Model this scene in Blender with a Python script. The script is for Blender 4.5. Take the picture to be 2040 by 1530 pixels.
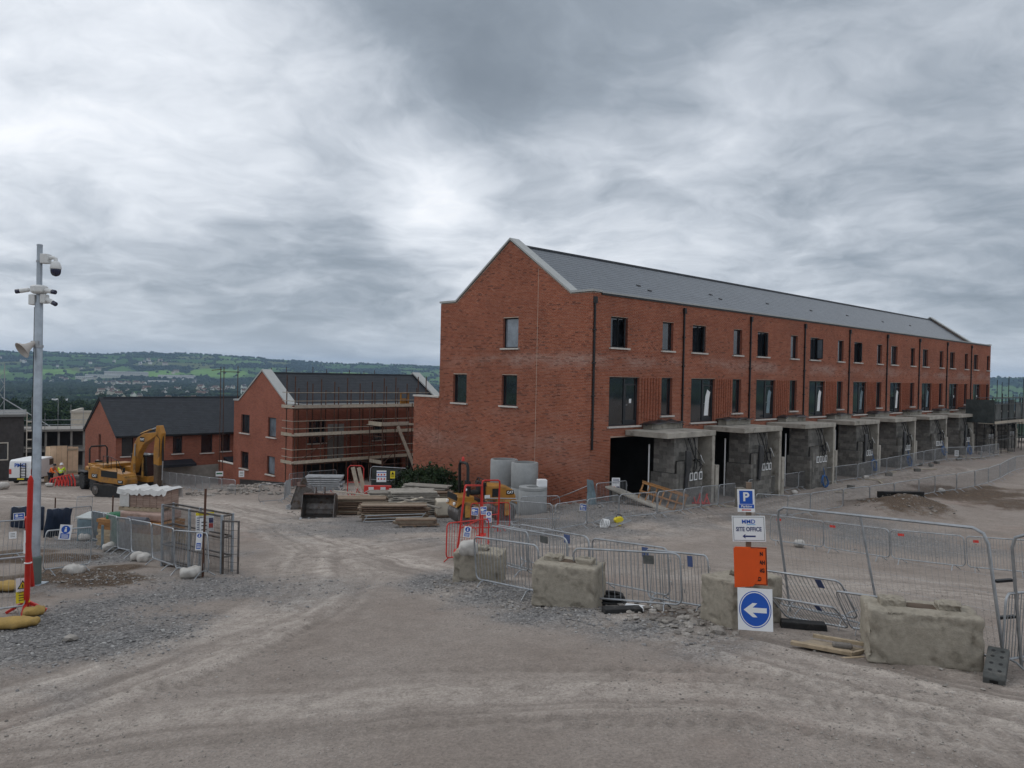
import bpy, math, random
import numpy as np
from mathutils import Vector, Matrix
R = math.radians
random.seed(7)
rng = np.random.default_rng(11)
for o in list(bpy.data.objects):
    bpy.data.objects.remove(o)
scene = bpy.context.scene
col = scene.collection

# ---------------------------------------------------------------- camera, sky, sun, exposure
cam_data = bpy.data.cameras.new('camera')
cam_data.sensor_width = 36.0
cam_data.lens = 36.0 * 1551.0 / 2040.0
cam_data.clip_start = 0.1
cam_data.clip_end = 30000.0
camera = bpy.data.objects.new('camera', cam_data)
col.objects.link(camera)
camera.matrix_world = (Matrix.Translation((0, 0, 6.0)) @ Matrix.Rotation(R(90) - 0.0126, 4, 'X')
                       @ Matrix.Rotation(0.0210, 4, 'Z'))
scene.camera = camera

SUN_EL, SUN_AZ = R(52), R(-70)          # azimuth measured from +Y towards +X
world = bpy.data.worlds.new('World')
scene.world = world
world.use_nodes = True


class NT:
    """Small node-tree writer."""
    def __init__(s, tree):
        s.t = tree
        tree.nodes.clear()

    def n(s, typ, ins=None, **kw):
        nd = s.t.nodes.new(typ)
        for k, v in kw.items():
            setattr(nd, k, v)
        for k, v in (ins or {}).items():
            sock = nd.inputs[k]
            if isinstance(v, bpy.types.NodeSocket):
                s.t.links.new(v, sock)
            else:
                sock.default_value = v
        return nd

    def math(s, op, a, b=0.0, c=0.0, clamp=False):
        return s.n('ShaderNodeMath', {0: a, 1: b, 2: c}, operation=op, use_clamp=clamp).outputs[0]

    def vmath(s, op, a, b=(0, 0, 0)):
        nd = s.n('ShaderNodeVectorMath', {0: a, 1: b}, operation=op)
        return nd.outputs['Value'] if op in ('DOT_PRODUCT', 'LENGTH', 'DISTANCE') else nd.outputs[0]

    def noise(s, vec, scale, detail=4, rough=0.55, dist=0.0):
        return s.n('ShaderNodeTexNoise', {'Vector': vec, 'Scale': scale, 'Detail': detail, 'Roughness': rough,
                                          'Distortion': dist})

    def ramp(s, fac, pts, interp='LINEAR'):
        nd = s.n('ShaderNodeValToRGB', {0: fac})
        cr = nd.color_ramp
        cr.interpolation = interp
        while len(cr.elements) < len(pts):
            cr.elements.new(0.5)
        for e, (p, c) in zip(cr.elements, pts):
            e.position = p
            e.color = (c[0], c[1], c[2], 1) if not isinstance(c, (int, float)) else (c, c, c, 1)
        return nd.outputs[0]

    def mix(s, fac, a, b, mode='MIX'):
        nd = s.n('ShaderNodeMix', {}, data_type='RGBA', blend_type=mode)
        for k, v in ((0, fac), (6, a), (7, b)):
            if isinstance(v, bpy.types.NodeSocket):
                s.t.links.new(v, nd.inputs[k])
            elif k == 0:
                nd.inputs[0].default_value = v
            else:
                nd.inputs[k].default_value = (*v[:3], 1)
        return nd.outputs[2]

    def step(s, x, a, b):
        return s.n('ShaderNodeMapRange', {0: x, 1: a, 2: b, 3: 0.0, 4: 1.0}, interpolation_type='SMOOTHSTEP').outputs[0]


def build_world():
    w = NT(world.node_tree)
    d = w.n('ShaderNodeTexCoord').outputs['Generated']
    sep = w.n('ShaderNodeSeparateXYZ', {0: d})
    z = w.math('MAXIMUM', sep.outputs[2], 0.0)
    zz = w.math('ADD', z, 0.24)
    plane = w.n('ShaderNodeCombineXYZ', {0: w.math('DIVIDE', sep.outputs[0], zz), 1: w.math('DIVIDE', sep.outputs[1], zz), 2: 0.0}).outputs[0]
    warp = w.noise(plane, 1.1, 4, 0.55)
    p2 = w.vmath('ADD', plane, w.n('ShaderNodeVectorMath', {0: warp.outputs['Color'], 1: (0.7, 0.7, 0.0)}, operation='MULTIPLY').outputs[0])
    n1 = w.noise(p2, 0.6, 4, 0.5).outputs[0]
    n2 = w.noise(w.vmath('ADD', p2, (7.3, 2.1, 0)), 2.3, 9, 0.56, 0.0).outputs[0]
    n3 = w.noise(w.vmath('ADD', p2, (1.3, 9.1, 0)), 6.5, 7, 0.58, 0.0).outputs[0]
    v = w.math('ADD', w.math('MULTIPLY', n1, 0.50), w.math('ADD', w.math('MULTIPLY', n2, 0.66), w.math('MULTIPLY', n3, 0.30)))
    v = w.math('SUBTRACT', v, 0.73)
    # broad masses of thicker and thinner cloud, as directions in the sky
    dw = w.n('ShaderNodeVectorMath', {0: w.vmath('ADD', d, w.n('ShaderNodeVectorMath', {0: warp.outputs['Color'], 1: (0.22, 0.22, 0.16)}, operation='MULTIPLY').outputs[0]), 1: (-0.11, -0.11, -0.08)}, operation='ADD').outputs[0]
    dw = w.vmath('NORMALIZE', dw)
    for (vec, tight, amt) in CLOUDS:
        g = w.math('SUBTRACT', w.vmath('DOT_PRODUCT', dw, vec), 1.0)
        g = w.math('EXPONENT', w.math('MULTIPLY', g, tight))
        v = w.math('ADD', v, w.math('MULTIPLY', g, amt))
    v = w.math('MULTIPLY_ADD', w.math('TANH', w.math('MULTIPLY_ADD', v, 3.3, 0.36)), 0.5, 0.5)
    c = w.ramp(v, [(0.0, (0.16, 0.19, 0.225)), (0.25, (0.285, 0.325, 0.375)), (0.52, (0.50, 0.54, 0.595)), (0.78, (0.72, 0.755, 0.805)), (1.0, (0.98, 0.985, 1.0))])
    low = w.step(z, 0.0, 0.10)                       # a thinner, paler band of cloud near the horizon
    c = w.mix(low, w.mix(0.45, c, (0.56, 0.62, 0.69)), c)
    sky = w.n('ShaderNodeTexSky', sky_type='NISHITA', sun_disc=False, sun_elevation=SUN_EL, sun_rotation=SUN_AZ)
    b1 = w.n('ShaderNodeBackground', {0: sky.outputs[0], 1: 0.07})
    b2 = w.n('ShaderNodeBackground', {0: c, 1: 1.22})
    m = w.n('ShaderNodeMixShader', {0: 0.93, 1: b1.outputs[0], 2: b2.outputs[0]})
    w.n('ShaderNodeOutputWorld', {0: m.outputs[0]})


# direction, tightness, lighter (+) or darker (-)
CLOUDS = [
    ((0.0083, 0.9067, 0.4218), 30.0, -0.30), ((-0.1690, 0.8907, 0.4220), 40.0, -0.20), ((0.2182, 0.8853, 0.4106), 36.0, -0.18), ((-0.0436, 0.9355, 0.3506), 90.0, -0.12), ((0.3821, 0.8349, 0.3962), 40.0, -0.12),
    ((-0.1108, 0.9694, 0.2192), 420.0, 0.26), ((-0.2435, 0.9223, 0.3002), 55.0, 0.20), ((0.1564, 0.9402, 0.3024), 45.0, 0.22), ((-0.4617, 0.8449, 0.2700), 30.0, 0.14), ((-0.1317, 0.9553, 0.2645), 300.0, 0.16),
    ((-0.4827, 0.8054, 0.3439), 30.0, 0.06), ((0.4306, 0.8697, 0.2412), 16.0, 0.06), ((-0.3958, 0.9115, 0.1122), 40.0, -0.22), ((-0.2388, 0.9673, 0.0856), 80.0, -0.14), ((0.2875, 0.9431, 0.1671), 60.0, -0.08),
    ((0.5261, 0.8456, 0.0903), 60.0, -0.18), ((-0.1782, 0.9662, 0.1861), 200.0, -0.12), ((0.3911, 0.8513, 0.3498), 30.0, -0.06),
]
build_world()

sun_data = bpy.data.lights.new('sun', 'SUN')
sun_data.energy = 0.6
sun_data.angle = R(25)
sun_data.color = (1.0, 0.96, 0.9)
sun = bpy.data.objects.new('sun', sun_data)
col.objects.link(sun)
sdir = Vector((math.sin(SUN_AZ) * math.cos(SUN_EL), math.cos(SUN_AZ) * math.cos(SUN_EL), math.sin(SUN_EL)))
sun.rotation_euler = (-sdir).to_track_quat('-Z', 'Y').to_euler()
sun.location = (0, 0, 60)

scene.render.engine = 'CYCLES'
scene.view_settings.view_transform = 'Standard'
scene.view_settings.look = 'None'
scene.view_settings.exposure = 0.0
scene.view_settings.gamma = 1.0
scene.view_settings.use_curve_mapping = False
cy = scene.cycles
cy.max_bounces = 6
cy.diffuse_bounces = 3
cy.glossy_bounces = 3
cy.transmission_bounces = 4
cy.transparent_max_bounces = 12
cy.volume_bounces = 0
cy.use_denoising = True
cy.caustics_reflective = False
cy.caustics_refractive = False


# ---------------------------------------------------------------- materials
MATS = {}


def mat(name, base, rough=0.75, metal=0.0, var=0.12, vscale=3.0, bump=0.0, bscale=30.0, spec=0.35, dirt=None, dscale=1.2, dlo=0.5, dhi=0.7):
    if name in MATS:
        return MATS[name]
    m = bpy.data.materials.new(name)
    m.use_nodes = True
    t = NT(m.node_tree)
    pos = t.n('ShaderNodeNewGeometry').outputs['Position']
    nz = t.noise(pos, vscale, 5, 0.6).outputs[0]
    lo = tuple(max(0.0, c * (1 - var)) for c in base)
    hi = tuple(c * (1 + var) for c in base)
    c = t.ramp(nz, [(0.3, lo), (0.7, hi)])
    if dirt:
        dn = t.noise(t.vmath('ADD', pos, (3.1, 7.7, 1.9)), dscale, 6, 0.65).outputs[0]
        c = t.mix(t.step(dn, dlo, dhi), c, dirt)
    b = t.n('ShaderNodeBsdfPrincipled', {'Base Color': c, 'Roughness': rough, 'Metallic': metal, 'Specular IOR Level': spec})
    if bump:
        bn = t.noise(pos, bscale, 5, 0.65).outputs[0]
        bp = t.n('ShaderNodeBump', {'Height': bn, 'Strength': bump, 'Distance': 0.02})
        t.t.links.new(bp.outputs[0], b.inputs['Normal'])
    t.n('ShaderNodeOutputMaterial', {0: b.outputs[0]})
    MATS[name] = m
    return m


def brick_mat(name, cols, stain):
    """Colour of single bricks: each face carries its own random number (attribute rnd) or the object has one."""
    m = bpy.data.materials.new(name)
    m.use_nodes = True
    t = NT(m.node_tree)
    pos = t.n('ShaderNodeNewGeometry').outputs['Position']
    r = t.math('FRACT', t.math('ADD', t.n('ShaderNodeAttribute', attribute_name='rnd').outputs['Fac'], t.n('ShaderNodeObjectInfo').outputs['Random']))
    c = t.ramp(r, cols)
    big = t.noise(pos, 0.45, 4, 0.6).outputs[0]
    c = t.mix(0.55, c, t.ramp(big, [(0.3, (0.62, 0.6, 0.6)), (0.7, (1.15, 1.12, 1.1))]), 'MULTIPLY')
    fine = t.noise(pos, 60, 3, 0.6).outputs[0]
    c = t.mix(0.5, c, t.ramp(fine, [(0.3, 0.7), (0.7, 1.2)]), 'MULTIPLY')
    if stain:   # lime bloom in bands where the lifts of masonry ended
        z = t.n('ShaderNodeSeparateXYZ', {0: pos}).outputs[2]
        sn = t.noise(t.n('ShaderNodeMapping', {'Vector': pos, 'Scale': (0.35, 0.35, 0.9)}).outputs[0], 1.0, 5, 0.65).outputs[0]
        tot = None
        for zc, wd, am in stain:
            g = t.math('EXPONENT', t.math('MULTIPLY', t.math('POWER', t.math('DIVIDE', t.math('SUBTRACT', z, zc), wd), 2.0), -1.0))
            g = t.math('MULTIPLY', g, am)
            tot = g if tot is None else t.math('ADD', tot, g)
        f = t.math('MULTIPLY', t.math('MULTIPLY', tot, t.step(sn, 0.40, 0.72)), t.math('MULTIPLY_ADD', r, 0.7, 0.45))
        c = t.mix(f, c, (0.42, 0.33, 0.29))
    b = t.n('ShaderNodeBsdfPrincipled', {'Base Color': c, 'Roughness': 0.85, 'Specular IOR Level': 0.2})
    t.n('ShaderNodeOutputMaterial', {0: b.outputs[0]})
    MATS[name] = m
    return m


def far_brick(name, c1, c2, mortar, rot):
    """Brick texture for walls too far away to tell the bricks apart."""
    m = bpy.data.materials.new(name)
    m.use_nodes = True
    t = NT(m.node_tree)
    tc = t.n('ShaderNodeTexCoord').outputs['Object']
    s = t.n('ShaderNodeSeparateXYZ', {0: tc})
    uv = t.n('ShaderNodeCombineXYZ', {0: t.math('ADD', s.outputs[0], s.outputs[1]), 1: s.outputs[2], 2: 0.0}).outputs[0]
    bt = t.n('ShaderNodeTexBrick', {'Vector': uv, 'Color1': (*c1, 1), 'Color2': (*c2, 1), 'Mortar': (*mortar, 1), 'Scale': 1.0, 'Mortar Size': 0.008, 'Bias': -0.1,
                                    'Brick Width': 0.225, 'Row Height': 0.075})
    pos = t.n('ShaderNodeNewGeometry').outputs['Position']
    big = t.noise(pos, 0.6, 5, 0.6).outputs[0]
    c = t.mix(0.6, bt.outputs[0], t.ramp(big, [(0.3, 0.7), (0.7, 1.2)]), 'MULTIPLY')
    bp = t.n('ShaderNodeBump', {'Height': bt.outputs['Fac'], 'Strength': 0.4, 'Distance': 0.01}, invert=True)
    b = t.n('ShaderNodeBsdfPrincipled', {'Base Color': c, 'Roughness': 0.85, 'Specular IOR Level': 0.2, 'Normal': bp.outputs[0]})
    t.n('ShaderNodeOutputMaterial', {0: b.outputs[0]})
    MATS[name] = m
    return m


def rnd_mat(name, stops, rough=0.8, spec=0.3, var=0.3, vscale=8.0):
    """Piece colour from the attribute rnd / the object's random number, broken up by noise."""
    m = bpy.data.materials.new(name)
    m.use_nodes = True
    t = NT(m.node_tree)
    pos = t.n('ShaderNodeNewGeometry').outputs['Position']
    r = t.math('FRACT', t.math('ADD', t.n('ShaderNodeAttribute', attribute_name='rnd').outputs['Fac'], t.n('ShaderNodeObjectInfo').outputs['Random']))
    c = t.ramp(r, stops)
    nz = t.noise(pos, vscale, 5, 0.6).outputs[0]
    c = t.mix(1.0, c, t.ramp(nz, [(0.3, 1 - var), (0.7, 1 + var)]), 'MULTIPLY')
    b = t.n('ShaderNodeBsdfPrincipled', {'Base Color': c, 'Roughness': rough, 'Specular IOR Level': spec})
    t.n('ShaderNodeOutputMaterial', {0: b.outputs[0]})
    MATS[name] = m
    return m


BRICK = brick_mat('red_brick', [(0.0, (0.16, 0.056, 0.036)), (0.10, (0.235, 0.076, 0.045)), (0.45, (0.295, 0.094, 0.053)), (0.8, (0.34, 0.117, 0.066)), (1.0, (0.37, 0.14, 0.085))],
                  [(6.75, 0.35, 0.62), (3.9, 0.2, 0.25), (2.3, 0.9, 0.34)])
MORTAR = mat('mortar', (0.42, 0.32, 0.26), 0.9, var=0.2, vscale=2, spec=0.1)
FARBRICK = far_brick('orange_brick', (0.31, 0.095, 0.058), (0.23, 0.066, 0.042), (0.27, 0.17, 0.13), 0)
FARBRICK2 = far_brick('dull_orange_brick', (0.29, 0.092, 0.056), (0.21, 0.062, 0.04), (0.25, 0.16, 0.12), 0)
SLATE = rnd_mat('slate', [(0, (0.092, 0.104, 0.120)), (0.5, (0.100, 0.112, 0.128)), (1, (0.108, 0.120, 0.137))], 0.36, 0.6, 0.12, 1.5)
SLATE_DARK = rnd_mat('dark_slate', [(0, (0.017, 0.020, 0.026)), (0.5, (0.021, 0.025, 0.031)), (1, (0.025, 0.029, 0.036))], 0.55, 0.25, 0.12, 1.5)
COPING = mat('grey_coping_metal', (0.36, 0.37, 0.36), 0.5, var=0.08, vscale=1.5, spec=0.4)
SILLM = mat('precast_sill', (0.52, 0.49, 0.45), 0.8, var=0.12, vscale=6)
FRAME = mat('anthracite_frame', (0.018, 0.020, 0.023), 0.45, var=0.1)
GLASS = mat('dark_window_glass', (0.014, 0.017, 0.021), 0.05, var=0.6, vscale=0.9, spec=1.0)
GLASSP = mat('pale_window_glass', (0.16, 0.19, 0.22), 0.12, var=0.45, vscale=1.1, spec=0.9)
PIPE = mat('black_downpipe', (0.012, 0.011, 0.012), 0.5, var=0.1)
CONC = mat('concrete', (0.36, 0.335, 0.29), 0.9, var=0.25, vscale=1.6, bump=0.3, bscale=25, dirt=(0.16, 0.145, 0.12), dscale=1.4, dlo=0.5, dhi=0.72)
CONCD = mat('old_block_concrete', (0.32, 0.288, 0.235), 0.95, var=0.14, vscale=14, bump=0.7, bscale=48, dirt=(0.17, 0.15, 0.118), dscale=5.0, dlo=0.47, dhi=0.80, spec=0.15)
RING = mat('grey_precast', (0.30, 0.31, 0.31), 0.85, var=0.12, vscale=2.5, bump=0.15, bscale=30)
BLOCKW = rnd_mat('blockwork', [(0, (0.11, 0.105, 0.097)), (0.5, (0.15, 0.145, 0.133)), (1, (0.21, 0.20, 0.183))], 0.95, 0.15, 0.2, 6)  # tones darkened so the porch blocks read as deep shade
GALV = mat('galvanised_steel', (0.34, 0.355, 0.37), 0.42, metal=0.75, var=0.2, vscale=6, dirt=(0.25, 0.24, 0.22), dscale=3, dlo=0.55, dhi=0.8)
POLEM = mat('galvanised_pole', (0.33, 0.37, 0.41), 0.5, metal=0.5, var=0.2, vscale=4)
REDM = mat('red_paint', (0.50, 0.030, 0.022), 0.45, var=0.15, vscale=4, dirt=(0.25, 0.05, 0.035), dscale=4, dlo=0.6, dhi=0.8)
WHITE = mat('white_plastic', (0.72, 0.73, 0.73), 0.5, var=0.06)
WHITEB = mat('white_board', (0.74, 0.75, 0.76), 0.55, var=0.05)
BLUE = mat('sign_blue', (0.012, 0.085, 0.42), 0.5, var=0.05)
NAVY = mat('navy_print', (0.02, 0.03, 0.13), 0.55, var=0.05)
ORANGE = mat('orange_board', (0.72, 0.10, 0.012), 0.6, var=0.07, vscale=5)
YELLOWS = mat('sign_yellow', (0.72, 0.58, 0.03), 0.55, var=0.06)
BLACK = mat('black_print', (0.010, 0.010, 0.010), 0.6, var=0.1)
RUBBER = mat('black_rubber', (0.022, 0.022, 0.022), 0.85, var=0.3, vscale=7, dirt=(0.11, 0.10, 0.09), dscale=5, dlo=0.5, dhi=0.75)
FOOTR = mat('grey_rubber', (0.075, 0.078, 0.075), 0.85, var=0.25, vscale=8, dirt=(0.16, 0.15, 0.135), dscale=5, dlo=0.5, dhi=0.8, bump=0.3, bscale=40)
CATY = mat('machine_yellow', (0.36, 0.165, 0.025), 0.42, var=0.14, vscale=3, dirt=(0.17, 0.10, 0.045), dscale=1.6, dlo=0.46, dhi=0.74)
CATYD = mat('dirty_machine_yellow', (0.46, 0.24, 0.05), 0.6, var=0.2, vscale=3, dirt=(0.14, 0.09, 0.05), dscale=2.2, dlo=0.42, dhi=0.7)
SKIPY = mat('skip_orange', (0.50, 0.25, 0.07), 0.6, var=0.15, vscale=3, dirt=(0.26, 0.15, 0.07), dscale=2.2, dlo=0.45, dhi=0.75)
DKMET = mat('dark_metal', (0.020, 0.020, 0.021), 0.5, metal=0.3, var=0.3, vscale=5, dirt=(0.07, 0.06, 0.05), dscale=4, dlo=0.55, dhi=0.8)
STEEL = mat('worn_steel', (0.16, 0.15, 0.145), 0.45, metal=0.7, var=0.35, vscale=5, dirt=(0.10, 0.07, 0.05), dscale=4, dlo=0.45, dhi=0.7)
RUST = mat('rusty_tube', (0.085, 0.042, 0.028), 0.7, metal=0.2, var=0.35, vscale=5)
TIMBER = rnd_mat('timber', [(0, (0.32, 0.25, 0.17)), (0.5, (0.40, 0.32, 0.22)), (1, (0.30, 0.25, 0.19))], 0.85, 0.2, 0.25, 9)
TIMBERD = rnd_mat('weathered_timber', [(0, (0.13, 0.085, 0.06)), (0.4, (0.22, 0.16, 0.115)), (0.7, (0.30, 0.25, 0.19)), (1, (0.17, 0.12, 0.09))], 0.9, 0.15, 0.25, 7)
BOARDS = rnd_mat('scaffold_boards', [(0, (0.36, 0.31, 0.24)), (0.5, (0.45, 0.40, 0.32)), (1, (0.34, 0.30, 0.25))], 0.85, 0.15, 0.2, 5)
PLY = rnd_mat('plywood', [(0, (0.54, 0.38, 0.25)), (0.5, (0.63, 0.46, 0.31)), (1, (0.58, 0.42, 0.29))], 0.8, 0.2, 0.12, 2)
PINE = rnd_mat('orange_timber', [(0, (0.30, 0.15, 0.06)), (0.5, (0.36, 0.19, 0.08)), (1, (0.26, 0.13, 0.055))], 0.8, 0.2, 0.2, 9)
BAGW = mat('white_woven_bag', (0.46, 0.44, 0.41), 0.85, var=0.12, vscale=7, bump=0.5, bscale=16, dirt=(0.30, 0.27, 0.24), dscale=5, dlo=0.5, dhi=0.8)
BAGY = mat('yellow_sandbag', (0.34, 0.225, 0.07), 0.85, var=0.15, vscale=6, bump=0.5, bscale=14, dirt=(0.22, 0.16, 0.08), dscale=4, dlo=0.5, dhi=0.8)
TARPG = mat('green_sheet', (0.02, 0.13, 0.06), 0.6, var=0.3, vscale=3, bump=0.5, bscale=6)
TARPB = mat('dark_blue_sheet', (0.012, 0.022, 0.045), 0.5, var=0.35, vscale=3, bump=0.5, bscale=6)
TARPL = mat('pale_blue_sheet', (0.16, 0.22, 0.25), 0.5, var=0.3, vscale=3, bump=0.5, bscale=6)
TARPK = mat('black_polythene', (0.025, 0.026, 0.028), 0.35, var=0.5, vscale=4, bump=0.7, bscale=6, spec=0.6)
NETD = mat('dark_netting', (0.050, 0.058, 0.056), 0.9, var=0.4, vscale=1.5, bump=0.4, bscale=5)
REDP = mat('red_plastic', (0.55, 0.045, 0.035), 0.5, var=0.15, vscale=4, dirt=(0.35, 0.10, 0.08), dscale=4, dlo=0.55, dhi=0.8)
BLUEP = mat('blue_pipe', (0.02, 0.10, 0.28), 0.5, var=0.15)
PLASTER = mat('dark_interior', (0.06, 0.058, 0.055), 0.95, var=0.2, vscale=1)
SKIN = mat('skin', (0.45, 0.27, 0.2), 0.6)
HIVO = mat('hi_vis_orange', (0.80, 0.16, 0.03), 0.7)
HIVY = mat('hi_vis_yellow', (0.55, 0.75, 0.04), 0.7)
DENIM = mat('dark_trousers', (0.02, 0.022, 0.03), 0.85)
SOILM = mat('soil', (0.085, 0.06, 0.042), 0.95, var=0.3, vscale=3)


# ---------------------------------------------------------------- mesh helpers
class MB:
    def __init__(s):
        s.v, s.f, s.m, s.r = [], [], [], []

    def add(s, vs, fs, mi=0, rnd=0.0):
        k = len(s.v)
        s.v += [tuple(p) for p in vs]
        s.f += [tuple(i + k for i in f) for f in fs]
        s.m += [mi] * len(fs)
        s.r += [rnd] * len(fs)
        return s

    BF = [(0, 3, 2, 1), (4, 5, 6, 7), (0, 1, 5, 4), (1, 2, 6, 5), (2, 3, 7, 6), (3, 0, 4, 7)]

    def box(s, lo, hi, mi=0, rnd=0.0):  # two opposite corners
        x0, y0, z0 = lo
        x1, y1, z1 = hi
        return s.add([(x0, y0, z0), (x1, y0, z0), (x1, y1, z0), (x0, y1, z0), (x0, y0, z1), (x1, y0, z1), (x1, y1, z1), (x0, y1, z1)], s.BF, mi, rnd)

    def obox(s, c, d, M=None, mi=0, rnd=0.0):
        """box of size d about c, turned by the 3x3 matrix M (or an angle about z)"""
        if M is None:
            M = Matrix.Identity(3)
        elif isinstance(M, (int, float)):
            M = Matrix.Rotation(M, 3, 'Z')
        h = [x / 2 for x in d]
        c = Vector(c)
        vs = [c + M @ Vector((sx * h[0], sy * h[1], sz * h[2])) for sz in (-1, 1) for sx, sy in ((-1, -1), (1, -1), (1, 1), (-1, 1))]
        return s.add(vs, s.BF, mi, rnd)

    def bar(s, a, b, w, h=None, mi=0, up=(0, 0, 1), rnd=0.0):
        a, b = Vector(a), Vector(b)
        h = h or w
        d = (b - a)
        L = d.length
        d.normalize()
        u = Vector(up)
        if abs(d.dot(u)) > 0.95:
            u = Vector((1, 0, 0))
        sx = d.cross(u).normalized()
        u = sx.cross(d)
        return s.obox((a + b) / 2, (w, L, h), Matrix((sx, d, u)).transposed(), mi, rnd)

    def tube(s, pts, r, n=8, mi=0, closed=False):
        pts = [Vector(p) for p in pts]
        N = len(pts)
        rs = r if isinstance(r, (list, tuple)) else [r] * N
        vs, prev = [], None
        for i, p in enumerate(pts):
            if closed:
                d = (pts[(i + 1) % N] - pts[i - 1])
            else:
                d = pts[min(i + 1, N - 1)] - pts[max(i - 1, 0)]
            d.normalize()
            if prev is None:
                u = Vector((0, 0, 1)) if abs(d.z) < 0.9 else Vector((1, 0, 0))
            else:
                u = prev
            a = d.cross(u)
            if a.length < 1e-5:
                a = d.cross(Vector((0.3, 0.9, 0.2)))
            a.normalize()
            u = a.cross(d)
            prev = u
            for k in range(n):
                t = 2 * math.pi * k / n
                vs.append(p + (a * math.cos(t) + u * math.sin(t)) * rs[i])
        fs = []
        for i in range(N if closed else N - 1):
            j = (i + 1) % N
            for k in range(n):
                l = (k + 1) % n
                fs.append((i * n + k, j * n + k, j * n + l, i * n + l))
        if not closed:
            fs.append(tuple(range(n)))
            fs.append(tuple((N - 1) * n + k for k in reversed(range(n))))
        return s.add(vs, fs, mi)

    def prism(s, poly, y0, y1, mi=0, ax='y', rnd=0.0):
        """polygon in (x,z) drawn out along y (ax='y'), or in (y,z) along x, or in (x,y) along z"""
        n = len(poly)
        f = {'y': lambda p, t: (p[0], t, p[1]), 'x': lambda p, t: (t, p[0], p[1]), 'z': lambda p, t: (p[0], p[1], t)}[ax]
        vs = [f(p, y0) for p in poly] + [f(p, y1) for p in poly]
        fs = [tuple(range(n)), tuple(2 * n - 1 - i for i in range(n))]
        fs += [(i, i + n, (i + 1) % n + n, (i + 1) % n) for i in range(n)]
        return s.add(vs, fs, mi, rnd)

    def lathe(s, prof, n=24, c=(0, 0, 0), mi=0, M=None):
        vs = []
        for r, z in prof:
            for k in range(n):
                t = 2 * math.pi * k / n
                p = Vector((r * math.cos(t), r * math.sin(t), z))
                if M is not None:
                    p = M @ p
                vs.append(p + Vector(c))
        fs = []
        for i in range(len(prof) - 1):
            for k in range(n):
                l = (k + 1) % n
                fs.append((i * n + k, i * n + l, (i + 1) * n + l, (i + 1) * n + k))
        fs.append(tuple(reversed(range(n))))
        fs.append(tuple((len(prof) - 1) * n + k for k in range(n)))
        return s.add(vs, fs, mi)

    def mesh(s, name, mats, smooth=False):
        me = bpy.data.meshes.new(name)
        me.from_pydata(s.v, [], s.f)
        for m in (mats if isinstance(mats, (list, tuple)) else [mats]):
            me.materials.append(m)
        me.polygons.foreach_set('material_index', s.m)
        if any(s.r):
            me.attributes.new('rnd', 'FLOAT', 'FACE').data.foreach_set('value', s.r)
        if smooth:
            me.polygons.foreach_set('use_smooth', [True] * len(s.f))
            try:
                me.set_sharp_from_angle(angle=R(42))
            except Exception:
                pass
        me.update()
        return me


def np_mesh(name, V, F, mats, rnd=None, smooth=False):
    """mesh from arrays; F is (n,3) or (n,4)"""
    me = bpy.data.meshes.new(name)
    V = np.asarray(V, np.float32)
    F = np.asarray(F, np.int32)
    k = F.shape[1]
    me.vertices.add(len(V))
    me.vertices.foreach_set('co', V.ravel())
    me.loops.add(F.size)
    me.loops.foreach_set('vertex_index', F.ravel())
    me.polygons.add(len(F))
    me.polygons.foreach_set('loop_start', np.arange(0, F.size, k, dtype=np.int32))
    me.polygons.foreach_set('loop_total', np.full(len(F), k, np.int32))
    for m in (mats if isinstance(mats, (list, tuple)) else [mats]):
        me.materials.append(m)
    if rnd is not None:
        me.attributes.new('rnd', 'FLOAT', 'FACE').data.foreach_set('value', np.asarray(rnd, np.float32))
    me.polygons.foreach_set('use_smooth', np.full(len(F), bool(smooth)))
    me.update(calc_edges=True)
    me.validate()
    return me


def inst(name, me, parent=None, loc=(0, 0, 0), rot=(0, 0, 0), scale=(1, 1, 1), bevel=0.0, seg=2):
    o = bpy.data.objects.new(name, me)
    col.objects.link(o)
    o.location = loc
    o.rotation_euler = rot
    o.scale = scale
    if parent is not None:
        o.parent = parent
    if bevel:
        b = o.modifiers.new('soft_edges', 'BEVEL')
        b.width = bevel
        b.segments = seg
        b.limit_method = 'ANGLE'
        b.angle_limit = R(40)
    return o


def part(name, mb, mats, parent, loc=(0, 0, 0), rot=(0, 0, 0), smooth=False, bevel=0.0, seg=2):
    return inst(name, mb.mesh(name, mats, smooth), parent, loc, rot, bevel=bevel, seg=seg)


def tag(o, label=None, cat=None, group=None, kind=None):
    for k, v in (('label', label), ('category', cat), ('group', group), ('kind', kind)):
        if v:
            o[k] = v
    return o


def thing(name, label, cat, loc=(0, 0, 0), rz=0.0, group=None, rot=None):
    o = bpy.data.objects.new(name, None)
    col.objects.link(o)
    o.location = loc
    o.rotation_euler = rot or (0, 0, rz)
    o.empty_display_size = 0.2
    return tag(o, label, cat, group)


def solo(name, mb, mats, label, cat, loc=(0, 0, 0), rot=(0, 0, 0), group=None, smooth=False, bevel=0.0, kind=None, seg=2):
    return tag(inst(name, mb.mesh(name, mats, smooth), None, loc, rot, bevel=bevel, seg=seg), label, cat, group, kind)


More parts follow.
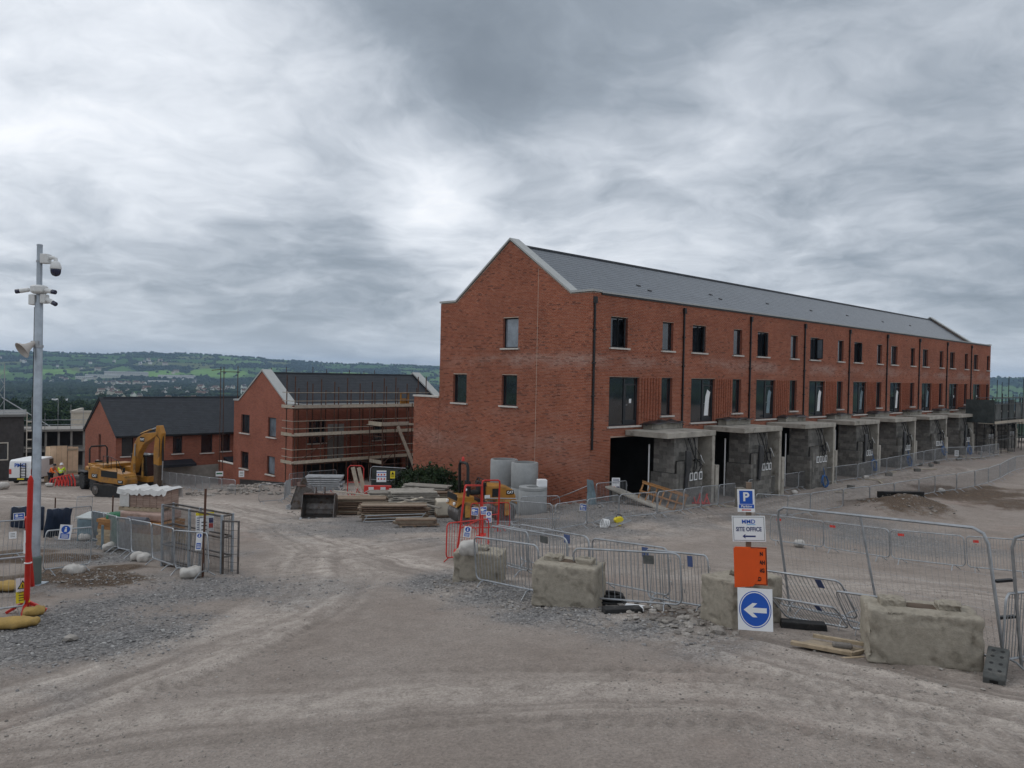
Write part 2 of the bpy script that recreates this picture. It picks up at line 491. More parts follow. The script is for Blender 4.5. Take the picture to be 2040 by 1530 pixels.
def text(name, body, size, material, parent, loc, rot=(R(90), 0, 0), align='CENTER', bold=0.0, sx=1.0, depth=0.001):
    cu = bpy.data.curves.new(name, 'FONT')
    cu.body = body
    cu.size = size
    cu.align_x = align
    cu.align_y = 'CENTER'
    cu.extrude = depth
    cu.offset = bold
    cu.resolution_u = 3
    cu.materials.append(material)
    tmp = bpy.data.objects.new('tmp', cu)
    col.objects.link(tmp)
    bpy.context.view_layer.update()
    me = bpy.data.meshes.new_from_object(tmp.evaluated_get(bpy.context.evaluated_depsgraph_get()))
    bpy.data.objects.remove(tmp)
    bpy.data.curves.remove(cu)
    me.name = name
    o = inst(name, me, parent, loc, rot, (sx, 1, 1))
    return o


def ordinal(i):
    return ['first', 'second', 'third', 'fourth', 'fifth', 'sixth', 'seventh', 'eighth', 'ninth', 'tenth', 'eleventh', 'twelfth', 'thirteenth', 'fourteenth',
            'fifteenth', 'sixteenth', 'seventeenth', 'eighteenth', 'nineteenth', 'twentieth'][i]


def noise2(x, y, seed=0):
    """smooth value noise on arrays"""
    x = np.asarray(x, float)
    y = np.asarray(y, float)
    xi, yi = np.floor(x).astype(np.int64), np.floor(y).astype(np.int64)
    fx, fy = x - xi, y - yi
    fx, fy = fx * fx * (3 - 2 * fx), fy * fy * (3 - 2 * fy)

    def h(a, b):
        n = (a * 374761393 + b * 668265263 + seed * 144665 + 1013904223) & 0xffffffff
        n = ((n ^ (n >> 13)) * 1274126177) & 0xffffffff
        return ((n ^ (n >> 16)) & 0xffff) / 65535.0
    return (h(xi, yi) * (1 - fx) + h(xi + 1, yi) * fx) * (1 - fy) + (h(xi, yi + 1) * (1 - fx) + h(xi + 1, yi + 1) * fx) * fy


def fbm(x, y, seed=0, octv=4):
    t, a, s = 0, 0.5, 0
    for i in range(octv):
        t = t + a * noise2(np.asarray(x) * 2 ** i, np.asarray(y) * 2 ** i, seed + i)
        s += a
        a *= 0.5
    return t / s
# ---------------------------------------------------------------- the ground
GROUND_POINTS = np.array([[0.08, 7.8, 2.03], [-5.6, 8.6, 1.5], [5.17, 7.7, 2.19], [-8.88, 14.0, 1.33], [-10.94, 18.0, 0.85], [-8.63, 20.0, 0.71], [-10.76, 20.0, 0.69], [-13.73, 25.5, -0.05], [-14.12, 22.0, 0.52], [-0.74, 17.3, 1.23], [1.37, 15.4, 1.43], [3.0, 14.5, 1.59], [3.65, 12.8, 1.83], [6.1, 11.2, 1.92], [14.2, 24.0, 0.19], [11.79, 29.0, -0.4], [-8.16, 30.5, -0.37], [-5.09, 33.6, -0.39], [-8.34, 34.2, -0.58], [-1.79, 33.0, -0.38], [3.84, 37.2, 0.2], [7.61, 30.5, -0.08], [-25.21, 51.0, -2.49], [-16.36, 57.5, -2.68], [-38.27, 62.0, -3.6], [-34.89, 61.0, -3.58], [-22.61, 63.0, -3.53], [0.62, 37.5, -1.0], [14.38, 38.0, -0.81], [25.15, 46.0, -0.59], [12.84, 41.0, -0.61], [19.12, 49.0, -0.77], [35.46, 63.0, -0.27], [37.84, 57.0, -0.29], [25.17, 38.0, -0.46], [-11.89, 23.5, 0.29], [22.12, 41.0, -0.68], [0.0, -25.0, 2.4], [-40.0, -10.0, 1.5], [40.0, -10.0, 2.6], [-60.0, 20.0, -1.5], [60.0, 20.0, 1.0], [70.0, 70.0, -0.3], [50.0, 95.0, -1.0], [10.0, 70.0, -0.8], [0.0, 90.0, -3.0], [-30.0, 90.0, -7.0], [-60.0, 60.0, -5.5], [-70.0, 85.0, -8.0], [-45.0, 75.0, -5.0]])


def _tps(r2):
    return np.where(r2 > 1e-9, 0.5 * r2 * np.log(np.maximum(r2, 1e-9)), 0.0)


def _solve():
    p = GROUND_POINTS
    n = len(p)
    K = _tps(((p[:, None, :2] - p[None, :, :2]) ** 2).sum(-1)) + np.eye(n) * 18.0
    A = np.zeros((n + 3, n + 3))
    A[:n, :n] = K
    A[:n, n] = 1
    A[:n, n + 1:] = p[:, :2]
    A[n:, :n] = A[:n, n:].T
    return np.linalg.solve(A, np.concatenate([p[:, 2], np.zeros(3)]))


_WTS = _solve()


def hgt(x, y):
    x, y = np.asarray(x, float), np.asarray(y, float)
    p = GROUND_POINTS
    z = _WTS[-3] + _WTS[-2] * x + _WTS[-1] * y
    for i in range(len(p)):
        z = z + _WTS[i] * _tps((x - p[i, 0]) ** 2 + (y - p[i, 1]) ** 2)
    return z


def zg(x, y):
    return float(hgt(x, y))


def seg_dist(x, y, pts):
    """signed offset across a polyline and the distance run along it"""
    best = np.full(np.shape(x), 1e9)
    sgn = np.zeros(np.shape(x))
    run = np.zeros(np.shape(x))
    s0 = 0.0
    for (ax, ay), (bx, by) in zip([p[:2] for p in pts[:-1]], [p[:2] for p in pts[1:]]):
        dx, dy = bx - ax, by - ay
        t = np.clip(((x - ax) * dx + (y - ay) * dy) / (dx * dx + dy * dy), 0, 1)
        d = np.hypot(x - ax - t * dx, y - ay - t * dy)
        L = math.hypot(dx, dy)
        near = d < best
        best = np.where(near, d, best)
        sgn = np.where(near, np.sign((x - ax) * dy - (y - ay) * dx) * d, sgn)
        run = np.where(near, s0 + t * L, run)
        s0 += L
    return sgn, run


TRACKS = [   # centre line of wheel tracks, half width, how pale the dust is
    ([(6.45, 9.64, 2.05), (4.54, 10.93, 1.96), (2.57, 13.69, 1.67), (-0.12, 16.77, 1.28), (-2.83, 20.60, 0.82), (-5.60, 26.00, 0.17), (-9.60, 32.73, -0.54)], 1.5, 1.0),
    ([(-6.52, 9.99, 1.49), (-5.34, 11.64, 1.48), (-4.49, 14.14, 1.38), (-4.55, 18.94, 0.95), (-6.47, 26.81, 0.07), (-9.60, 32.73, -0.54), (-16.32, 41.10, -1.42)], 1.7, 0.9),
    ([(-5.75, 8.83, 1.56), (-3.08, 9.41, 1.70), (-0.05, 10.05, 1.86), (3.09, 9.67, 2.02), (5.43, 8.09, 2.15)], 1.2, 0.6),
    ([(-9.60, 32.73, -0.54), (-16.25, 42.28, -1.51), (-25.08, 47.62, -2.21), (-34.11, 53.06, -2.93)], 3.2, 0.9),
    ([(-5.00, 23.96, 0.40), (-2.70, 27.25, 0.14), (1.46, 26.03, 0.32), (5.77, 31.24, -0.03), (11.17, 37.16, -0.48), (21.34, 48.29, -0.71), (32.79, 57.50, -0.35)], 2.4, 0.8),
    ([(6.02, 19.88, 0.93), (9.64, 20.19, 0.79), (12.36, 18.57, 0.92)], 2.5, 0.6),
]
GRAVEL = [((-7.36, 16.71, 1.09), 2.2, 0.9), ((-7.63, 14.20, 1.29), 2.1, 1.0), ((-7.78, 12.66, 1.37), 2.0, 0.9), ((-11.55, 22.82, 0.38), 1.6, 1.0), ((-14.60, 26.46, -0.12), 1.8, 1.0), ((-8.25, 23.51, 0.36), 1.2, 0.5), ((-10.26, 17.39, 0.95), 1.5, 0.7),
          ((-1.54, 18.09, 1.12), 1.8, 0.9), ((-0.12, 16.18, 1.34), 1.4, 1.0), ((1.30, 14.39, 1.56), 1.3, 1.0), ((2.50, 13.29, 1.71), 1.1, 0.9), ((15.21, 34.30, -0.65), 4.0, 0.9), ((12.11, 34.33, -0.50), 3.0, 0.7), ((16.39, 30.68, -0.49), 3.0, 0.6),
          ((4.16, 34.72, -0.07), 4.0, 0.9), ((0.92, 31.00, -0.08), 4.5, 0.9), ((-5.30, 32.27, -0.36), 4.5, 0.8), ((-4.21, 17.51, 1.10), 2.2, 0.5), ((-2.47, 33.52, -0.43), 4.0, 0.8), ((3.14, 12.40, 1.81), 1.0, 0.5)]
SOIL = [((-9.58, 18.59, 0.85), 1.2, 1.0), ((-10.65, 19.32, 0.76), 1.5, 1.0), ((-11.66, 19.98, 0.68), 1.6, 1.0), ((-13.08, 22.66, 0.38), 1.8, 0.9), ((-8.91, 18.08, 0.92), 0.8, 0.9), ((-14.49, 22.57, 0.37), 2.0, 0.8), ((-14.81, 24.04, 0.18), 1.6, 0.7), ((2.97, 14.36, 1.61), 0.9, 0.6), ((20.45, 40.32, -0.72), 3.6, 0.75), ((27.95, 45.82, -0.50), 6.0, 0.75),
        ((28.40, 42.91, -0.46), 6.0, 0.7), ((16.03, 37.26, -0.76), 2.0, 0.5), ((-10.31, 16.25, 1.06), 1.3, 0.5)]
HEAPS = [((-19.83, 29.97, -0.55), 2.0, 1.15), ((-10.14, 18.96, 0.80), 0.9, 0.10), ((-9.10, 18.23, 0.90), 0.7, 0.06), ((20.76, 40.93, -0.72), 2.3, 0.75), ((18.21, 38.86, -0.76), 2.0, 0.25), ((2.94, 14.22, 1.62), 0.7, 0.10), ((1.31, 14.53, 1.55), 0.6, 0.07),
         ((-0.69, 17.40, 1.21), 0.7, 0.08), ((-0.01, 16.30, 1.33), 0.6, 0.07), ((-17.87, 50.73, -2.23), 2.6, 0.45), ((-15.38, 50.08, -2.07), 2.2, 0.35)]


def blobs(x, y, lst, seed):
    t = np.zeros(np.shape(x))
    nx = (fbm(x * 0.7, y * 0.7, seed) - 0.5) * 2.2
    for (px, py, _), r, a in lst:
        d = np.hypot(x - px, y - py) / r
        t = np.maximum(t, a * np.clip(1.35 - d + nx * 0.8, 0, 1))
    return t


def ground_detail(x, y):
    """small relief on top of the levelled ground, with the masks that its materials need"""
    r = np.hypot(x, y)
    dust = np.zeros(np.shape(x))
    rut = np.zeros(np.shape(x))
    rutm = np.zeros(np.shape(x))
    for i, (pts, hw, a) in enumerate(TRACKS):
        d, run = seg_dist(x, y, pts)
        d = d + (fbm(x * 0.25, y * 0.25, 3) - 0.5) * 1.2
        m = np.clip(1.3 - np.abs(d) / hw, 0, 1)
        m = m * m * (3 - 2 * m)
        st = 0.6 * fbm(d * 2.2 + i * 17, run * 0.14, 21 + i, 4) + 0.4 * fbm(d * 7.5 + i * 7, run * 0.10, 51 + i, 3)
        dust = np.maximum(dust, a * m * np.clip((st - 0.36) * 3.6, 0, 1.15))
        rutm = np.maximum(rutm, m * np.clip((0.45 - st) * 6, 0, 1))
        rut = rut + (st - 0.5) * 0.09 * m + np.sin(d * 9.0) * m * 0.006
        if i < 5:      # pressed tyre treads in pairs of wheel lines
            for off in (-1.35, -0.95, 0.55, 0.95):
                wl = np.exp(-((d - off - 0.25 * np.sin(run * 0.21 + off)) / 0.15) ** 2) * np.clip((fbm(run * 0.18, off * 9 + i, 61) - 0.36) * 5, 0, 1)
                rut = rut - wl * (0.028 + 0.014 * np.sin(run * 27 + 9 * np.abs(d - off)))
                rutm = np.maximum(rutm, wl * (0.55 + 0.4 * np.sin(run * 27 + 9 * np.abs(d - off))))
    gravel = blobs(x, y, GRAVEL, 31)
    soil = blobs(x, y, SOIL, 41)
    z = (fbm(x * 0.5, y * 0.5, 50) - 0.5) * 0.08 + (fbm(x * 2.2, y * 2.2, 60, 3) - 0.5) * 0.035
    z = z + rut * np.clip(1.1 - gravel, 0, 1)
    z = z + (fbm(x * 9, y * 9, 70, 3) - 0.5) * (0.012 + 0.03 * gravel + 0.05 * soil)
    for (px, py, _), rr, h in HEAPS:
        z = z + h * np.exp(-((x - px) ** 2 + (y - py) ** 2) / rr ** 2) * (0.75 + 0.5 * fbm(x * 1.5, y * 1.5, 80))
    ground_detail.rut = rutm
    return z, dust, gravel, soil


def polar_grid(angles, radii):
    A, Rr = np.meshgrid(angles, radii)
    X, Y = np.sin(A) * Rr, np.cos(A) * Rr
    na, nr = len(angles), len(radii)
    i = np.arange(nr - 1)[:, None] * na + np.arange(na - 1)[None, :]
    F = np.stack([i, i + 1, i + na + 1, i + na], -1).reshape(-1, 4)[:, ::-1]
    return X.ravel(), Y.ravel(), F


def ground_mat():
    m = bpy.data.materials.new('site_ground')
    m.use_nodes = True
    t = NT(m.node_tree)
    pos = t.n('ShaderNodeNewGeometry').outputs['Position']
    at = t.n('ShaderNodeAttribute', attribute_name='mask')
    s = t.n('ShaderNodeSeparateColor', {0: at.outputs['Color']})
    n1 = t.noise(pos, 0.35, 6, 0.65).outputs[0]
    n2 = t.noise(pos, 3.0, 6, 0.7).outputs[0]
    n3 = t.noise(pos, 24.0, 5, 0.7).outputs[0]
    c = t.ramp(n1, [(0.3, (0.255, 0.215, 0.186)), (0.55, (0.305, 0.262, 0.230)), (0.75, (0.345, 0.30, 0.266))])
    n4 = t.noise(t.vmath('ADD', pos, (40, 13, 2)), 0.22, 4, 0.6).outputs[0]
    c = t.mix(t.math('MULTIPLY', t.step(n4, 0.56, 0.70), 0.35), c, (0.32, 0.235, 0.195))       # reddish clay showing through
    c = t.mix(t.math('MULTIPLY', s.outputs[0], t.step(n2, 0.25, 0.6)), c, (0.50, 0.443, 0.392))
    c = t.mix(t.math('MULTIPLY', at.outputs['Alpha'], 0.55), c, (0.19, 0.162, 0.14))
    v1 = t.n('ShaderNodeTexVoronoi', {'Vector': pos, 'Scale': 22.0, 'Randomness': 1.0})
    v2 = t.n('ShaderNodeTexVoronoi', {'Vector': pos, 'Scale': 48.0, 'Randomness': 1.0})
    gv = t.ramp(t.n('ShaderNodeSeparateColor', {0: v1.outputs['Color']}).outputs[0], [(0.0, (0.155, 0.15, 0.148)), (0.5, (0.225, 0.218, 0.214)), (0.9, (0.30, 0.292, 0.284)), (1.0, (0.41, 0.40, 0.385))])
    gm = t.math('MULTIPLY', s.outputs[1], t.step(t.math('ADD', n2, t.math('MULTIPLY', s.outputs[1], 0.35)), 0.42, 0.68))
    c = t.mix(gm, c, gv)
    so = t.ramp(n2, [(0.3, (0.070, 0.050, 0.036)), (0.7, (0.145, 0.105, 0.076))])
    c = t.mix(t.step(t.math('ADD', s.outputs[2], t.math('MULTIPLY', t.math('SUBTRACT', n2, 0.5), 0.9)), 0.35, 0.75), c, so)
    # loose stones lying in the dust
    keep = t.n('ShaderNodeSeparateColor', {0: v2.outputs['Color']})
    st = t.math('MULTIPLY', t.math('GREATER_THAN', keep.outputs[0], 0.70), t.math('LESS_THAN', v2.outputs['Distance'], 0.36))
    c = t.mix(t.math('MULTIPLY', st, t.step(n1, 0.35, 0.6)), c, t.ramp(keep.outputs[1], [(0.0, (0.12, 0.11, 0.10)), (1.0, (0.42, 0.39, 0.36))]))
    c = t.mix(0.8, c, t.ramp(n3, [(0.25, 0.66), (0.75, 1.32)]), 'MULTIPLY')
    c = t.mix(0.8, c, t.ramp(n2, [(0.25, 0.80), (0.75, 1.16)]), 'MULTIPLY')
    h = t.math('ADD', t.math('MULTIPLY', n3, 0.6), t.math('ADD', t.math('MULTIPLY', n2, 0.5), t.math('MULTIPLY', t.math('SUBTRACT', 1.0, v1.outputs['Distance']), t.math('MULTIPLY_ADD', gm, 1.1, 0.12))))
    bp = t.n('ShaderNodeBump', {'Height': h, 'Strength': 1.0, 'Distance': 0.05})
    b = t.n('ShaderNodeBsdfPrincipled', {'Base Color': c, 'Roughness': 0.95, 'Specular IOR Level': 0.12, 'Normal': bp.outputs[0]})
    t.n('ShaderNodeOutputMaterial', {0: b.outputs[0]})
    return m


def build_ground():
    ang = np.concatenate([np.linspace(-180, -46, 60)[:-1], np.linspace(-46, 46, 560), np.linspace(46, 180, 60)[1:]])
    rad = np.concatenate([np.linspace(0.4, 5.5, 14)[:-1], 5.5 * (24 / 5.5) ** np.linspace(0, 1, 300), 24 * (135 / 24) ** np.linspace(0, 1, 170)[1:]])
    X, Y, F = polar_grid(np.radians(ang), rad)
    z, du, gr, so = ground_detail(X, Y)
    Z = hgt(X, Y) + z
    me = np_mesh('ground', np.stack([X, Y, Z], 1), F, ground_mat(), smooth=True)
    ca = me.attributes.new('mask', 'FLOAT_COLOR', 'POINT')
    ca.data.foreach_set('color', np.stack([np.clip(du, 0, 1), np.clip(gr, 0, 1), np.clip(so, 0, 1), np.clip(ground_detail.rut, 0, 1)], 1).astype(np.float32).ravel())
    tag(inst('ground', me), kind='structure')


build_ground()

# stones: real geometry lying on the ground
ICO_V = np.array([(0, 0, 1), (.894, 0, .447), (.276, .851, .447), (-.724, .526, .447), (-.724, -.526, .447), (.276, -.851, .447),
                  (.724, .526, -.447), (-.276, .851, -.447), (-.894, 0, -.447), (-.276, -.851, -.447), (.724, -.526, -.447), (0, 0, -1)])
ICO_F = np.array([(0, 1, 2), (0, 2, 3), (0, 3, 4), (0, 4, 5), (0, 5, 1), (1, 6, 2), (2, 7, 3), (3, 8, 4), (4, 9, 5), (5, 10, 1),
                  (6, 7, 2), (7, 8, 3), (8, 9, 4), (9, 10, 5), (10, 6, 1), (11, 7, 6), (11, 8, 7), (11, 9, 8), (11, 10, 9), (11, 6, 10)])


def scatter(name, P, S, mats, jitter=0.3, flat=0.6, smooth=False):
    """one mesh of many lumps: centres P (n,3), sizes S (n,) or (n,3)"""
    n = len(P)
    S = np.asarray(S, float)
    if S.ndim == 1:
        S = np.stack([S * rng.uniform(0.8, 1.3, n), S * rng.uniform(0.7, 1.1, n), S * flat * rng.uniform(0.7, 1.2, n)], 1)
    V = ICO_V[None] * rng.uniform(1 - jitter, 1 + jitter, (n, 12, 1)) * S[:, None, :]
    a = rng.uniform(0, 2 * np.pi, n)
    ca, sa = np.cos(a)[:, None], np.sin(a)[:, None]
    X = V[..., 0] * ca - V[..., 1] * sa
    Y = V[..., 0] * sa + V[..., 1] * ca
    V = np.stack([X, Y, V[..., 2]], -1) + np.asarray(P)[:, None, :]
    F = (ICO_F[None] + (np.arange(n) * 12)[:, None, None]).reshape(-1, 3)
    return np_mesh(name, V.reshape(-1, 3), F, mats, rnd=np.repeat(rng.uniform(0.001, 1, n), 20), smooth=smooth)


STONE = rnd_mat('stone', [(0, (0.17, 0.155, 0.14)), (0.4, (0.235, 0.214, 0.192)), (0.8, (0.29, 0.267, 0.24)), (1, (0.37, 0.345, 0.32))], 0.95, 0.15, 0.2, 30)
BLUESTONE = rnd_mat('blue_grey_stone', [(0, (0.15, 0.146, 0.144)), (0.5, (0.215, 0.209, 0.206)), (0.85, (0.28, 0.272, 0.265)), (1, (0.40, 0.39, 0.375))], 0.95, 0.15, 0.2, 30)


def strew():
    # loose road stones
    a = np.radians(rng.uniform(-42, 42, 30000))
    r = 6.0 + 26 * rng.uniform(0, 1, 30000) ** 1.8
    x, y = np.sin(a) * r, np.cos(a) * r
    keep = fbm(x * 0.5, y * 0.5, 91) > 0.47
    x, y = x[keep], y[keep]
    z = hgt(x, y) + ground_detail(x, y)[0]
    s = 0.005 + 0.017 * rng.uniform(0, 1, len(x)) ** 4
    tag(inst('loose_stones', scatter('loose_stones', np.stack([x, y, z + s * 0.2], 1), s, STONE)), 'pale pebbles strewn over the dusty road', 'stones', kind='stuff')
    # gravel beds
    xs, ys = [], []
    for (px, py, _), rr, am in GRAVEL:
        if py < 33:
            n = int(850 * rr * rr * am / (1 + max(0, py - 13) * 0.12))
            t, q = rng.uniform(0, 2 * np.pi, n), rr * 1.25 * np.sqrt(rng.uniform(0, 1, n))
            xs.append(px + q * np.cos(t))
            ys.append(py + q * np.sin(t))
    x, y = np.concatenate(xs), np.concatenate(ys)
    z, _, g, _ = ground_detail(x, y)
    keep = g > rng.uniform(0.15, 0.9, len(x))
    x, y, z = x[keep], y[keep], z[keep] + hgt(x[keep], y[keep])
    s = 0.007 + 0.030 * rng.uniform(0, 1, len(x)) ** 5
    tag(inst('gravel', scatter('gravel', np.stack([x, y, z + s * 0.3], 1), s, BLUESTONE)), 'blue grey crushed gravel along the road edges', 'gravel', kind='stuff')
    # rubble at the foot of the blocks, by the corner of the terrace, by the unfinished plots
    P, S = [], []
    for (px, py, _), rr, n, big in RUBBLE:
        t, q = rng.uniform(0, 2 * np.pi, n), rr * np.sqrt(rng.uniform(0, 1, n))
        xx, yy = px + q * np.cos(t), py + q * np.sin(t)
        ss = big * (0.25 + 0.75 * rng.uniform(0, 1, n) ** 3)
        P.append(np.stack([xx, yy, hgt(xx, yy) + ground_detail(xx, yy)[0] + ss * 0.25], 1))
        S.append(ss)
    tag(inst('rubble', scatter('rubble', np.concatenate(P), np.concatenate(S), STONE, jitter=0.42, flat=0.55)), 'broken stone rubble heaped at the foot of the blocks', 'rubble', kind='stuff')


RUBBLE = [((3.00, 14.03, 1.64), 0.9, 90, 0.10), ((3.22, 13.09, 1.75), 0.7, 60, 0.11), ((2.83, 15.11, 1.52), 0.8, 60, 0.07), ((1.63, 14.85, 1.52), 0.9, 160, 0.05), ((0.50, 15.91, 1.38), 0.9, 160, 0.05), ((-0.82, 17.73, 1.17), 0.9, 200, 0.05),
          ((2.72, 40.08, -0.53), 3.0, 160, 0.16), ((4.31, 36.03, -0.07), 3.0, 160, 0.12), ((-17.87, 50.73, -2.23), 3.0, 200, 0.22), ((-15.20, 50.03, -2.06), 2.4, 160, 0.2), ((20.45, 40.32, -0.72), 2.5, 160, 0.10), ((-9.47, 18.37, 0.87), 1.2, 160, 0.05),
          ((-10.65, 19.10, 0.78), 1.2, 140, 0.05), ((5.04, 12.35, 1.83), 0.7, 50, 0.04), ((6.00, 10.38, 1.99), 0.9, 60, 0.04), ((6.73, 36.54, -0.10), 3.0, 140, 0.10), ((-7.82, 38.46, -0.99), 3.0, 100, 0.08)]
strew()


def rocks():
    i = 0
    for (px, py, pz), s in [((3.49, 12.77, 1.79), 0.16), ((3.25, 13.28, 1.73), 0.13), ((3.01, 12.84, 1.77), 0.10), ((3.23, 12.63, 1.80), 0.09), ((3.03, 13.69, 1.68), 0.12), ((2.82, 13.86, 1.66), 0.10), ((2.67, 14.22, 1.62), 0.11), ((2.27, 14.36, 1.59), 0.10), ((3.24, 14.22, 1.63), 0.09), ((-7.31, 12.99, 1.37), 0.15)]:
        me = scatter('rock', np.zeros((1, 3)), np.array([[s, s * 0.75, s * 0.5]]), STONE, jitter=0.4)
        last = i == 9
        tag(inst('rock', me, None, (px, py, pz + s * 0.35)), 'dark flat stone lying alone on the gravel by the yellow sandbags' if last else 'broken grey stone lying below the barriers beside the sign block', 'rock', None if last else 'broken stones beside the sign block')
        i += 1


rocks()


# ---------------------------------------------------------------- the valley, its woods, town and hills
def cells(x, y, size, seed):
    """jittered cells: nearest, second nearest distance and the id of the nearest"""
    gx, gy = np.floor(x / size).astype(np.int64), np.floor(y / size).astype(np.int64)
    d1 = np.full(x.shape, 1e9)
    d2 = np.full(x.shape, 1e9)
    idv = np.zeros(x.shape)

    def h(a, b, k):
        n = (a * 374761393 + b * 668265263 + (seed * 97 + k) * 144665 + 12345) & 0xffffffff
        n = ((n ^ (n >> 13)) * 1274126177) & 0xffffffff
        return ((n ^ (n >> 16)) & 0xffff) / 65535.0
    for i in (-1, 0, 1):
        for j in (-1, 0, 1):
            cx, cyy = gx + i, gy + j
            px, py = (cx + h(cx, cyy, 1)) * size, (cyy + h(cx, cyy, 2)) * size
            d = np.hypot(x - px, y - py)
            near = d < d1
            d2 = np.where(near, d1, np.minimum(d2, d))
            idv = np.where(near, h(cx, cyy, 3), idv)
            d1 = np.where(near, d, d1)
    return d1, d2, idv


RIDGE = np.array([(-60, 70), (-33, 74), (-28, 70), (-25, 84), (-21, 80), (-17, 64), (-13, 52), (-5, 48), (10, 40), (28, 30), (32, 38), (35, 34), (60, 30)])


def sst(x, a, b):
    t = np.clip((x - a) / (b - a), 0, 1)
    return t * t * (3 - 2 * t)


def far_hgt(x, y):
    r = np.hypot(x, y)
    az = np.degrees(np.arctan2(x, y))
    ridge = np.interp(az, RIDGE[:, 0], RIDGE[:, 1])
    z = -9 - 20 * sst(r, 80, 420) - 29 * sst(r, 400, 1500)
    n = fbm(x / 900, y / 900, 5, 4) - 0.5
    rise = sst(r, 3250, 5500)
    z = z + rise * (ridge + 60) + n * (12 + 36 * rise) * sst(r, 500, 1500)
    return z + 3.0 * sst(r, 4500, 5500) * sst(r, 0, 1) - 90 * sst(r, 5700, 9300)


def wooded(x, y):
    r = np.hypot(x, y)
    f = fbm(x / 420, y / 420, 17, 4) - 0.05 * sst(r, 1500, 3500)
    f = f + 0.30 * (1 - sst(r, 900, 1500))
    return f


def field_colour(x, y):
    d1, d2, k = cells(x + 60 * (fbm(x / 200, y / 200, 2) - 0.5), y * 0.6, 190.0, 3)
    pal = np.array([(0.060, 0.115, 0.036), (0.082, 0.145, 0.045), (0.048, 0.088, 0.032), (0.095, 0.160, 0.052), (0.12, 0.14, 0.06), (0.044, 0.080, 0.03), (0.11, 0.18, 0.055)])
    c = pal[np.minimum((k * len(pal)).astype(int), len(pal) - 1)]
    w = wooded(x, y) > 0.565
    r, az = np.hypot(x, y), np.degrees(np.arctan2(x, y))
    for a0, r0, da, dr in ((-24.2, 3880, 1.5, 190), (-20.6, 4020, 1.9, 210), (-30.4, 3950, 1.3, 150), (-34.0, 3900, 1.2, 160), (-15.0, 3950, 2.2, 170), (-11.5, 4250, 1.8, 150), (-8.5, 3980, 1.6, 140)):
        q = ((az - a0) / da) ** 2 + ((r - r0) / dr) ** 2 < 1.0
        c[q] = (0.15, 0.26, 0.065)
        w = w & ~q
        d2 = np.where(q, d1 + 99, d2)
    c[w] = (0.016, 0.030, 0.014)
    return c, (d2 - d1), w


def build_hills():
    ang = np.concatenate([np.linspace(-180, -44, 50)[:-1], np.linspace(-44, 44, 1050), np.linspace(44, 180, 50)[1:]])
    rad = np.concatenate([[100], 110 * (9500 / 110) ** np.linspace(0, 1, 300)])
    X, Y, F = polar_grid(np.radians(ang), rad)
    Z = far_hgt(X, Y)
    c, _, _ = field_colour(X, Y)
    m = bpy.data.materials.new('fields')
    m.use_nodes = True
    t = NT(m.node_tree)
    pos = t.n('ShaderNodeNewGeometry').outputs['Position']
    at = t.n('ShaderNodeAttribute', attribute_name='field').outputs['Color']
    n1 = t.noise(pos, 0.02, 5, 0.6).outputs[0]
    cc = t.mix(0.8, at, t.ramp(n1, [(0.3, 0.7), (0.7, 1.25)]), 'MULTIPLY')
    b = t.n('ShaderNodeBsdfPrincipled', {'Base Color': cc, 'Roughness': 1.0, 'Specular IOR Level': 0.0})
    t.n('ShaderNodeOutputMaterial', {0: b.outputs[0]})
    me = np_mesh('hills', np.stack([X, Y, Z], 1), F, m, smooth=True)
    me.attributes.new('field', 'FLOAT_COLOR', 'POINT').data.foreach_set('color', np.concatenate([c, np.ones((len(c), 1))], 1).astype(np.float32).ravel())
    tag(inst('hills', me), kind='structure')


build_hills()
LEAF = rnd_mat('leaves', [(0, (0.014, 0.028, 0.011)), (0.5, (0.024, 0.046, 0.017)), (1, (0.040, 0.068, 0.025))], 0.8, 0.2, 0.3, 0.6)
LEAFD = rnd_mat('dark_leaves', [(0, (0.010, 0.020, 0.009)), (0.5, (0.017, 0.032, 0.014)), (1, (0.028, 0.048, 0.020))], 0.85, 0.15, 0.3, 0.05)
LEAFB = rnd_mat('shrub_leaves', [(0, (0.010, 0.020, 0.008)), (0.5, (0.018, 0.034, 0.012)), (1, (0.032, 0.055, 0.02))], 0.7, 0.25, 0.3, 1.5)
BARK = mat('bark', (0.07, 0.055, 0.042), 0.95, var=0.3, vscale=5)


def in_view(az):
    return ((az > -37) & (az < 1)) | ((az > 27) & (az < 37))


def build_woodland():
    n = 150000
    az = np.where(rng.uniform(0, 1, n) < 0.80, rng.uniform(-37, 0, n), rng.uniform(0, 37, n))
    r = 560 + 4900 * rng.uniform(0, 1, n) ** 1.3
    x, y = np.sin(np.radians(az)) * r, np.cos(np.radians(az)) * r
    c, edge, w = field_colour(x, y)
    keep = (w & (rng.uniform(0, 1, n) < np.where(r < 1500, 0.30, 0.20))) | ((edge < 13) & (rng.uniform(0, 1, n) < 0.75)) | (rng.uniform(0, 1, n) < 0.012)
    x, y, r = x[keep], y[keep], r[keep]
    print('woodland lumps', len(x))
    s = rng.uniform(3.0, 6.2, len(x)) * np.where(r > 2500, 1.15, 1.0)
    tag(inst('woodland', scatter('woodland', np.stack([x, y, far_hgt(x, y) + s * 0.55], 1), np.stack([s * 1.15, s * 1.15, s], 1), LEAFD, jitter=0.35)), 'hedgerows and woods covering the valley and the far hills', 'woodland', kind='stuff')


build_woodland()


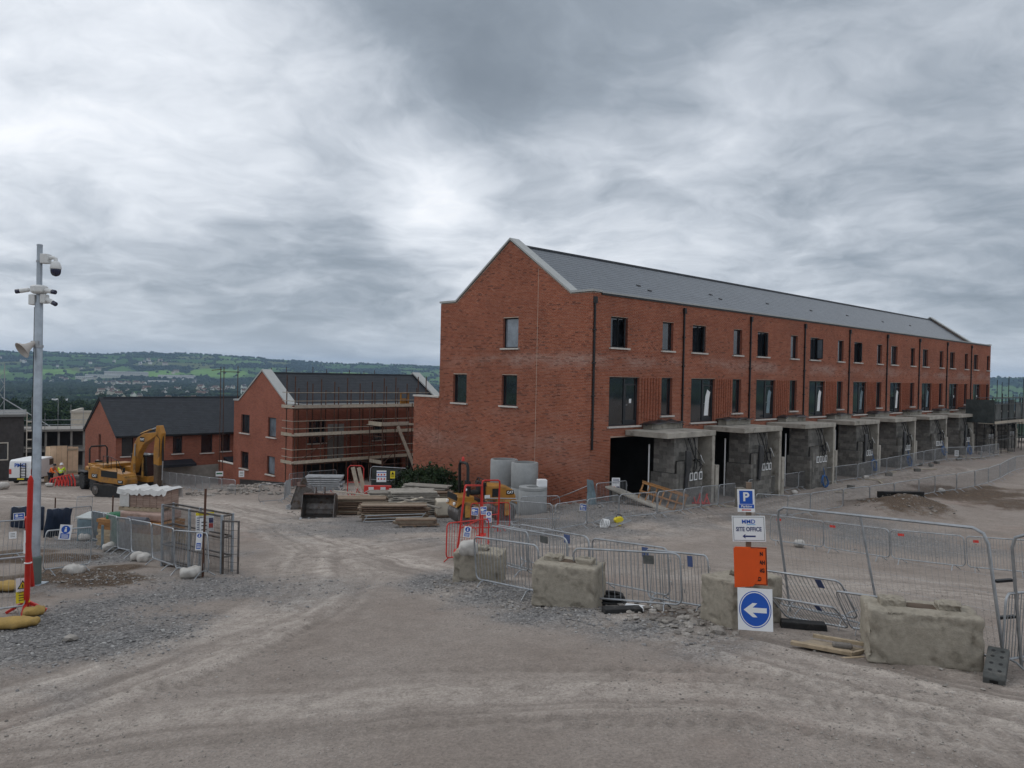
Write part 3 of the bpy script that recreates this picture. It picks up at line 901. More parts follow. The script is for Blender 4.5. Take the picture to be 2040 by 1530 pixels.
def leaf_cloud(nclump, R0, H0, H1, size, per, seed, squash=1.0):
    """leaf-sized faces gathered in clumps through a crown"""
    g = np.random.default_rng(seed)
    d = g.normal(size=(nclump, 3))
    d /= np.linalg.norm(d, axis=1)[:, None]
    rad = g.uniform(0.45, 1.0, nclump) ** 0.6
    c = d * rad[:, None]
    c = np.stack([c[:, 0] * R0, c[:, 1] * R0 * squash, (c[:, 2] * 0.5 + 0.5) * (H1 - H0) + H0], 1)
    c[:, :2] *= (1.0 - 0.35 * ((c[:, 2:3] - H0) / (H1 - H0)) ** 2) * g.uniform(0.8, 1.15, (nclump, 1))
    p = np.repeat(c, per, 0) + g.normal(size=(nclump * per, 3)) * R0 * 0.16
    n = len(p)
    u = g.normal(size=(n, 3))
    u /= np.linalg.norm(u, axis=1)[:, None]
    v = np.cross(u, g.normal(size=(n, 3)))
    v /= np.linalg.norm(v, axis=1)[:, None]
    s = size * g.uniform(0.6, 1.4, n)[:, None]
    V = np.stack([p - u * s, p + v * s * 0.55, p + u * s, p - v * s * 0.55], 1).reshape(-1, 3)
    F = np.arange(n * 4).reshape(n, 4)
    return V, F, np.repeat(g.uniform(0.001, 1, nclump), per)


def build_trees():
    kinds = []
    for k in range(5):
        V, F, rn = leaf_cloud(70, 4.6 + 0.5 * (k % 3), 1.6, 9.5 + k * 0.8, 0.42, 22, 100 + k)
        cr = np_mesh('crown', V, F, LEAF, rn)
        t = MB()
        t.tube([(0, 0, -1), (0.1, 0, 2), (0.0, 0.15, 5), (0.2, 0, 8)], [0.35, 0.28, 0.18, 0.06], 7)
        for b in range(4):
            a = b * 1.6 + k
            t.tube([(0, 0, 2.2 + b * 0.7), (1.3 * math.cos(a), 1.3 * math.sin(a), 4 + b * 0.8), (2.6 * math.cos(a), 2.6 * math.sin(a), 5.2 + b)], [0.14, 0.09, 0.03], 5)
        kinds.append((cr, t.mesh('trunk', BARK)))
    n = 0
    while n < 230:
        if rng.uniform() < 0.62:
            az, r = rng.uniform(-36, -27), rng.uniform(260, 700)
        else:
            az, r = rng.uniform(-28, -5), rng.uniform(330, 760)
        x, y = math.sin(R(az)) * r, math.cos(R(az)) * r
        e = thing('broadleaf_tree', 'dark green broadleaf tree in the valley woods below the building site', 'tree', (x, y, float(far_hgt(x, y))), rng.uniform(0, 6), 'trees in the valley woods')
        s = rng.uniform(0.75, 1.35)
        cr, tr = kinds[n % 5]
        inst('crown', cr, e, scale=(s, s, s * rng.uniform(0.85, 1.1)))
        inst('trunk', tr, e, scale=(s, s, s))
        n += 1


build_trees()

HOUSEW = mat('pale_render', (0.62, 0.61, 0.58), 0.85, var=0.1)
HOUSEC = mat('cream_render', (0.48, 0.44, 0.38), 0.85, var=0.1)
HOUSER = mat('grey_tiled_roof', (0.085, 0.08, 0.08), 0.8, var=0.2)
HOUSER2 = mat('brown_tiled_roof', (0.14, 0.085, 0.065), 0.8, var=0.2)
WINF = mat('far_window', (0.03, 0.035, 0.04), 0.3)


def house_mesh(w, d, h, rh, wm, rm):
    m = MB()
    m.box((-w / 2, -d / 2, -4), (w / 2, d / 2, h))
    m.prism([(-d / 2, h), (d / 2, h), (0, h + rh)], -w / 2, w / 2, 0, 'x')
    m.prism([(-d / 2 - 0.4, h - 0.3), (0, h + rh), (d / 2 + 0.4, h - 0.3), (0, h + rh + 0.35)], -w / 2 - 0.2, w / 2 + 0.2, 1, 'x')
    for k in range(3):
        for z in (0.9, 3.4):
            xx = -w / 2 + w * (k + 0.5) / 3
            m.box((xx - 0.5, -d / 2 - 0.04, z), (xx + 0.5, -d / 2 + 0.02, z + 1.2), 2)
    m.box((w / 2 - 1.6, -0.4, h + rh - 1.2), (w / 2 - 0.8, 0.4, h + rh + 1.1))
    return m.mesh('town_house', [wm, rm, WINF])


def build_town():
    ms = [house_mesh(9, 7.5, 5.4, 3.2, HOUSEW, HOUSER), house_mesh(12, 8, 5.2, 3.0, HOUSEW, HOUSER2), house_mesh(8, 8, 5.6, 3.6, HOUSEC, HOUSER), house_mesh(18, 8, 5.4, 3.4, HOUSEC, HOUSER2)]
    n = 0
    for i in range(2000):
        if n >= 190:
            break
        if n < 150:
            az, r = rng.uniform(-28, -6), rng.uniform(1250, 3100)
        else:
            az, r = rng.uniform(-36, -22), rng.uniform(3000, 4700)
        x, y = math.sin(R(az)) * r, math.cos(R(az)) * r
        if float(fbm(x / 260, y / 260, 77, 3)) < 0.47:
            continue
        s = rng.uniform(0.8, 1.15) * (1.3 if r > 2300 else 1.0)
        o = inst('town_house', ms[n % 4], None, (x, y, float(far_hgt(x, y)) + 2.5), (0, 0, rng.uniform(0, 6.28)), (s, s, s))
        tag(o, 'small pale rendered house with a pitched roof in the distant valley town', 'house', 'houses of the valley town')
        n += 1
    lm = mat('factory_cladding', (0.50, 0.49, 0.45), 0.7, var=0.08)
    lr = mat('factory_roof', (0.34, 0.34, 0.34), 0.6, var=0.1)
    for (px, py, pz), w, h, lab in [((-1708.16, 3250.00, -43.58), 130, 12, 'long low cream factory at the foot of the far hills'), ((-1659.26, 3350.00, -38.65), 170, 20, 'tall pale factory block with a flat roof beyond the town'), ((-1361.91, 3000.00, -44.93), 75, 11, 'low white shed with a shallow pitched roof in the town'), ((-1464.75, 3400.00, -39.10), 150, 11, 'brownish long warehouse behind the white shed'),
                                    ((-638.08, 1100.00, -37.59), 20, 9, 'white house with a parapet standing in the dark woods'), ((-1726.54, 3150.00, -53.70), 70, 10, 'small cream works building at the end of the factory row')]:
        zb = float(far_hgt(px, py))
        m = MB()
        zt = h
        m.box((-w / 2, -12, -25), (w / 2, 12, zt))
        m.prism([(-12.5, zt - 0.3), (12.5, zt - 0.3), (12.5, zt + 0.5), (0, zt + 2.2), (-12.5, zt + 0.5)], -w / 2 - 0.4, w / 2 + 0.4, 1, 'x')
        for k in range(int(w / 7)):
            m.box((-w / 2 + k * 7 + 2, -12.1, zt - 4.2), (-w / 2 + k * 7 + 5, -11.9, zt - 2.4), 2)
        solo('factory_building', m, [HOUSEW if 'white' in lab else lm, lr, WINF], lab, 'building', (px, py, zb), (0, 0, math.atan2(-px, py)))


build_town()

# the air over the valley
hz = MB().box((-9900, -9900, -190), (9900, 9900, 150))
air = bpy.data.materials.new('air')
air.use_nodes = True
_t = NT(air.node_tree)
_v = _t.n('ShaderNodeVolumePrincipled', {'Color': (0.50, 0.72, 1.0, 1), 'Density': 0.00009, 'Anisotropy': 0.2})
_t.n('ShaderNodeOutputMaterial', {'Volume': _v.outputs[0]})
tag(inst('haze', hz.mesh('haze', air)), kind='stuff')


# ---------------------------------------------------------------- buildings
TH = 0.7639
CORNER = (3.83, 37.68)
UX, UY = math.cos(TH), math.sin(TH)


def on_terrace(a, b, z=0.0):
    """a metres along the terrace from its near corner, b metres in front of its face"""
    return (CORNER[0] + UX * a + UY * b, CORNER[1] + UY * a - UX * b, z)


def wall_boxes(m, axis, s0, s1, z0, z1, t0, t1, holes, mi=0):
    """a wall from s0 to s1 with rectangular holes (s0,s1,z0,z1), t0..t1 thick"""
    zs = sorted({z0, z1, *[h[2] for h in holes if z0 < h[2] < z1], *[h[3] for h in holes if z0 < h[3] < z1]})
    for za, zb in zip(zs[:-1], zs[1:]):
        cur = s0
        for h in sorted(h for h in holes if h[2] < zb - 1e-4 and h[3] > za + 1e-4):
            if h[0] > cur:
                _wb(m, axis, cur, h[0], za, zb, t0, t1, mi)
            cur = max(cur, h[1])
        if cur < s1:
            _wb(m, axis, cur, s1, za, zb, t0, t1, mi)


def _wb(m, axis, a, b, za, zb, t0, t1, mi):
    if axis == 'x':
        m.box((a, t0, za), (b, t1, zb), mi)
    else:
        m.box((t0, a, za), (t1, b, zb), mi)


def brick_rows(z0, z1, span, holes, joint=0.010):
    """every brick of a stretcher-bond wall as (s0, s1, z, full?)"""
    out = []
    rows = int(round((z1 - z0) / 0.075))
    for r in range(rows):
        za = z0 + r * 0.075
        zb = za + 0.061
        a, b = span(zb)
        if b - a < 0.05:
            continue
        ivs = [(a, b)]
        for h in holes:
            if h[2] < zb and h[3] > za:
                nv = []
                for p, q in ivs:
                    if h[0] > p:
                        nv.append((p, min(q, h[0])))
                    if h[1] < q:
                        nv.append((max(p, h[1]), q))
                ivs = [(p, q) for p, q in nv if q - p > 0.03]
        off = 0.1125 * (r % 2)
        for p, q in ivs:
            k0 = math.floor((p - off) / 0.225)
            k1 = math.ceil((q - off) / 0.225)
            ks = np.arange(k0, k1)
            s = np.maximum(ks * 0.225 + off, p)
            e = np.minimum(ks * 0.225 + off + 0.212, q)
            for u, v in zip(s, e):
                if v - u > 0.025:
                    out.append((u, v, za))
    return out


def brick_mesh(name, rows, axis, face, depth, mats, rnds):
    """boxes for bricks on the wall plane axis='x' (outward -y) or 'y' (outward -x)"""
    A = np.array(rows)
    n = len(A)
    lo = np.stack([A[:, 0], np.full(n, face) + rng.uniform(-0.002, 0.002, n), A[:, 2]], 1)
    hi = np.stack([A[:, 1], np.full(n, depth), A[:, 2] + 0.061], 1)
    cs = [(0, 0, 0), (1, 0, 0), (1, 1, 0), (0, 1, 0), (0, 0, 1), (1, 0, 1), (1, 1, 1), (0, 1, 1)]
    V = np.stack([np.stack([(hi if c[k] else lo)[:, k] for k in range(3)], 1) for c in cs], 1)
    F = np.array([(0, 3, 2, 1), (4, 5, 6, 7), (0, 1, 5, 4), (1, 2, 6, 5), (3, 0, 4, 7)])
    if axis == 'y':
        V = V[:, :, [1, 0, 2]]
        F = F[:, ::-1]
    Fa = (F[None] + (np.arange(n) * 8)[:, None, None]).reshape(-1, 4)
    return np_mesh(name, V.reshape(-1, 3), Fa, mats, rnd=np.repeat(rnds, 5))


def slates(name, x0, x1, foot, rise_dir, length, gauge, width, mats, thick=0.012):
    """overlapping slates on a slope: foot (y,z) of the slope, unit (dy,dz) up it; returns arrays for box meshes"""
    rows = int(length / gauge)
    V, F, rn, cen = [], [], [], []
    dy, dz = rise_dir
    ny, nz = -dz, dy
    B = [(0, 3, 2, 1), (4, 5, 6, 7), (0, 1, 5, 4), (1, 2, 6, 5), (2, 3, 7, 6), (3, 0, 4, 7)]
    k = 0
    for r in range(rows):
        s0 = r * gauge
        s1 = min(s0 + gauge + 0.04, length)
        off = -(r % 2) * width / 2
        nx = int((x1 - x0) / width) + 2
        for i in range(nx):
            a = max(x0, x0 + off + i * width)
            b = min(x1, x0 + off + (i + 1) * width - 0.004)
            if b - a < 0.03:
                continue
            lift = rng.uniform(0.0, 0.004)
            pts = []
            for (h0, h1) in ((0.004, 0.0), (thick + 0.004 + lift * 0.6, thick * 0.5)):
                for (xx, ss, hh) in ((a, s0, h0), (b, s0, h0), (b, s1, h1), (a, s1, h1)):
                    pts.append((xx, foot[0] + dy * ss + ny * hh, foot[1] + dz * ss + nz * hh))
            V.append(pts)
            cen.append(((a + b) / 2, foot[0] + dy * (s0 + s1) / 2, foot[1] + dz * (s0 + s1) / 2))
    V = np.array(V)
    return V, np.array(B), np.array(cen)


def lay_slates(parent, rot, origin, x0, x1, foot, up, length, mats, gauge=0.25, width=0.30, single=300, thick=0.008):
    V, B, cen = slates('slate', x0, x1, foot, up, length, gauge, width, mats, thick)
    c, s = math.cos(rot), math.sin(rot)
    wx = origin[0] + cen[:, 0] * c - cen[:, 1] * s
    wy = origin[1] + cen[:, 0] * s + cen[:, 1] * c
    d = np.sqrt(wx ** 2 + wy ** 2 + (cen[:, 2] - 6) ** 2)
    order = np.argsort(d)
    one, rest = order[:single], order[single:]
    for i in one:
        inst('slate', np_mesh('slate', V[i], B, mats), parent)
    n = len(rest)
    F = (B[None] + (np.arange(n) * 8)[:, None, None]).reshape(-1, 4)
    if n:
        tag(inst('slating', np_mesh('slating', V[rest].reshape(-1, 3), F, mats, rnd=np.repeat(rng.uniform(0.001, 1, n), 6)), parent), kind='stuff')


WCACHE = {}


def window(parent, axis, s0, s1, z0, z1, depth, kind='plain', sill=True, glass=None, name='window'):
    """frame, pane and sill in an opening; axis 'x' faces -y, axis 'y' faces -x"""
    w, h = s1 - s0, z1 - z0
    key = (round(w, 2), round(h, 2), kind, name)
    if key not in WCACHE:
        f = MB()
        t = 0.065
        f.box((0, 0, 0), (t, 0.07, h))
        f.box((w - t, 0, 0), (w, 0.07, h))
        f.box((t, 0, 0), (w - t, 0.07, t))
        f.box((t, 0, h - t), (w - t, 0.07, h))
        if kind in ('double', 'door'):
            f.box((w * 0.56 - 0.05, -0.004, t), (w * 0.56 + 0.05, 0.068, h - t))
        if kind == 'door':
            f.box((w * 0.56 + 0.05, -0.002, h - 0.42), (w - t, 0.066, h - 0.34))
            f.box((w * 0.56 + 0.05, 0.004, t), (w * 0.56 + 0.15, 0.066, h - 0.42))
            f.box((w - t - 0.10, 0.004, t), (w - t, 0.066, h - 0.42))
            f.box((w * 0.56 + 0.15, 0.004, t), (w - t - 0.10, 0.066, t + 0.22))
        p = MB()
        if kind == 'tilted':
            p.box((t + 0.002, 0.034, t + 0.002), (w - t - 0.002, 0.046, h - t - 0.002))
        else:
            p.box((t + 0.002, 0.034, t + 0.002), (w - t - 0.002, 0.046, h - t - 0.002))
        sl = MB()
        sl.box((-0.12, -0.17, -0.085), (w + 0.12, 0.05, -0.002))
        WCACHE[key] = (f.mesh(name, FRAME), p.mesh('pane', GLASS), p.mesh('pane', GLASSP), sl.mesh('sill', SILLM))
    f, p, pp, sl = WCACHE[key]
    if axis == 'x':
        o = inst(name, f, parent, (s0, depth, z0))
    else:
        o = inst(name, f, parent, (depth, s1, z0), (0, 0, R(-90)))
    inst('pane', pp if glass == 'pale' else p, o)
    if sill:
        inst('sill', sl, o, (0, -depth + 0.05, 0))
    return o


UNIT = 7.22
UNITS = 9
LEN, WID, EAVES, APEX = 64.8, 11.75, 10.08, 13.2


def terrace():
    t = thing('brick_terrace', 'long three storey red brick terrace with a grey slate roof and a plain gable end', 'building', (CORNER[0], CORNER[1], 0), TH)
    holes, wins = [], []
    for k in range(UNITS):
        o = k * UNIT
        for (a, b, za, zb, kind) in ((1.40, 2.76, 7.44, 8.97, 'double'), (5.77, 6.76, 7.44, 8.97, 'plain'), (1.38, 3.84, 3.50, 5.97, 'door'), (5.78, 6.78, 3.95, 5.98, 'plain')):
            holes.append((o + a, o + b, za, zb))
            wins.append((o + a, o + b, za, zb, kind))
        holes.append((o + 1.56, min(o + 6.95, LEN - 0.4), -1.0, 2.93))
    m = MB()
    wall_boxes(m, 'x', 0.006, LEN, -1.5, EAVES, 0.006, 0.32, holes)
    gh = [(5.13, 6.32, 7.40, 9.02), (9.27, 10.47, 4.30, 5.93), (5.15, 6.34, 4.30, 5.95)]
    wall_boxes(m, 'y', 0.32, WID, -2.2, EAVES, 0.006, 0.32, gh)
    m.prism([(1.42, EAVES), (WID - 1.42, EAVES), (WID / 2 + 0.02, APEX - 0.06)], 0.006, 0.32, 0, 'x')
    m.box((LEN - 0.32, 0.32, -1.5), (LEN, WID, EAVES))
    m.prism([(1.42, EAVES), (WID - 1.42, EAVES), (WID / 2, APEX - 0.06)], LEN - 0.32, LEN, 0, 'x')
    m.box((0.32, WID - 0.32, -1.5), (LEN - 0.32, WID, EAVES))
    for i in range(0, len(m.f)):
        if len(m.f[i]) == 4:
            c = [m.v[j] for j in m.f[i]]
            front = all(abs(q[1] - 0.006) < 1e-4 for q in c) or all(abs(q[0] - 0.006) < 1e-4 for q in c)
            m.m[i] = 0 if front else 1
    part('wall', m, [MORTAR, FARBRICK], t)
    # inside: floors, party walls and the back of the open ground storey
    m = MB()
    m.box((0.34, 0.33, 2.96), (LEN - 0.33, WID - 0.33, 3.2))
    m.box((0.34, 0.33, 6.3), (LEN - 0.33, WID - 0.33, 6.55))
    m.box((0.34, 0.33, 9.3), (LEN - 0.33, WID - 0.33, 9.5))
    m.box((0.34, 5.6, -1.0), (LEN - 0.33, 5.8, 2.95))
    for k in range(UNITS):
        m.box((k * UNIT + 7.05, 0.34, -1.0), (k * UNIT + 7.25, 5.58, 2.95))
    for z0, z1 in ((3.21, 6.29), (6.56, 9.29)):
        m.box((0.34, 3.2, z0), (LEN - 0.33, 3.35, z1))
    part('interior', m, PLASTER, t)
    # bricks
    def gspan(z):
        if z <= EAVES:
            return 0.0, WID
        u = 1.42 + (z - EAVES) / (APEX - EAVES) * (WID / 2 - 1.42)
        return u + 0.05, WID - u - 0.05
    fr = brick_rows(-1.2, EAVES - 0.03, lambda z: (0.0, LEN), holes)
    gr = brick_rows(-2.1, APEX - 0.1, gspan, gh)
    fa, ga = np.array(fr), np.array(gr)
    c, s = math.cos(TH), math.sin(TH)

    def dist(x, y, z):
        return np.sqrt((CORNER[0] + x * c - y * s) ** 2 + (CORNER[1] + x * s + y * c) ** 2 + (z - 6) ** 2)
    df = dist((fa[:, 0] + fa[:, 1]) / 2, 0 * fa[:, 0], fa[:, 2])
    dg = dist(0 * ga[:, 0], (ga[:, 0] + ga[:, 1]) / 2, ga[:, 2])
    cut = np.sort(np.concatenate([df, dg]))[300]
    rowtone = rng.uniform(0, 1, 400)

    def tones(A):
        return np.clip(0.42 * rowtone[(np.round(A[:, 2] / 0.075).astype(int)) % 400] + 0.58 * rng.uniform(0, 1, len(A)), 0.001, 0.999)
    rf, rg = tones(fa), tones(ga)
    tag(inst('brickwork', brick_mesh('brickwork', fa[df >= cut], 'x', -0.005, 0.02, BRICK, rf[df >= cut]), t), kind='stuff')
    tag(inst('brickwork', brick_mesh('brickwork', ga[dg >= cut], 'y', -0.005, 0.02, BRICK, rg[dg >= cut]), t), kind='stuff')
    cache = {}
    for arr, dd, ax in ((fa, df, 'x'), (ga, dg, 'y')):
        for u, v, z in arr[dd < cut]:
            L = round(v - u, 3)
            if (L, ax) not in cache:
                cache[(L, ax)] = brick_mesh('brick', [(0, L, 0)], ax, -0.005, 0.02, BRICK, np.zeros(1))
            inst('brick', cache[(L, ax)], t, (u, 0, z) if ax == 'x' else (0, u, z))
    # roof
    ang = math.atan2(APEX - EAVES, WID / 2 - 1.42)
    up = (math.cos(ang), math.sin(ang))
    y0 = 0.55
    z0 = EAVES - 0.20 + (y0 - 1.42) * math.tan(ang)
    length = (WID / 2 - y0) / up[0]
    m = MB()
    m.prism([(y0, z0 - 0.02), (WID / 2, z0 - 0.02 + (WID / 2 - y0) * math.tan(ang)), (WID - y0, z0 - 0.02), (WID - y0, z0 - 0.2), (WID / 2, z0 - 0.2 + (WID / 2 - y0) * math.tan(ang)), (y0, z0 - 0.2)], 0.34, LEN - 0.34, 0, 'x')
    roof = part('roof', m, SLATE_DARK, t)
    lay_slates(t, TH, CORNER, 0.36, LEN - 0.36, (y0, z0), up, length, SLATE, thick=0.005)
    rg_ = MB()
    zr = z0 + (WID / 2 - y0) * math.tan(ang)
    rg_.prism([(WID / 2 - 0.16, zr - 0.06), (WID / 2 + 0.16, zr - 0.06), (WID / 2 + 0.1, zr + 0.05), (WID / 2 - 0.1, zr + 0.05)], 0.4, LEN - 0.4, 0, 'x')
    part('ridge_capping', rg_, SLATE_DARK, roof)
    vent = MB()
    vent.box((-0.16, -0.01, 0.0), (0.16, 0.11, 0.035))
    vm = vent.mesh('roof_vent', DKMET)
    for a, fr_ in ((8.2, .55), (8.8, .48), (16.4, .60), (17.0, .53), (24, .6), (31, .6), (38, .62), (45.5, .6), (52.6, .62)):
        inst('roof_vent', vm, roof, (a, y0 + (WID / 2 - y0) * fr_, z0 + (WID / 2 - y0) * fr_ * math.tan(ang) + 0.01), (ang, 0, 0))
    # copings, gutters
    g = MB()
    cw = 0.62
    pr = [(-0.06, EAVES + 0.02), (1.40, EAVES + 0.02), (WID / 2, APEX + 0.02), (WID - 1.40, EAVES + 0.02), (WID + 0.06, EAVES + 0.02)]
    names = []
    for (p, q) in zip(pr[:-1], pr[1:]):
        for xa, xb in ((-0.07, cw), (LEN - cw, LEN + 0.07)):
            m = MB()
            m.prism([p, q, (q[0], q[1] + 0.11), (p[0], p[1] + 0.11)], xa, xb, 0, 'x')
            part('coping', m, COPING, t)
    m = MB().box((cw + 0.004, -0.07, EAVES - 0.01), (LEN - cw - 0.004, 0.5, EAVES + 0.07))
    part('parapet_capping', m, COPING, t)
    m = MB().box((cw, -0.055, EAVES - 0.10), (LEN - cw, -0.012, EAVES - 0.012))
    part('parapet_shadow_line', m, DKMET, t)  # dark strip modelled as the black shadow line beneath the capping
    # downpipes
    dm = MB()
    dm.box((-0.042, -0.10, 2.4), (0.042, -0.02, EAVES - 0.25))
    dm.box((-0.09, -0.15, EAVES - 0.55), (0.09, -0.02, EAVES - 0.24))
    for z in (3.4, 5.0, 6.6, 8.2):
        dm.box((-0.09, -0.125, z), (0.09, -0.012, z + 0.07))
    dme = dm.mesh('downpipe', PIPE)
    for k in range(9):
        inst('downpipe', dme, t, (0.10 if k == 0 else 7.70 + (k - 1) * UNIT, 0, 0))
    # windows and doors
    i = 0
    hm = MB().box((-0.07, -0.05, -0.012), (0.07, -0.03, 0.012)).box((0.05, -0.05, -0.02), (0.07, 0.0, 0.02)).mesh('handle', GALV)
    stk = MB().box((-0.09, -0.003, -0.11), (0.09, 0.0, 0.11)).mesh('sticker', WHITE)
    for a, b, za, zb, kind in wins:
        w = window(t, 'x', a, b, za, zb, 0.14, kind, True, None, 'glazed_door' if kind == 'door' else 'window')
        if kind == 'door':
            inst('handle', hm, w, ((b - a) * 0.62, 0, 1.05))
            if i % 8 in (2, 6):
                inst('sticker', stk, w, ((b - a) * 0.78, 0.032, 1.25))
            if i > 4 and i < 28:
                st = MB()
                st.prism([(0, 0), (0.42, 0), (0.5, 0.9), (0.62, 1.35), (0.3, 1.5), (0.12, 1.1), (0.06, 0.5)], 0.026, 0.031, 0, 'y')
                part('protective_film', st, TARPL if i % 8 == 2 else WHITE, w, ((b - a) * 0.66, 0, 0.35), (0, 0, 0))
        i += 1
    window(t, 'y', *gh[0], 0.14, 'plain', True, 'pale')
    window(t, 'y', *gh[1], 0.14, 'plain', True, None)
    window(t, 'y', *gh[2], 0.14, 'plain', True, None)
    # open casements
    for k in (0, 1, 2, 3, 4):
        m = MB()
        m.box((0, 0, 0), (0.05, 0.05, 1.36))
        m.box((0.50, 0, 0), (0.55, 0.05, 1.36))
        m.box((0.05, 0, 0), (0.50, 0.05, 0.05))
        m.box((0.05, 0, 1.31), (0.50, 0.05, 1.36))
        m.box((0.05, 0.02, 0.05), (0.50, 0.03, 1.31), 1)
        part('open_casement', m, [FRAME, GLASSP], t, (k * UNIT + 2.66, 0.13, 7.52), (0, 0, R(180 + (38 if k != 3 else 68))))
    # vertical ribs of projecting brick beside every door, between door and narrow window
    ribm = MB()
    for z in np.arange(3.72, 5.95, 0.075):
        ribm.box((0, -0.04, z), (0.10, -0.006, z + 0.064))
    rme = ribm.mesh('brick_rib', [BRICK])
    rr = [0.15 + 0.8 * ((j * 37) % 29) / 29 for j in range(len(ribm.f))]
    rme.attributes.new('rnd', 'FLOAT', 'FACE').data.foreach_set('value', rr)
    for k in range(UNITS):
        for j in range(7):
            inst('brick_rib', rme, t, (k * UNIT + 4.02 + j * 0.25, 0, 0))
    # a pale movement joint down the gable and soft weep marks
    m = MB().box((-0.008, 3.70, 0.6), (0.012, 3.725, 11.5))
    part('movement_joint', m, mat('pale_sealant', (0.46, 0.35, 0.28), 0.8), t)
    return t


terrace()

# return wall at the back of the gable
def brick_garden_wall():
    e = thing('brick_wall', 'lower red brick wall with a stone coping running on from the gable of the terrace', 'wall', on_terrace(0, -WID - 0.02), TH)
    L, H = 2.45, 4.52
    part('core', MB().box((0.006, 0, -2.2), (0.32, L, H)), MORTAR, e)
    rows = brick_rows(-2.0, H - 0.02, lambda z: (0.0, L), [])
    tag(inst('brickwork', brick_mesh('brickwork', rows, 'y', -0.005, 0.02, BRICK, rng.uniform(0.001, 1, len(rows))), e), kind='stuff')
    part('coping', MB().box((-0.06, -0.0, H), (0.4, L + 0.06, H + 0.1)), SILLM, e)


brick_garden_wall()


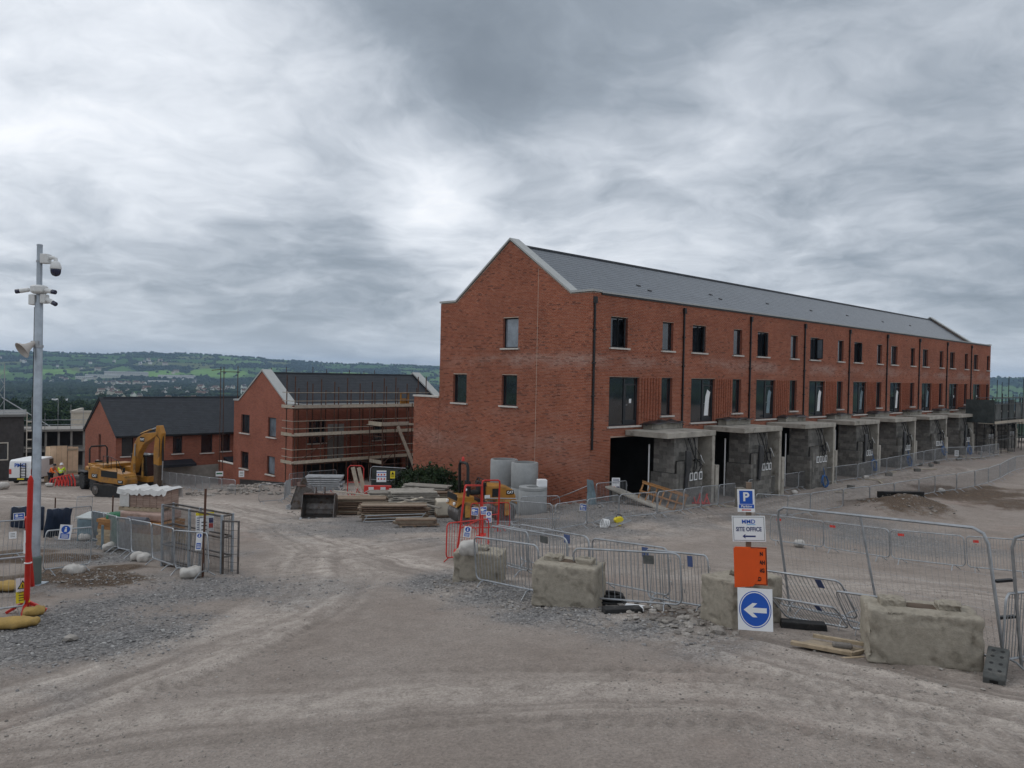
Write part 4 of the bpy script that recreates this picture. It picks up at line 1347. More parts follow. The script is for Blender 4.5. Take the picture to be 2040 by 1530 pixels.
# porches in front of the terrace
def porches():
    slab = MB().box((2.70, -2.62, 3.02), (7.02, -0.03, 3.29)).mesh('porch_slab', CONC)
    pier = MB()
    def blocks(axis, s0, s1, z0, z1, t0, t1, bl=0.44, bh=0.215):
        out = []
        r = 0
        z = z0
        while z < z1 - 0.03:
            zz = min(z + bh, z1)
            s = s0 - (bl / 2 if r % 2 else 0)
            while s < s1 - 0.02:
                a, b = max(s, s0), min(s + bl, s1)
                if b - a > 0.03:
                    out.append(((a + 0.005, t0, z + 0.005), (b - 0.005, t1, zz - 0.005)) if axis == 'x' else ((t0, a + 0.005, z + 0.005), (t1, b - 0.005, zz - 0.005)))
                s += bl
            z = zz
            r += 1
        return out
    side = blocks('y', -2.35, -1.12, 1.25, 3.01, 3.66, 3.80)
    side2 = blocks('y', -2.62, -1.08, -0.9, 1.24, 3.50, 3.72, 0.44, 0.24)
    front = blocks('x', 3.82, 5.75, 1.85, 3.01, -2.36, -2.22)
    front2 = blocks('x', 3.74, 5.75, -0.9, 1.84, -2.66, -2.46, 0.44, 0.24)
    ups = MB().box((4.15, -0.62, 3.30), (6.9, -0.06, 3.62)).mesh('upstand', CONC)
    rightw = MB().box((6.72, -2.6, -1.0), (6.98, -0.04, 3.01)).mesh('porch_wall', CONC)
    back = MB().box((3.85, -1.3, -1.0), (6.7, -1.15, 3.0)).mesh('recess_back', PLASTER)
    boxm = MB().box((0, -0.05, 0), (0.26, 0, 0.40)).mesh('meter_box', WHITE)
    boxd = MB().box((0.05, -0.056, 0.06), (0.21, -0.051, 0.34)).mesh('box_door', FOOTR)
    fs = MB().box((-0.75, -0.9, 1.2), (0.75, 0.9, 1.26)).mesh('x', CONC)
    for k in range(9):
        o = on_terrace(k * UNIT, 0)
        e = thing('porch', f'{ordinal(k)} unfinished concrete and block porch counted along the terrace from its gable corner', 'porch', (o[0], o[1], 0), TH, 'unfinished porches along the terrace')
        inst('porch_slab', slab, e, bevel=0.015)
        inst('upstand', ups, e)
        inst('porch_wall', rightw, e)
        inst('recess_back', back, e)
        m = MB()
        for lo, hi in side[::1]:
            m.box(lo, hi, 0, rng.uniform(0.001, 1))
        for lo, hi in front:
            m.box(lo, hi, 0, rng.uniform(0.001, 1))
        m.box((3.67, -2.34, 1.25), (3.79, -1.13, 3.0), 1)
        m.box((3.80, -2.35, 1.85), (5.74, -2.23, 3.0), 1)
        if k < 2:
            for lo, hi in side2 + front2:
                bb = MB().box((0, 0, 0), tuple(hi[i] - lo[i] for i in range(3)))
                part('concrete_block', bb, BLOCKW, e, lo)
            part('core', m, [BLOCKW, MORTAR2], e)
            part('core', MB().box((3.52, -2.6, -0.9), (3.70, -1.09, 1.23)).box((3.72, -2.64, -0.9), (5.74, -2.48, 1.83)), MORTAR2, e)
        else:
            for lo, hi in side2 + front2:
                m.box(lo, hi, 0, rng.uniform(0.001, 1))
            m.box((3.52, -2.6, -0.9), (3.70, -1.09, 1.23), 1)
            m.box((3.72, -2.64, -0.9), (5.74, -2.48, 1.83), 1)
            tag(part('blockwork', m, [BLOCKW, MORTAR2], e), kind='stuff')
        for j, xx in enumerate((4.55, 4.95, 5.40) if k == 0 else (4.20, 4.60, 5.0, 5.35)):
            b = inst('meter_box', boxm, e, (xx, -2.665, 0.85))
            inst('box_door', boxd, b)
        # ducts and cables that come up the front
        cab = MB()
        for q in range(5):
            xx = 4.55 + q * 0.22 + rng.uniform(-0.08, 0.08)
            pts = [(xx, -2.40, 2.95), (xx + rng.uniform(-0.15, 0.15), -2.55, 2.5), (xx + rng.uniform(-0.3, 0.2), -2.70, 1.95), (xx + rng.uniform(-0.3, 0.3), -2.78, 1.55), (xx + rng.uniform(-0.2, 0.2), -2.76, 1.25)]
            cab.tube(pts, 0.028 if q % 2 else 0.018, 6, 0)
        cab.tube([(5.5, -2.7, 2.1), (5.4, -2.85, 1.9), (5.55, -2.9, 1.7 - 0.1 * (k % 3))], 0.014, 6, 1)
        for q in range(3 + k % 3):
            xx = 4.6 + rng.uniform(0, 1.0)
            cab.tube([(xx, -2.68, 1.85), (xx + rng.uniform(-.2, .2), -2.85, 1.9 + rng.uniform(0, .25)), (xx + rng.uniform(-.3, .3), -2.9, 1.4 + rng.uniform(-.3, .2))], 0.025, 6, 0)
        c = solo('cable_bundle', cab, [BLACK, WHITE], f'black and white cable tails hanging down the front of the {ordinal(k)} porch', 'cables', (o[0], o[1], 0), (0, 0, TH), 'cable tails on the porches', smooth=True)
        # black polythene bundled over the pier and over the upstand
        for nm, lab, (x0, x1, y0, y1, z), amp in (('polythene_sheet', f'crumpled black polythene sheet lying along the upstand above the {ordinal(k)} porch', (3.9, 6.95, -0.85, -0.02, 3.68), 0.13),):
            sheet(nm, lab, 'sheet', o, x0, x1, y0, y1, z, amp, TARPK, k)
        if k in (0, 1, 3, 4, 6):
            m = MB()
            zz = 1.9 - 0.08 * (k % 3)
            pts = [(4.05 + rng.uniform(-.05, .05), -2.72, zz + 0.5), (4.5, -2.78, zz + 0.45), (4.55, -2.74, zz - 0.2), (4.3, -2.80, zz - 0.9), (4.22, -2.78, zz - 1.5), (4.02, -2.74, zz - 1.4), (4.1, -2.78, zz - 0.5)]
            m.prism([(p[0], p[2]) for p in pts], -2.82, -2.70, 0, 'y')
            solo('plastic_bag', m, TARPK, f'torn black plastic sheet hanging on the pier of the {ordinal(k)} porch', 'plastic sheet', (o[0], o[1], 0), (0, 0, TH), 'black plastic hanging on the porches', bevel=0.03)
        # white vent pipe and concrete post
        zg_ = zg(*on_terrace(k * UNIT + 3.4, 2.0)[:2])
        q = on_terrace(k * UNIT + 3.44, 1.0)
        solo('plastic_pipe', MB().tube([(0, 0, -0.3), (0, 0, 2.6 - zg(q[0], q[1]))], 0.04, 8), WHITE, f'upright white plastic pipe beside the {ordinal(k)} porch', 'pipe', (q[0], q[1], zg(q[0], q[1])), group='white pipes beside the porches')
        q = on_terrace(k * UNIT + 7.35, 2.4)
        z = zg(q[0], q[1])
        solo('concrete_post', MB().box((-0.16, -0.16, -0.3), (0.16, 0.16, 1.45 - z)), CONC, f'short square concrete post at the far side of the {ordinal(k)} porch', 'post', (q[0], q[1], z), (0, 0, TH), 'concrete posts between the porches', bevel=0.02)
        if k in (2, 3, 4, 5, 6):
            m = MB()
            for q_ in range(4):
                rr_ = 0.36 + 0.03 * q_
                m.tube([(rr_ * math.cos(a) + rng.uniform(-.03, .03), rng.uniform(-.08, .08), rr_ * math.sin(a) * 0.9 + 0.4) for a in np.linspace(0, 6.28, 15)[:-1]], 0.022, 6, 0, closed=True)
            m.tube([(0.1, 0, 0.8), (0.15, 0.05, 1.3), (0.0, 0.1, 1.9)], 0.022, 6)
            q = on_terrace(k * UNIT + 5.1 + 0.5 * (k % 2), 2.95)
            solo('pipe_coil', m, BLUEP, f'coil of blue water pipe leaning on the {ordinal(k)} porch', 'pipe coil', (q[0], q[1], zg(q[0], q[1]) + (0.3 if k % 2 else 0.0)), (R(-12), 0, TH), 'blue pipe coils at the porches', smooth=True)


MORTAR2 = mat('grey_mortar', (0.17, 0.165, 0.15), 0.95, var=0.2)


def sheet(nm, lab, cat, o, x0, x1, y0, y1, z, amp, m_, seed, rz=TH, nx=26, ny=9, fold=0.25):
    xs, ys = np.linspace(x0, x1, nx), np.linspace(y0, y1, ny)
    Xg, Yg = np.meshgrid(xs, ys)
    Z = z + (fbm(Xg * 2.3, Yg * 2.3 + seed * 7, 5 + seed, 4) - 0.5) * 2 * amp
    edge = np.minimum.reduce([np.abs(Yg - y0) / (y1 - y0), np.abs(Xg - x0) / (x1 - x0) * 3, np.abs(x1 - Xg) / (x1 - x0) * 3])
    Z = Z - fold * np.clip(0.3 - edge, 0, 1)
    Yg = Yg + (fbm(Xg * 1.7, Yg + seed, 15 + seed) - 0.5) * 0.25
    V = np.stack([Xg.ravel(), Yg.ravel(), Z.ravel()], 1)
    i = np.arange(ny - 1)[:, None] * nx + np.arange(nx - 1)[None]
    F = np.stack([i, i + 1, i + nx + 1, i + nx], -1).reshape(-1, 4)
    me = np_mesh(nm, V, F, m_, smooth=True)
    ob = tag(inst(nm, me, None, (o[0], o[1], o[2] if len(o) > 2 and False else 0), (0, 0, rz)), lab, cat)
    s = ob.modifiers.new('thickness', 'SOLIDIFY')
    s.thickness = 0.02
    return ob


porches()



def porch_debris():
    for i in range(34):
        a, b = rng.uniform(3.5, 58), rng.uniform(3.1, 4.6)
        q = on_terrace(a, b)
        z = zg(q[0], q[1])
        if i % 3:
            L = rng.uniform(0.6, 1.8)
            solo('timber_offcut', MB().box((-L / 2, -0.06, 0), (L / 2, 0.06, 0.05), 0, rng.uniform(0.001, 1)), BOARDS, 'loose timber offcut lying on the ground before the porches', 'timber', (q[0], q[1], z + 0.02), (0, rng.uniform(-0.06, 0.06), rng.uniform(0, 3.1)), 'timber offcuts before the porches')
        else:
            solo('loose_block', MB().box((-0.22, -0.1, 0), (0.22, 0.1, 0.21), 0, rng.uniform(0.001, 1)), BLOCKW, 'loose grey concrete block lying before the porches', 'block', (q[0], q[1], z), (0, 0, rng.uniform(0, 3.1)), 'loose blocks before the porches', bevel=0.01)


porch_debris()


# the smaller house in scaffolding
MID = (-16.08, 57.30, 3.41)
MX, MY = MID[0], MID[1]


def on_mid(a, b, z=0.0):
    return (MX + UX * a + UY * b, MY + UY * a - UX * b, z)


def gable_house(name, label, origin, W, L, eaves, apex, base, brick, slate_m, gwins, fwins, shoulder, coped, roof_single=0, voids=()):
    t = thing(name, label, 'building', (origin[0], origin[1], 0), TH)
    m = MB()
    wall_boxes(m, 'x', 0, L, base, eaves, 0, 0.3, list(fwins) + list(voids))
    wall_boxes(m, 'y', 0.3, W, base, eaves, 0, 0.3, gwins)
    m.prism([(shoulder, eaves), (W - shoulder, eaves), (W / 2, apex - 0.05)], 0, 0.3, 0, 'x')
    m.box((L - 0.3, 0.3, base), (L, W, eaves))
    m.prism([(shoulder, eaves), (W - shoulder, eaves), (W / 2, apex - 0.05)], L - 0.3, L, 0, 'x')
    m.box((0.3, W - 0.3, base), (L - 0.3, W, eaves))
    part('wall', m, brick, t)
    m = MB().box((0.31, 0.31, (base + eaves) / 2 - 0.1), (L - 0.31, W - 0.31, (base + eaves) / 2 + 0.1)).box((0.31, 2.5, base), (L - 0.31, 2.6, eaves - 0.1))
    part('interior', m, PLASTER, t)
    ang = math.atan2(apex - eaves, W / 2 - shoulder)
    y0 = -0.25 if not coped else 0.3
    drop = 0.12 if coped else -0.02
    z0 = eaves - drop + (y0 - shoulder) * math.tan(ang)
    up = (math.cos(ang), math.sin(ang))
    zr = z0 + (W / 2 - y0) * math.tan(ang)
    m = MB()
    m.prism([(y0, z0 - 0.02), (W / 2, zr - 0.02), (W - y0, z0 - 0.02), (W - y0, z0 - 0.16), (W / 2, zr - 0.2), (y0, z0 - 0.16)], 0.31 if coped else -0.08, L - (0.31 if coped else -0.08), 0, 'x')
    roof = part('roof', m, SLATE_DARK, t)
    lay_slates(t, TH, origin, 0.32 if coped else -0.08, L - (0.32 if coped else -0.08), (y0, z0), up, (W / 2 - y0) / up[0], slate_m, single=roof_single)
    r_ = MB().prism([(W / 2 - 0.14, zr - 0.05), (W / 2 + 0.14, zr - 0.05), (W / 2 + 0.09, zr + 0.05), (W / 2 - 0.09, zr + 0.05)], 0.2, L - 0.2, 0, 'x')
    part('ridge_capping', r_, SLATE_DARK, roof)
    if coped:
        pr = [(-0.06, eaves + 0.01), (shoulder, eaves + 0.01), (W / 2, apex), (W - shoulder, eaves + 0.01), (W + 0.06, eaves + 0.01)]
        for (p, q) in zip(pr[:-1], pr[1:]):
            for xa, xb in ((-0.06, 0.75), (L - 0.75, L + 0.06)):
                part('coping', MB().prism([p, q, (q[0], q[1] + 0.13), (p[0], p[1] + 0.13)], xa, xb, 0, 'x'), COPING, t)
        part('parapet_capping', MB().box((0.76, -0.06, eaves - 0.005), (L - 0.76, 0.4, eaves + 0.1)), COPING, t)
    else:
        part('gutter', MB().box((-0.05, y0 - 0.11, z0 - 0.14), (L + 0.05, y0 + 0.0, z0 - 0.03)), PIPE, t)
        for p, q in (((y0 - 0.03, z0 - 0.03), (W / 2, zr)), ((W / 2, zr), (W - y0 + 0.03, z0 - 0.03))):
            part('verge', MB().prism([p, q, (q[0], q[1] + 0.05), (p[0], p[1] + 0.05)], -0.12, -0.005, 0, 'x'), SLATE_DARK, t)
    for i, h in enumerate(gwins):
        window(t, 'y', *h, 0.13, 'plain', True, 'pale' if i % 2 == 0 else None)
    for h in fwins:
        window(t, 'x', *h, 0.13, 'double' if h[1] - h[0] > 1.1 else 'plain', True, None)
    return t, z0, y0, ang


mid, _, _, _ = gable_house('brick_house', 'two storey orange brick house wrapped in scaffolding with pale gable copings', MID, 10.0, 15.2, 3.34, 5.85, -5.0, FARBRICK, SLATE_DARK,
                           [(2.60, 3.95, 0.78, 2.28), (7.1, 8.65, 0.78, 2.28), (2.7, 4.0, -2.1, -0.70), (7.2, 8.6, -2.1, -0.74)],
                           [(1.3, 2.7, 0.5, 2.25), (7.0, 8.1, 0.5, 2.25)], 0.9, True, voids=[(0.9, 5.2, -5.0, -0.95), (5.6, 9.9, -5.0, -0.95), (10.3, 14.6, -5.0, -0.95)])
part('board_panel', MB().box((2.9, -0.06, -1.0), (4.3, -0.012, 1.9)), mat('grey_board', (0.20, 0.19, 0.18), 0.9, var=0.15), mid)

LEFT = (-31.84, 62.70, 0.53)
left, lz, ly, la = gable_house('brick_row', 'lower row of dull orange brick houses with a dark slate roof behind the excavator', LEFT, 8.35, 24.0, 0.50, 3.3, -6.0, FARBRICK2, SLATE_DARK,
                               [(3.9, 4.5, -2.0, 0.2)], [(0.45, 1.35, -1.33, 0.15), (4.5, 5.3, -1.33, 0.15), (6.9, 7.9, -1.40, 0.15), (8.65, 9.5, -1.35, 0.13), (12.4, 13.4, -1.40, 0.15), (3.5, 4.6, -4.6, -2.6), (7.6, 8.9, -4.6, -2.6)], 0.02, False)
for i, a in enumerate((3.1, 8.9)):
    m = MB()
    m.prism([(-1.1, -2.15), (0, -1.85), (0, -2.3), (-1.1, -2.35)], a, a + 3.0, 0, 'x')
    part('porch_canopy', m, SLATE_DARK, left)
part('band', MB().box((2.6, -0.02, -6), (12, -0.004, -2.45)), mat('pale_blockwork', (0.26, 0.245, 0.22), 0.9, var=0.2, vscale=2), left)

# the yard wall beside the house
e = thing('brick_wall', 'stepped low orange brick yard wall at the left side of the scaffolded house', 'wall', on_mid(0, -10.02, 0), TH)
part('wall', MB().box((0.02, 0, -6), (0.26, 2.9, -2.0)), FARBRICK, e)
part('coping', MB().box((-0.02, -0.0, -1.995), (0.3, 2.95, -1.92)), SILLM, e)


# scaffolding
def tube_between(name, a, b, parent, r=0.04, m_=RUST, n=6):
    return part(name, MB().tube([a, b], r, n), m_, parent)


PALETUBE = mat('pale_scaffold_tube', (0.30, 0.26, 0.21), 0.6, metal=0.3, var=0.3, vscale=3)


def scaffold():
    e = thing('scaffolding', 'rusty tube scaffolding with pale boards round the front of the orange brick house', 'scaffolding', (MX, MY, 0), TH)
    zb = lambda a, b: zg(*on_mid(a, b)[:2])
    for a in (-0.7, 0.25, 1.4, 2.5, 3.6, 4.7, 5.8, 6.9, 8.0, 9.1, 10.2, 11.0):
        for b in (0.35, 1.6):
            top = 5.3 if (b > 1 or a < 0) else 4.6
            tube_between('standard', (a, -b, zb(a, b) - 0.05), (a, -b, top + rng.uniform(-0.3, 0.4)), e)
    for b in (0.35, 1.6):
        for z in (-0.85, 1.15, 3.15, *((3.75, 4.35, -0.3, 0.25, 1.75, 2.3) if b > 1 else ())):
            tube_between('ledger' if z in (-0.85, 1.15, 3.15) else 'guard_rail', (-0.9, -b - 0.04, z), (11.3, -b - 0.04, z), e, 0.03, RUST if z in (-0.85, 1.15, 3.15) else PALETUBE)
    for z in (-0.80, 1.20, 3.20):
        for a in (-0.7, 0.25, 2.4, 4.6, 6.9, 9.1, 11.0):
            tube_between('transom', (a + 0.06, -0.2, z - 0.02), (a + 0.06, -1.8, z - 0.02), e, 0.03)
        for j in range(5):
            for a0 in (-0.8, 3.15, 7.1):
                part('scaffold_board', MB().box((a0, -1.56 + j * 0.235, z + 0.02), (a0 + 3.9, -1.335 + j * 0.235, z + 0.058), 0, rng.uniform(0.001, 1)), BOARDS, e)
        seg = (-0.8, 3.1, 7.1, 11.2)
        for a0, a1 in zip(seg[:-1], seg[1:]):
            part('toe_board', MB().box((a0 + 0.03, -1.69, z + 0.03), (a1 - 0.03, -1.655, z + 0.26), 0, rng.uniform(0.001, 1)), BOARDS, e)
        part('toe_board', MB().box((-0.98, -1.64, z + 0.03), (-0.945, -0.1, z + 0.26), 0, 0.4), BOARDS, e)
    for z in (-0.3, 0.25, 1.75, 2.3, 3.75, 4.35):
        tube_between('guard_rail', (-0.9, -1.7, z), (-0.9, -0.1, z), e, 0.03, PALETUBE)
    # bay standing in front, with its loading boards
    for a, b in ((4.95, 2.6), (4.95, 4.3), (7.3, 2.6), (7.3, 4.3), (8.9, 4.4), (8.9, 2.6)):
        tube_between('standard', (a, -b, zb(a, b) - 0.05), (a, -b, 2.6 + rng.uniform(-0.1, 1.2)), e)
    for z in (-0.9, 0.0, 0.55, 1.15, 1.9):
        tube_between('ledger', (4.8, -4.34, z), (9.1, -4.34, z), e, 0.03, RUST if z != 0.55 else PALETUBE)
        tube_between('ledger', (4.91, -1.7, z), (4.91, -4.5, z), e, 0.03)
    for j in range(8):
        part('scaffold_board', MB().box((4.8, -4.28 + j * 0.235, 1.94), (8.6, -4.06 + j * 0.235, 1.98), 0, rng.uniform(0.001, 1)), BOARDS, e)
    part('toe_board', MB().box((4.9, -4.40, 1.98), (7.25, -4.365, 2.24), 0, 0.3), BOARDS, e)
    part('toe_board', MB().box((7.3, -4.39, 1.98), (9.0, -4.365, 2.10), 0, 0.6), BOARDS, e)
    part('toe_board', MB().box((4.85, -4.36, 1.98), (4.885, -2.6, 2.24), 0, 0.5), BOARDS, e)
    part('toe_board', MB().box((4.85, -4.36, -0.85), (4.885, -2.8, -0.6), 0, 0.5), BOARDS, e)
    part('ladder', MB().bar((6.2, -4.5, 1.9), (8.2, -4.6, -2.2), 0.10, 0.22), BOARDS, e)
    tube_between('brace', (4.95, -4.36, -0.9), (7.3, -4.36, 1.1), e, 0.03)
    tube_between('brace', (-0.7, -1.66, -0.8), (2.4, -1.66, 1.1), e, 0.03)
    # rear standards whose tops show over the roof
    for a in (-0.6, 0.6, 3.6, 5.0, 7.6, 9.0, 11.4, 13.0, 14.2):
        tube_between('standard', (a, 10.7, -5), (a, 10.7, 6.05 + rng.uniform(-0.15, 0.3)), e, 0.03)
    tube_between('ledger', (-0.8, 10.74, 5.7), (0.8, 10.74, 5.7), e, 0.03)
    tube_between('standard', (-1.0, 10.4, -4.5), (-1.0, 10.4, 6.1), e, 0.03)
    tube_between('ledger', (-1.0, 10.2, 5.9), (-1.0, 12.2, 5.8), e, 0.03)


scaffold()
# gable-side lone tube and yellow gate on top
m = MB()
for (a, b) in (((0, 0, 0), (0, 0, 1.05)), ((0.75, 0, 0), (0.75, 0, 1.05)), ((0, 0, 1.05), (0.75, 0, 1.05)), ((0, 0, 0.55), (0.75, 0, 0.55)), ((0, 0, 0.1), (0.75, 0, 0.1))):
    m.bar(a, b, 0.09)
m.box((0.05, -0.02, 0.12), (0.7, 0.02, 0.5))
solo('scaffold_gate', m, CATY, 'small yellow ladder gate on the top lift of the scaffolding', 'gate', on_mid(8.6, 1.45, 3.27), (0, 0, TH))


NETG = mat('grey_netting', (0.10, 0.105, 0.10), 0.9, var=0.5, vscale=1.2, bump=0.4, bscale=5)


def right_scaffold():
    e = thing('scaffolding', 'dark scaffolding with netted guards round the last porches at the far end of the terrace', 'scaffolding', on_terrace(50.2, 0, 0), TH)
    for a in (0, 2.2, 4.4, 6.6, 9, 11.5, 14, 17, 20, 24):
        for b in (2.9, 4.3):
            q = on_terrace(50.2 + a, b)
            tube_between('standard', (a, -b, zg(q[0], q[1]) - 0.1), (a, -b, 4.75 + rng.uniform(-0.2, 0.6)), e, 0.03, DKMET)
    for z in (1.0, 2.4, 2.9, 4.2, 4.75):
        for b in (2.9, 4.3):
            tube_between('ledger', (-0.4, -b - 0.05, z), (24.5, -b - 0.05, z), e, 0.03, DKMET)
    for a0 in np.arange(-0.3, 24, 3.9):
        for j in range(5):
            part('scaffold_board', MB().box((a0, -4.2 + j * 0.24, 2.46), (a0 + 3.85, -3.98 + j * 0.24, 2.5), 0, rng.uniform(0.001, 1)), BOARDS, e)
        part('toe_board', MB().box((a0, -4.40, 2.46), (a0 + 3.85, -4.365, 2.70), 0, rng.uniform(0.001, 1)), BOARDS, e)
    for a0, a1 in ((-0.2, 2.1), (2.3, 4.3), (4.5, 6.5), (6.8, 8.9), (9.1, 11.4), (11.6, 13.9), (14.1, 16.9), (17.1, 19.9), (20.1, 23.9)):
        part('guard_net', MB().box((a0, -4.24, 2.72), (a1, -4.225, 4.25 + 0.35 * ((int(a0 * 3)) % 2))), NETD if int(a0) % 3 else NETG, e)
    part('guard_net', MB().box((-0.22, -4.3, 2.52), (-0.2, -2.0, 4.6)), NETD, e)
    for i in range(9):
        x0 = 0.6 + i * 2.6
        for r in range(2 + i % 3):
            part('block', MB().box((x0, -3.9, 2.52 + 0.22 * r), (x0 + 0.9, -3.2, 2.73 + 0.22 * r), 0, rng.uniform(0.001, 1)), BLOCKW, e)


right_scaffold()


def far_scaffold_poles():
    e = thing('scaffolding', 'cluster of bare upright scaffold tubes standing beyond the far end of the terrace', 'scaffolding', (60.79, 95.00, 0.26))
    for k in range(18):
        x, y = rng.uniform(-2.5, 5), rng.uniform(-6, 6)
        tube_between('standard', (x, y, -4), (x, y, 5.4 + rng.uniform(-1.2, 1.5)), e, 0.04, DKMET)
    for z in (1.5, 3.5):
        tube_between('ledger', (-3, 0, z), (6, 0, z), e, 0.03, DKMET)
    part('deck', MB().box((-3, -4, 1.2), (6, 4, 1.35)), BOARDS, e)


far_scaffold_poles()


# buildings down the slope on the left
def left_far():
    x, y, z = (-46.12, 74.00, -0.92)
    az = math.atan2(-x, y)
    e = thing('site_block', 'dark rendered block under construction with a flat edged roof behind the white van', 'building', (x, y, 0), az)
    m = MB()
    w = mat('dark_render', (0.055, 0.05, 0.048), 0.9, var=0.2)
    wall_boxes(m, 'x', -6, -0.2, -8, 1.0, 0, 0.3, [(-4.2, -1.5, -3.0, -1.5)])
    m.box((-0.5, 0.3, -8), (-0.2, 8, 1.0))
    m.box((-6, 0.3, 0.8), (-0.5, 8, 1.0))
    part('wall', m, w, e)
    window(e, 'x', -4.2, -1.5, -3.0, -1.5, 0.1, 'double', False, None)
    f = MB()
    for q in ((-4.3, -4.2), (-1.5, -1.4), (-2.9, -2.82)):
        f.box((q[0], -0.03, -3.08), (q[1], 0.06, -1.42))
    f.box((-4.3, -0.032, -3.1), (-1.4, 0.062, -3.0)).box((-4.3, -0.034, -1.5), (-1.4, 0.064, -1.4))
    part('window_trim', f, HOUSEC, e)
    part('roof_edge', MB().box((-6.3, -0.3, 1.0), (0.0, 8, 1.22)), mat('pale_roof_edge', (0.15, 0.15, 0.145), 0.7), e)
    for k in range(2):
        tube_between('guard_rail', (-6.2, -0.1, 1.4 + 0.25 * k), (0, -0.1, 1.4 + 0.25 * k), e, 0.03, GALV)
    for xx in (-5, -3.4, -1.8, -0.1):
        tube_between('guard_post', (xx, -0.1, 1.2), (xx, -0.1, 1.7), e, 0.03, GALV)
    e2 = thing('scaffold_tower', 'pale tube scaffold tower at the end of the dark rendered block', 'scaffolding', (x, y, 0), az)
    for xx in (0.05, 0.75):
        for yy in (0, 1.2):
            tube_between('standard', (xx, yy, -7), (xx, yy, 1.3), e2, 0.05, HOUSEC)
    for z in np.arange(-5.5, 1.2, 0.85):
        part('rung', MB().box((0.0, -0.02, z), (0.8, 0.02, z + 0.12)), HOUSEC, e2)
    # open frame between
    x, y, z = (-47.36, 80.00, -2.98)
    e3 = thing('open_frame', 'half built open concrete frame with pale floor edges beside the dark rendered block', 'building', (x, y, 0), az)
    for k, z in enumerate((-5.2, -3.0, -0.9)):
        part('floor_slab', MB().box((-3.0, 0, z), (4.6 - 0.4 * k, 5, z + 0.22)), mat('pale_slab', (0.24, 0.225, 0.205), 0.85, var=0.15), e3)
    for xx in np.arange(-2.8, 4.6, 1.15):
        part('column', MB().box((xx, 0.3, -9), (xx + 0.2, 0.5, -0.9)), mat('pale_slab', (0.24, 0.225, 0.205)), e3)
        tube_between('guard_post', (xx, -0.1, -0.7), (xx, -0.1, 0.6 + rng.uniform(0, 2.2)), e3, 0.03, GALV)
    part('back_wall', MB().box((-3, 4.8, -9), (4.5, 5, -1)), w, e3)
    for z in (-0.2, 0.3):
        tube_between('guard_rail', (-3, -0.14, z), (4.5, -0.14, z), e3, 0.03, GALV)
    # green wrapped block
    x, y, z = (-52.07, 92.00, -1.30)
    e4 = thing('flat_roofed_building', 'cream flat roofed building with its lower floor wrapped in green sheeting', 'building', (x, y, -2.35), az + R(-12))
    m = MB()
    wall_boxes(m, 'x', 0, 5.2, -9, 2.7, 0, 0.3, [(0.15, 3.1, -0.75, 0.95), (3.3, 3.9, -0.75, 0.95), (4.1, 5.0, -0.75, 0.95)])
    m.box((0.0, 0.3, -9), (0.3, 7, 2.7)).box((4.9, 0.3, -9), (5.2, 7, 2.7))
    part('wall', m, mat('cream_panel', (0.50, 0.45, 0.37), 0.85, var=0.1), e4)
    part('interior', MB().box((0.3, 1.5, -9), (4.9, 1.6, 2.3)).box((0.3, 0.31, 1.9), (4.9, 7, 2.2)), PLASTER, e4)
    part('pane', MB().box((0.15, 0.12, -0.75), (3.1, 0.14, 0.95)), GLASS, e4)
    part('green_sheeting', MB().box((0.0, -0.06, -3.6), (5.2, -0.01, -0.85)), mat('green_board', (0.06, 0.22, 0.08), 0.8, var=0.15), e4)
    part('blue_sheeting', MB().box((-0.5, -0.16, -8), (5.2, -0.08, -3.65)), mat('slate_blue_sheet', (0.04, 0.065, 0.10), 0.8, var=0.15), e4)
    part('parapet', MB().box((-0.1, -0.1, 2.7), (5.3, 0.25, 2.95)).box((-0.1, 0.25, 2.7), (0.25, 7, 2.95)), HOUSEC, e4)
    for k in range(5):
        part('window_slot', MB().box((-0.02, 0.8 + k * 1.2, -0.6), (0.0, 1.6 + k * 1.2, 1.0)).box((-0.02, 0.8 + k * 1.2, -3.4), (0.0, 1.6 + k * 1.2, -1.6)), WINF, e4)
    # plywood hoarding
    x, y, z = (-37.68, 66.00, -3.08)
    e5 = thing('plywood_hoarding', 'tall plywood hoarding with two unequal bays behind the workers', 'hoarding', (x, y, z + 2.2), az)
    zz = zg(x, y) - 0.2 - z - 2.2
    for k in range(5):
        a = -1.15 + k * 0.40 + (0.03 if k >= 3 else 0)
        part('plywood_sheet', MB().box((a, 0.12 if k > 2 else 0, zz), (a + 0.39, 0.14 if k > 2 else 0.02, 0.02 - (0.03 * k if k > 2 else 0)), 0, 0.1 + 0.19 * k), PLY, e5)
    part('side_sheet', MB().add([(-1.17, 0, zz), (-1.17, 0, 0.0), (-1.5, 1.2, -0.1), (-1.6, 1.2, zz)], [(0, 1, 2, 3), (3, 2, 1, 0)]), PLY, e5)
    part('frame', MB().box((-1.1, 0.05, -0.4), (0.8, 0.11, -0.25)).box((-1.1, 0.05, zz + 1.0), (0.8, 0.11, zz + 1.15)), TIMBER, e5)


left_far()


def crane_jib():
    x, y, z = (-72.07, 110.00, -1.51)
    e = thing('crane_mast', 'grey lattice mast with a raking jib behind the dark rendered block', 'crane', (x, y, 0), math.atan2(-x, y))
    for sx in (-0.3, 0.3):
        tube_between('mast_leg', (sx, 0, -10), (sx, 0, 6.0), e, 0.07, GALV)
    for k in range(12):
        tube_between('lattice', (-0.3 if k % 2 else 0.3, 0, -8 + k * 1.1), (0.3 if k % 2 else -0.3, 0, -6.9 + k * 1.1), e, 0.04, GALV)
    tube_between('jib', (0, 0, 1.2), (8, 0, -4.5), e, 0.09, GALV)


crane_jib()


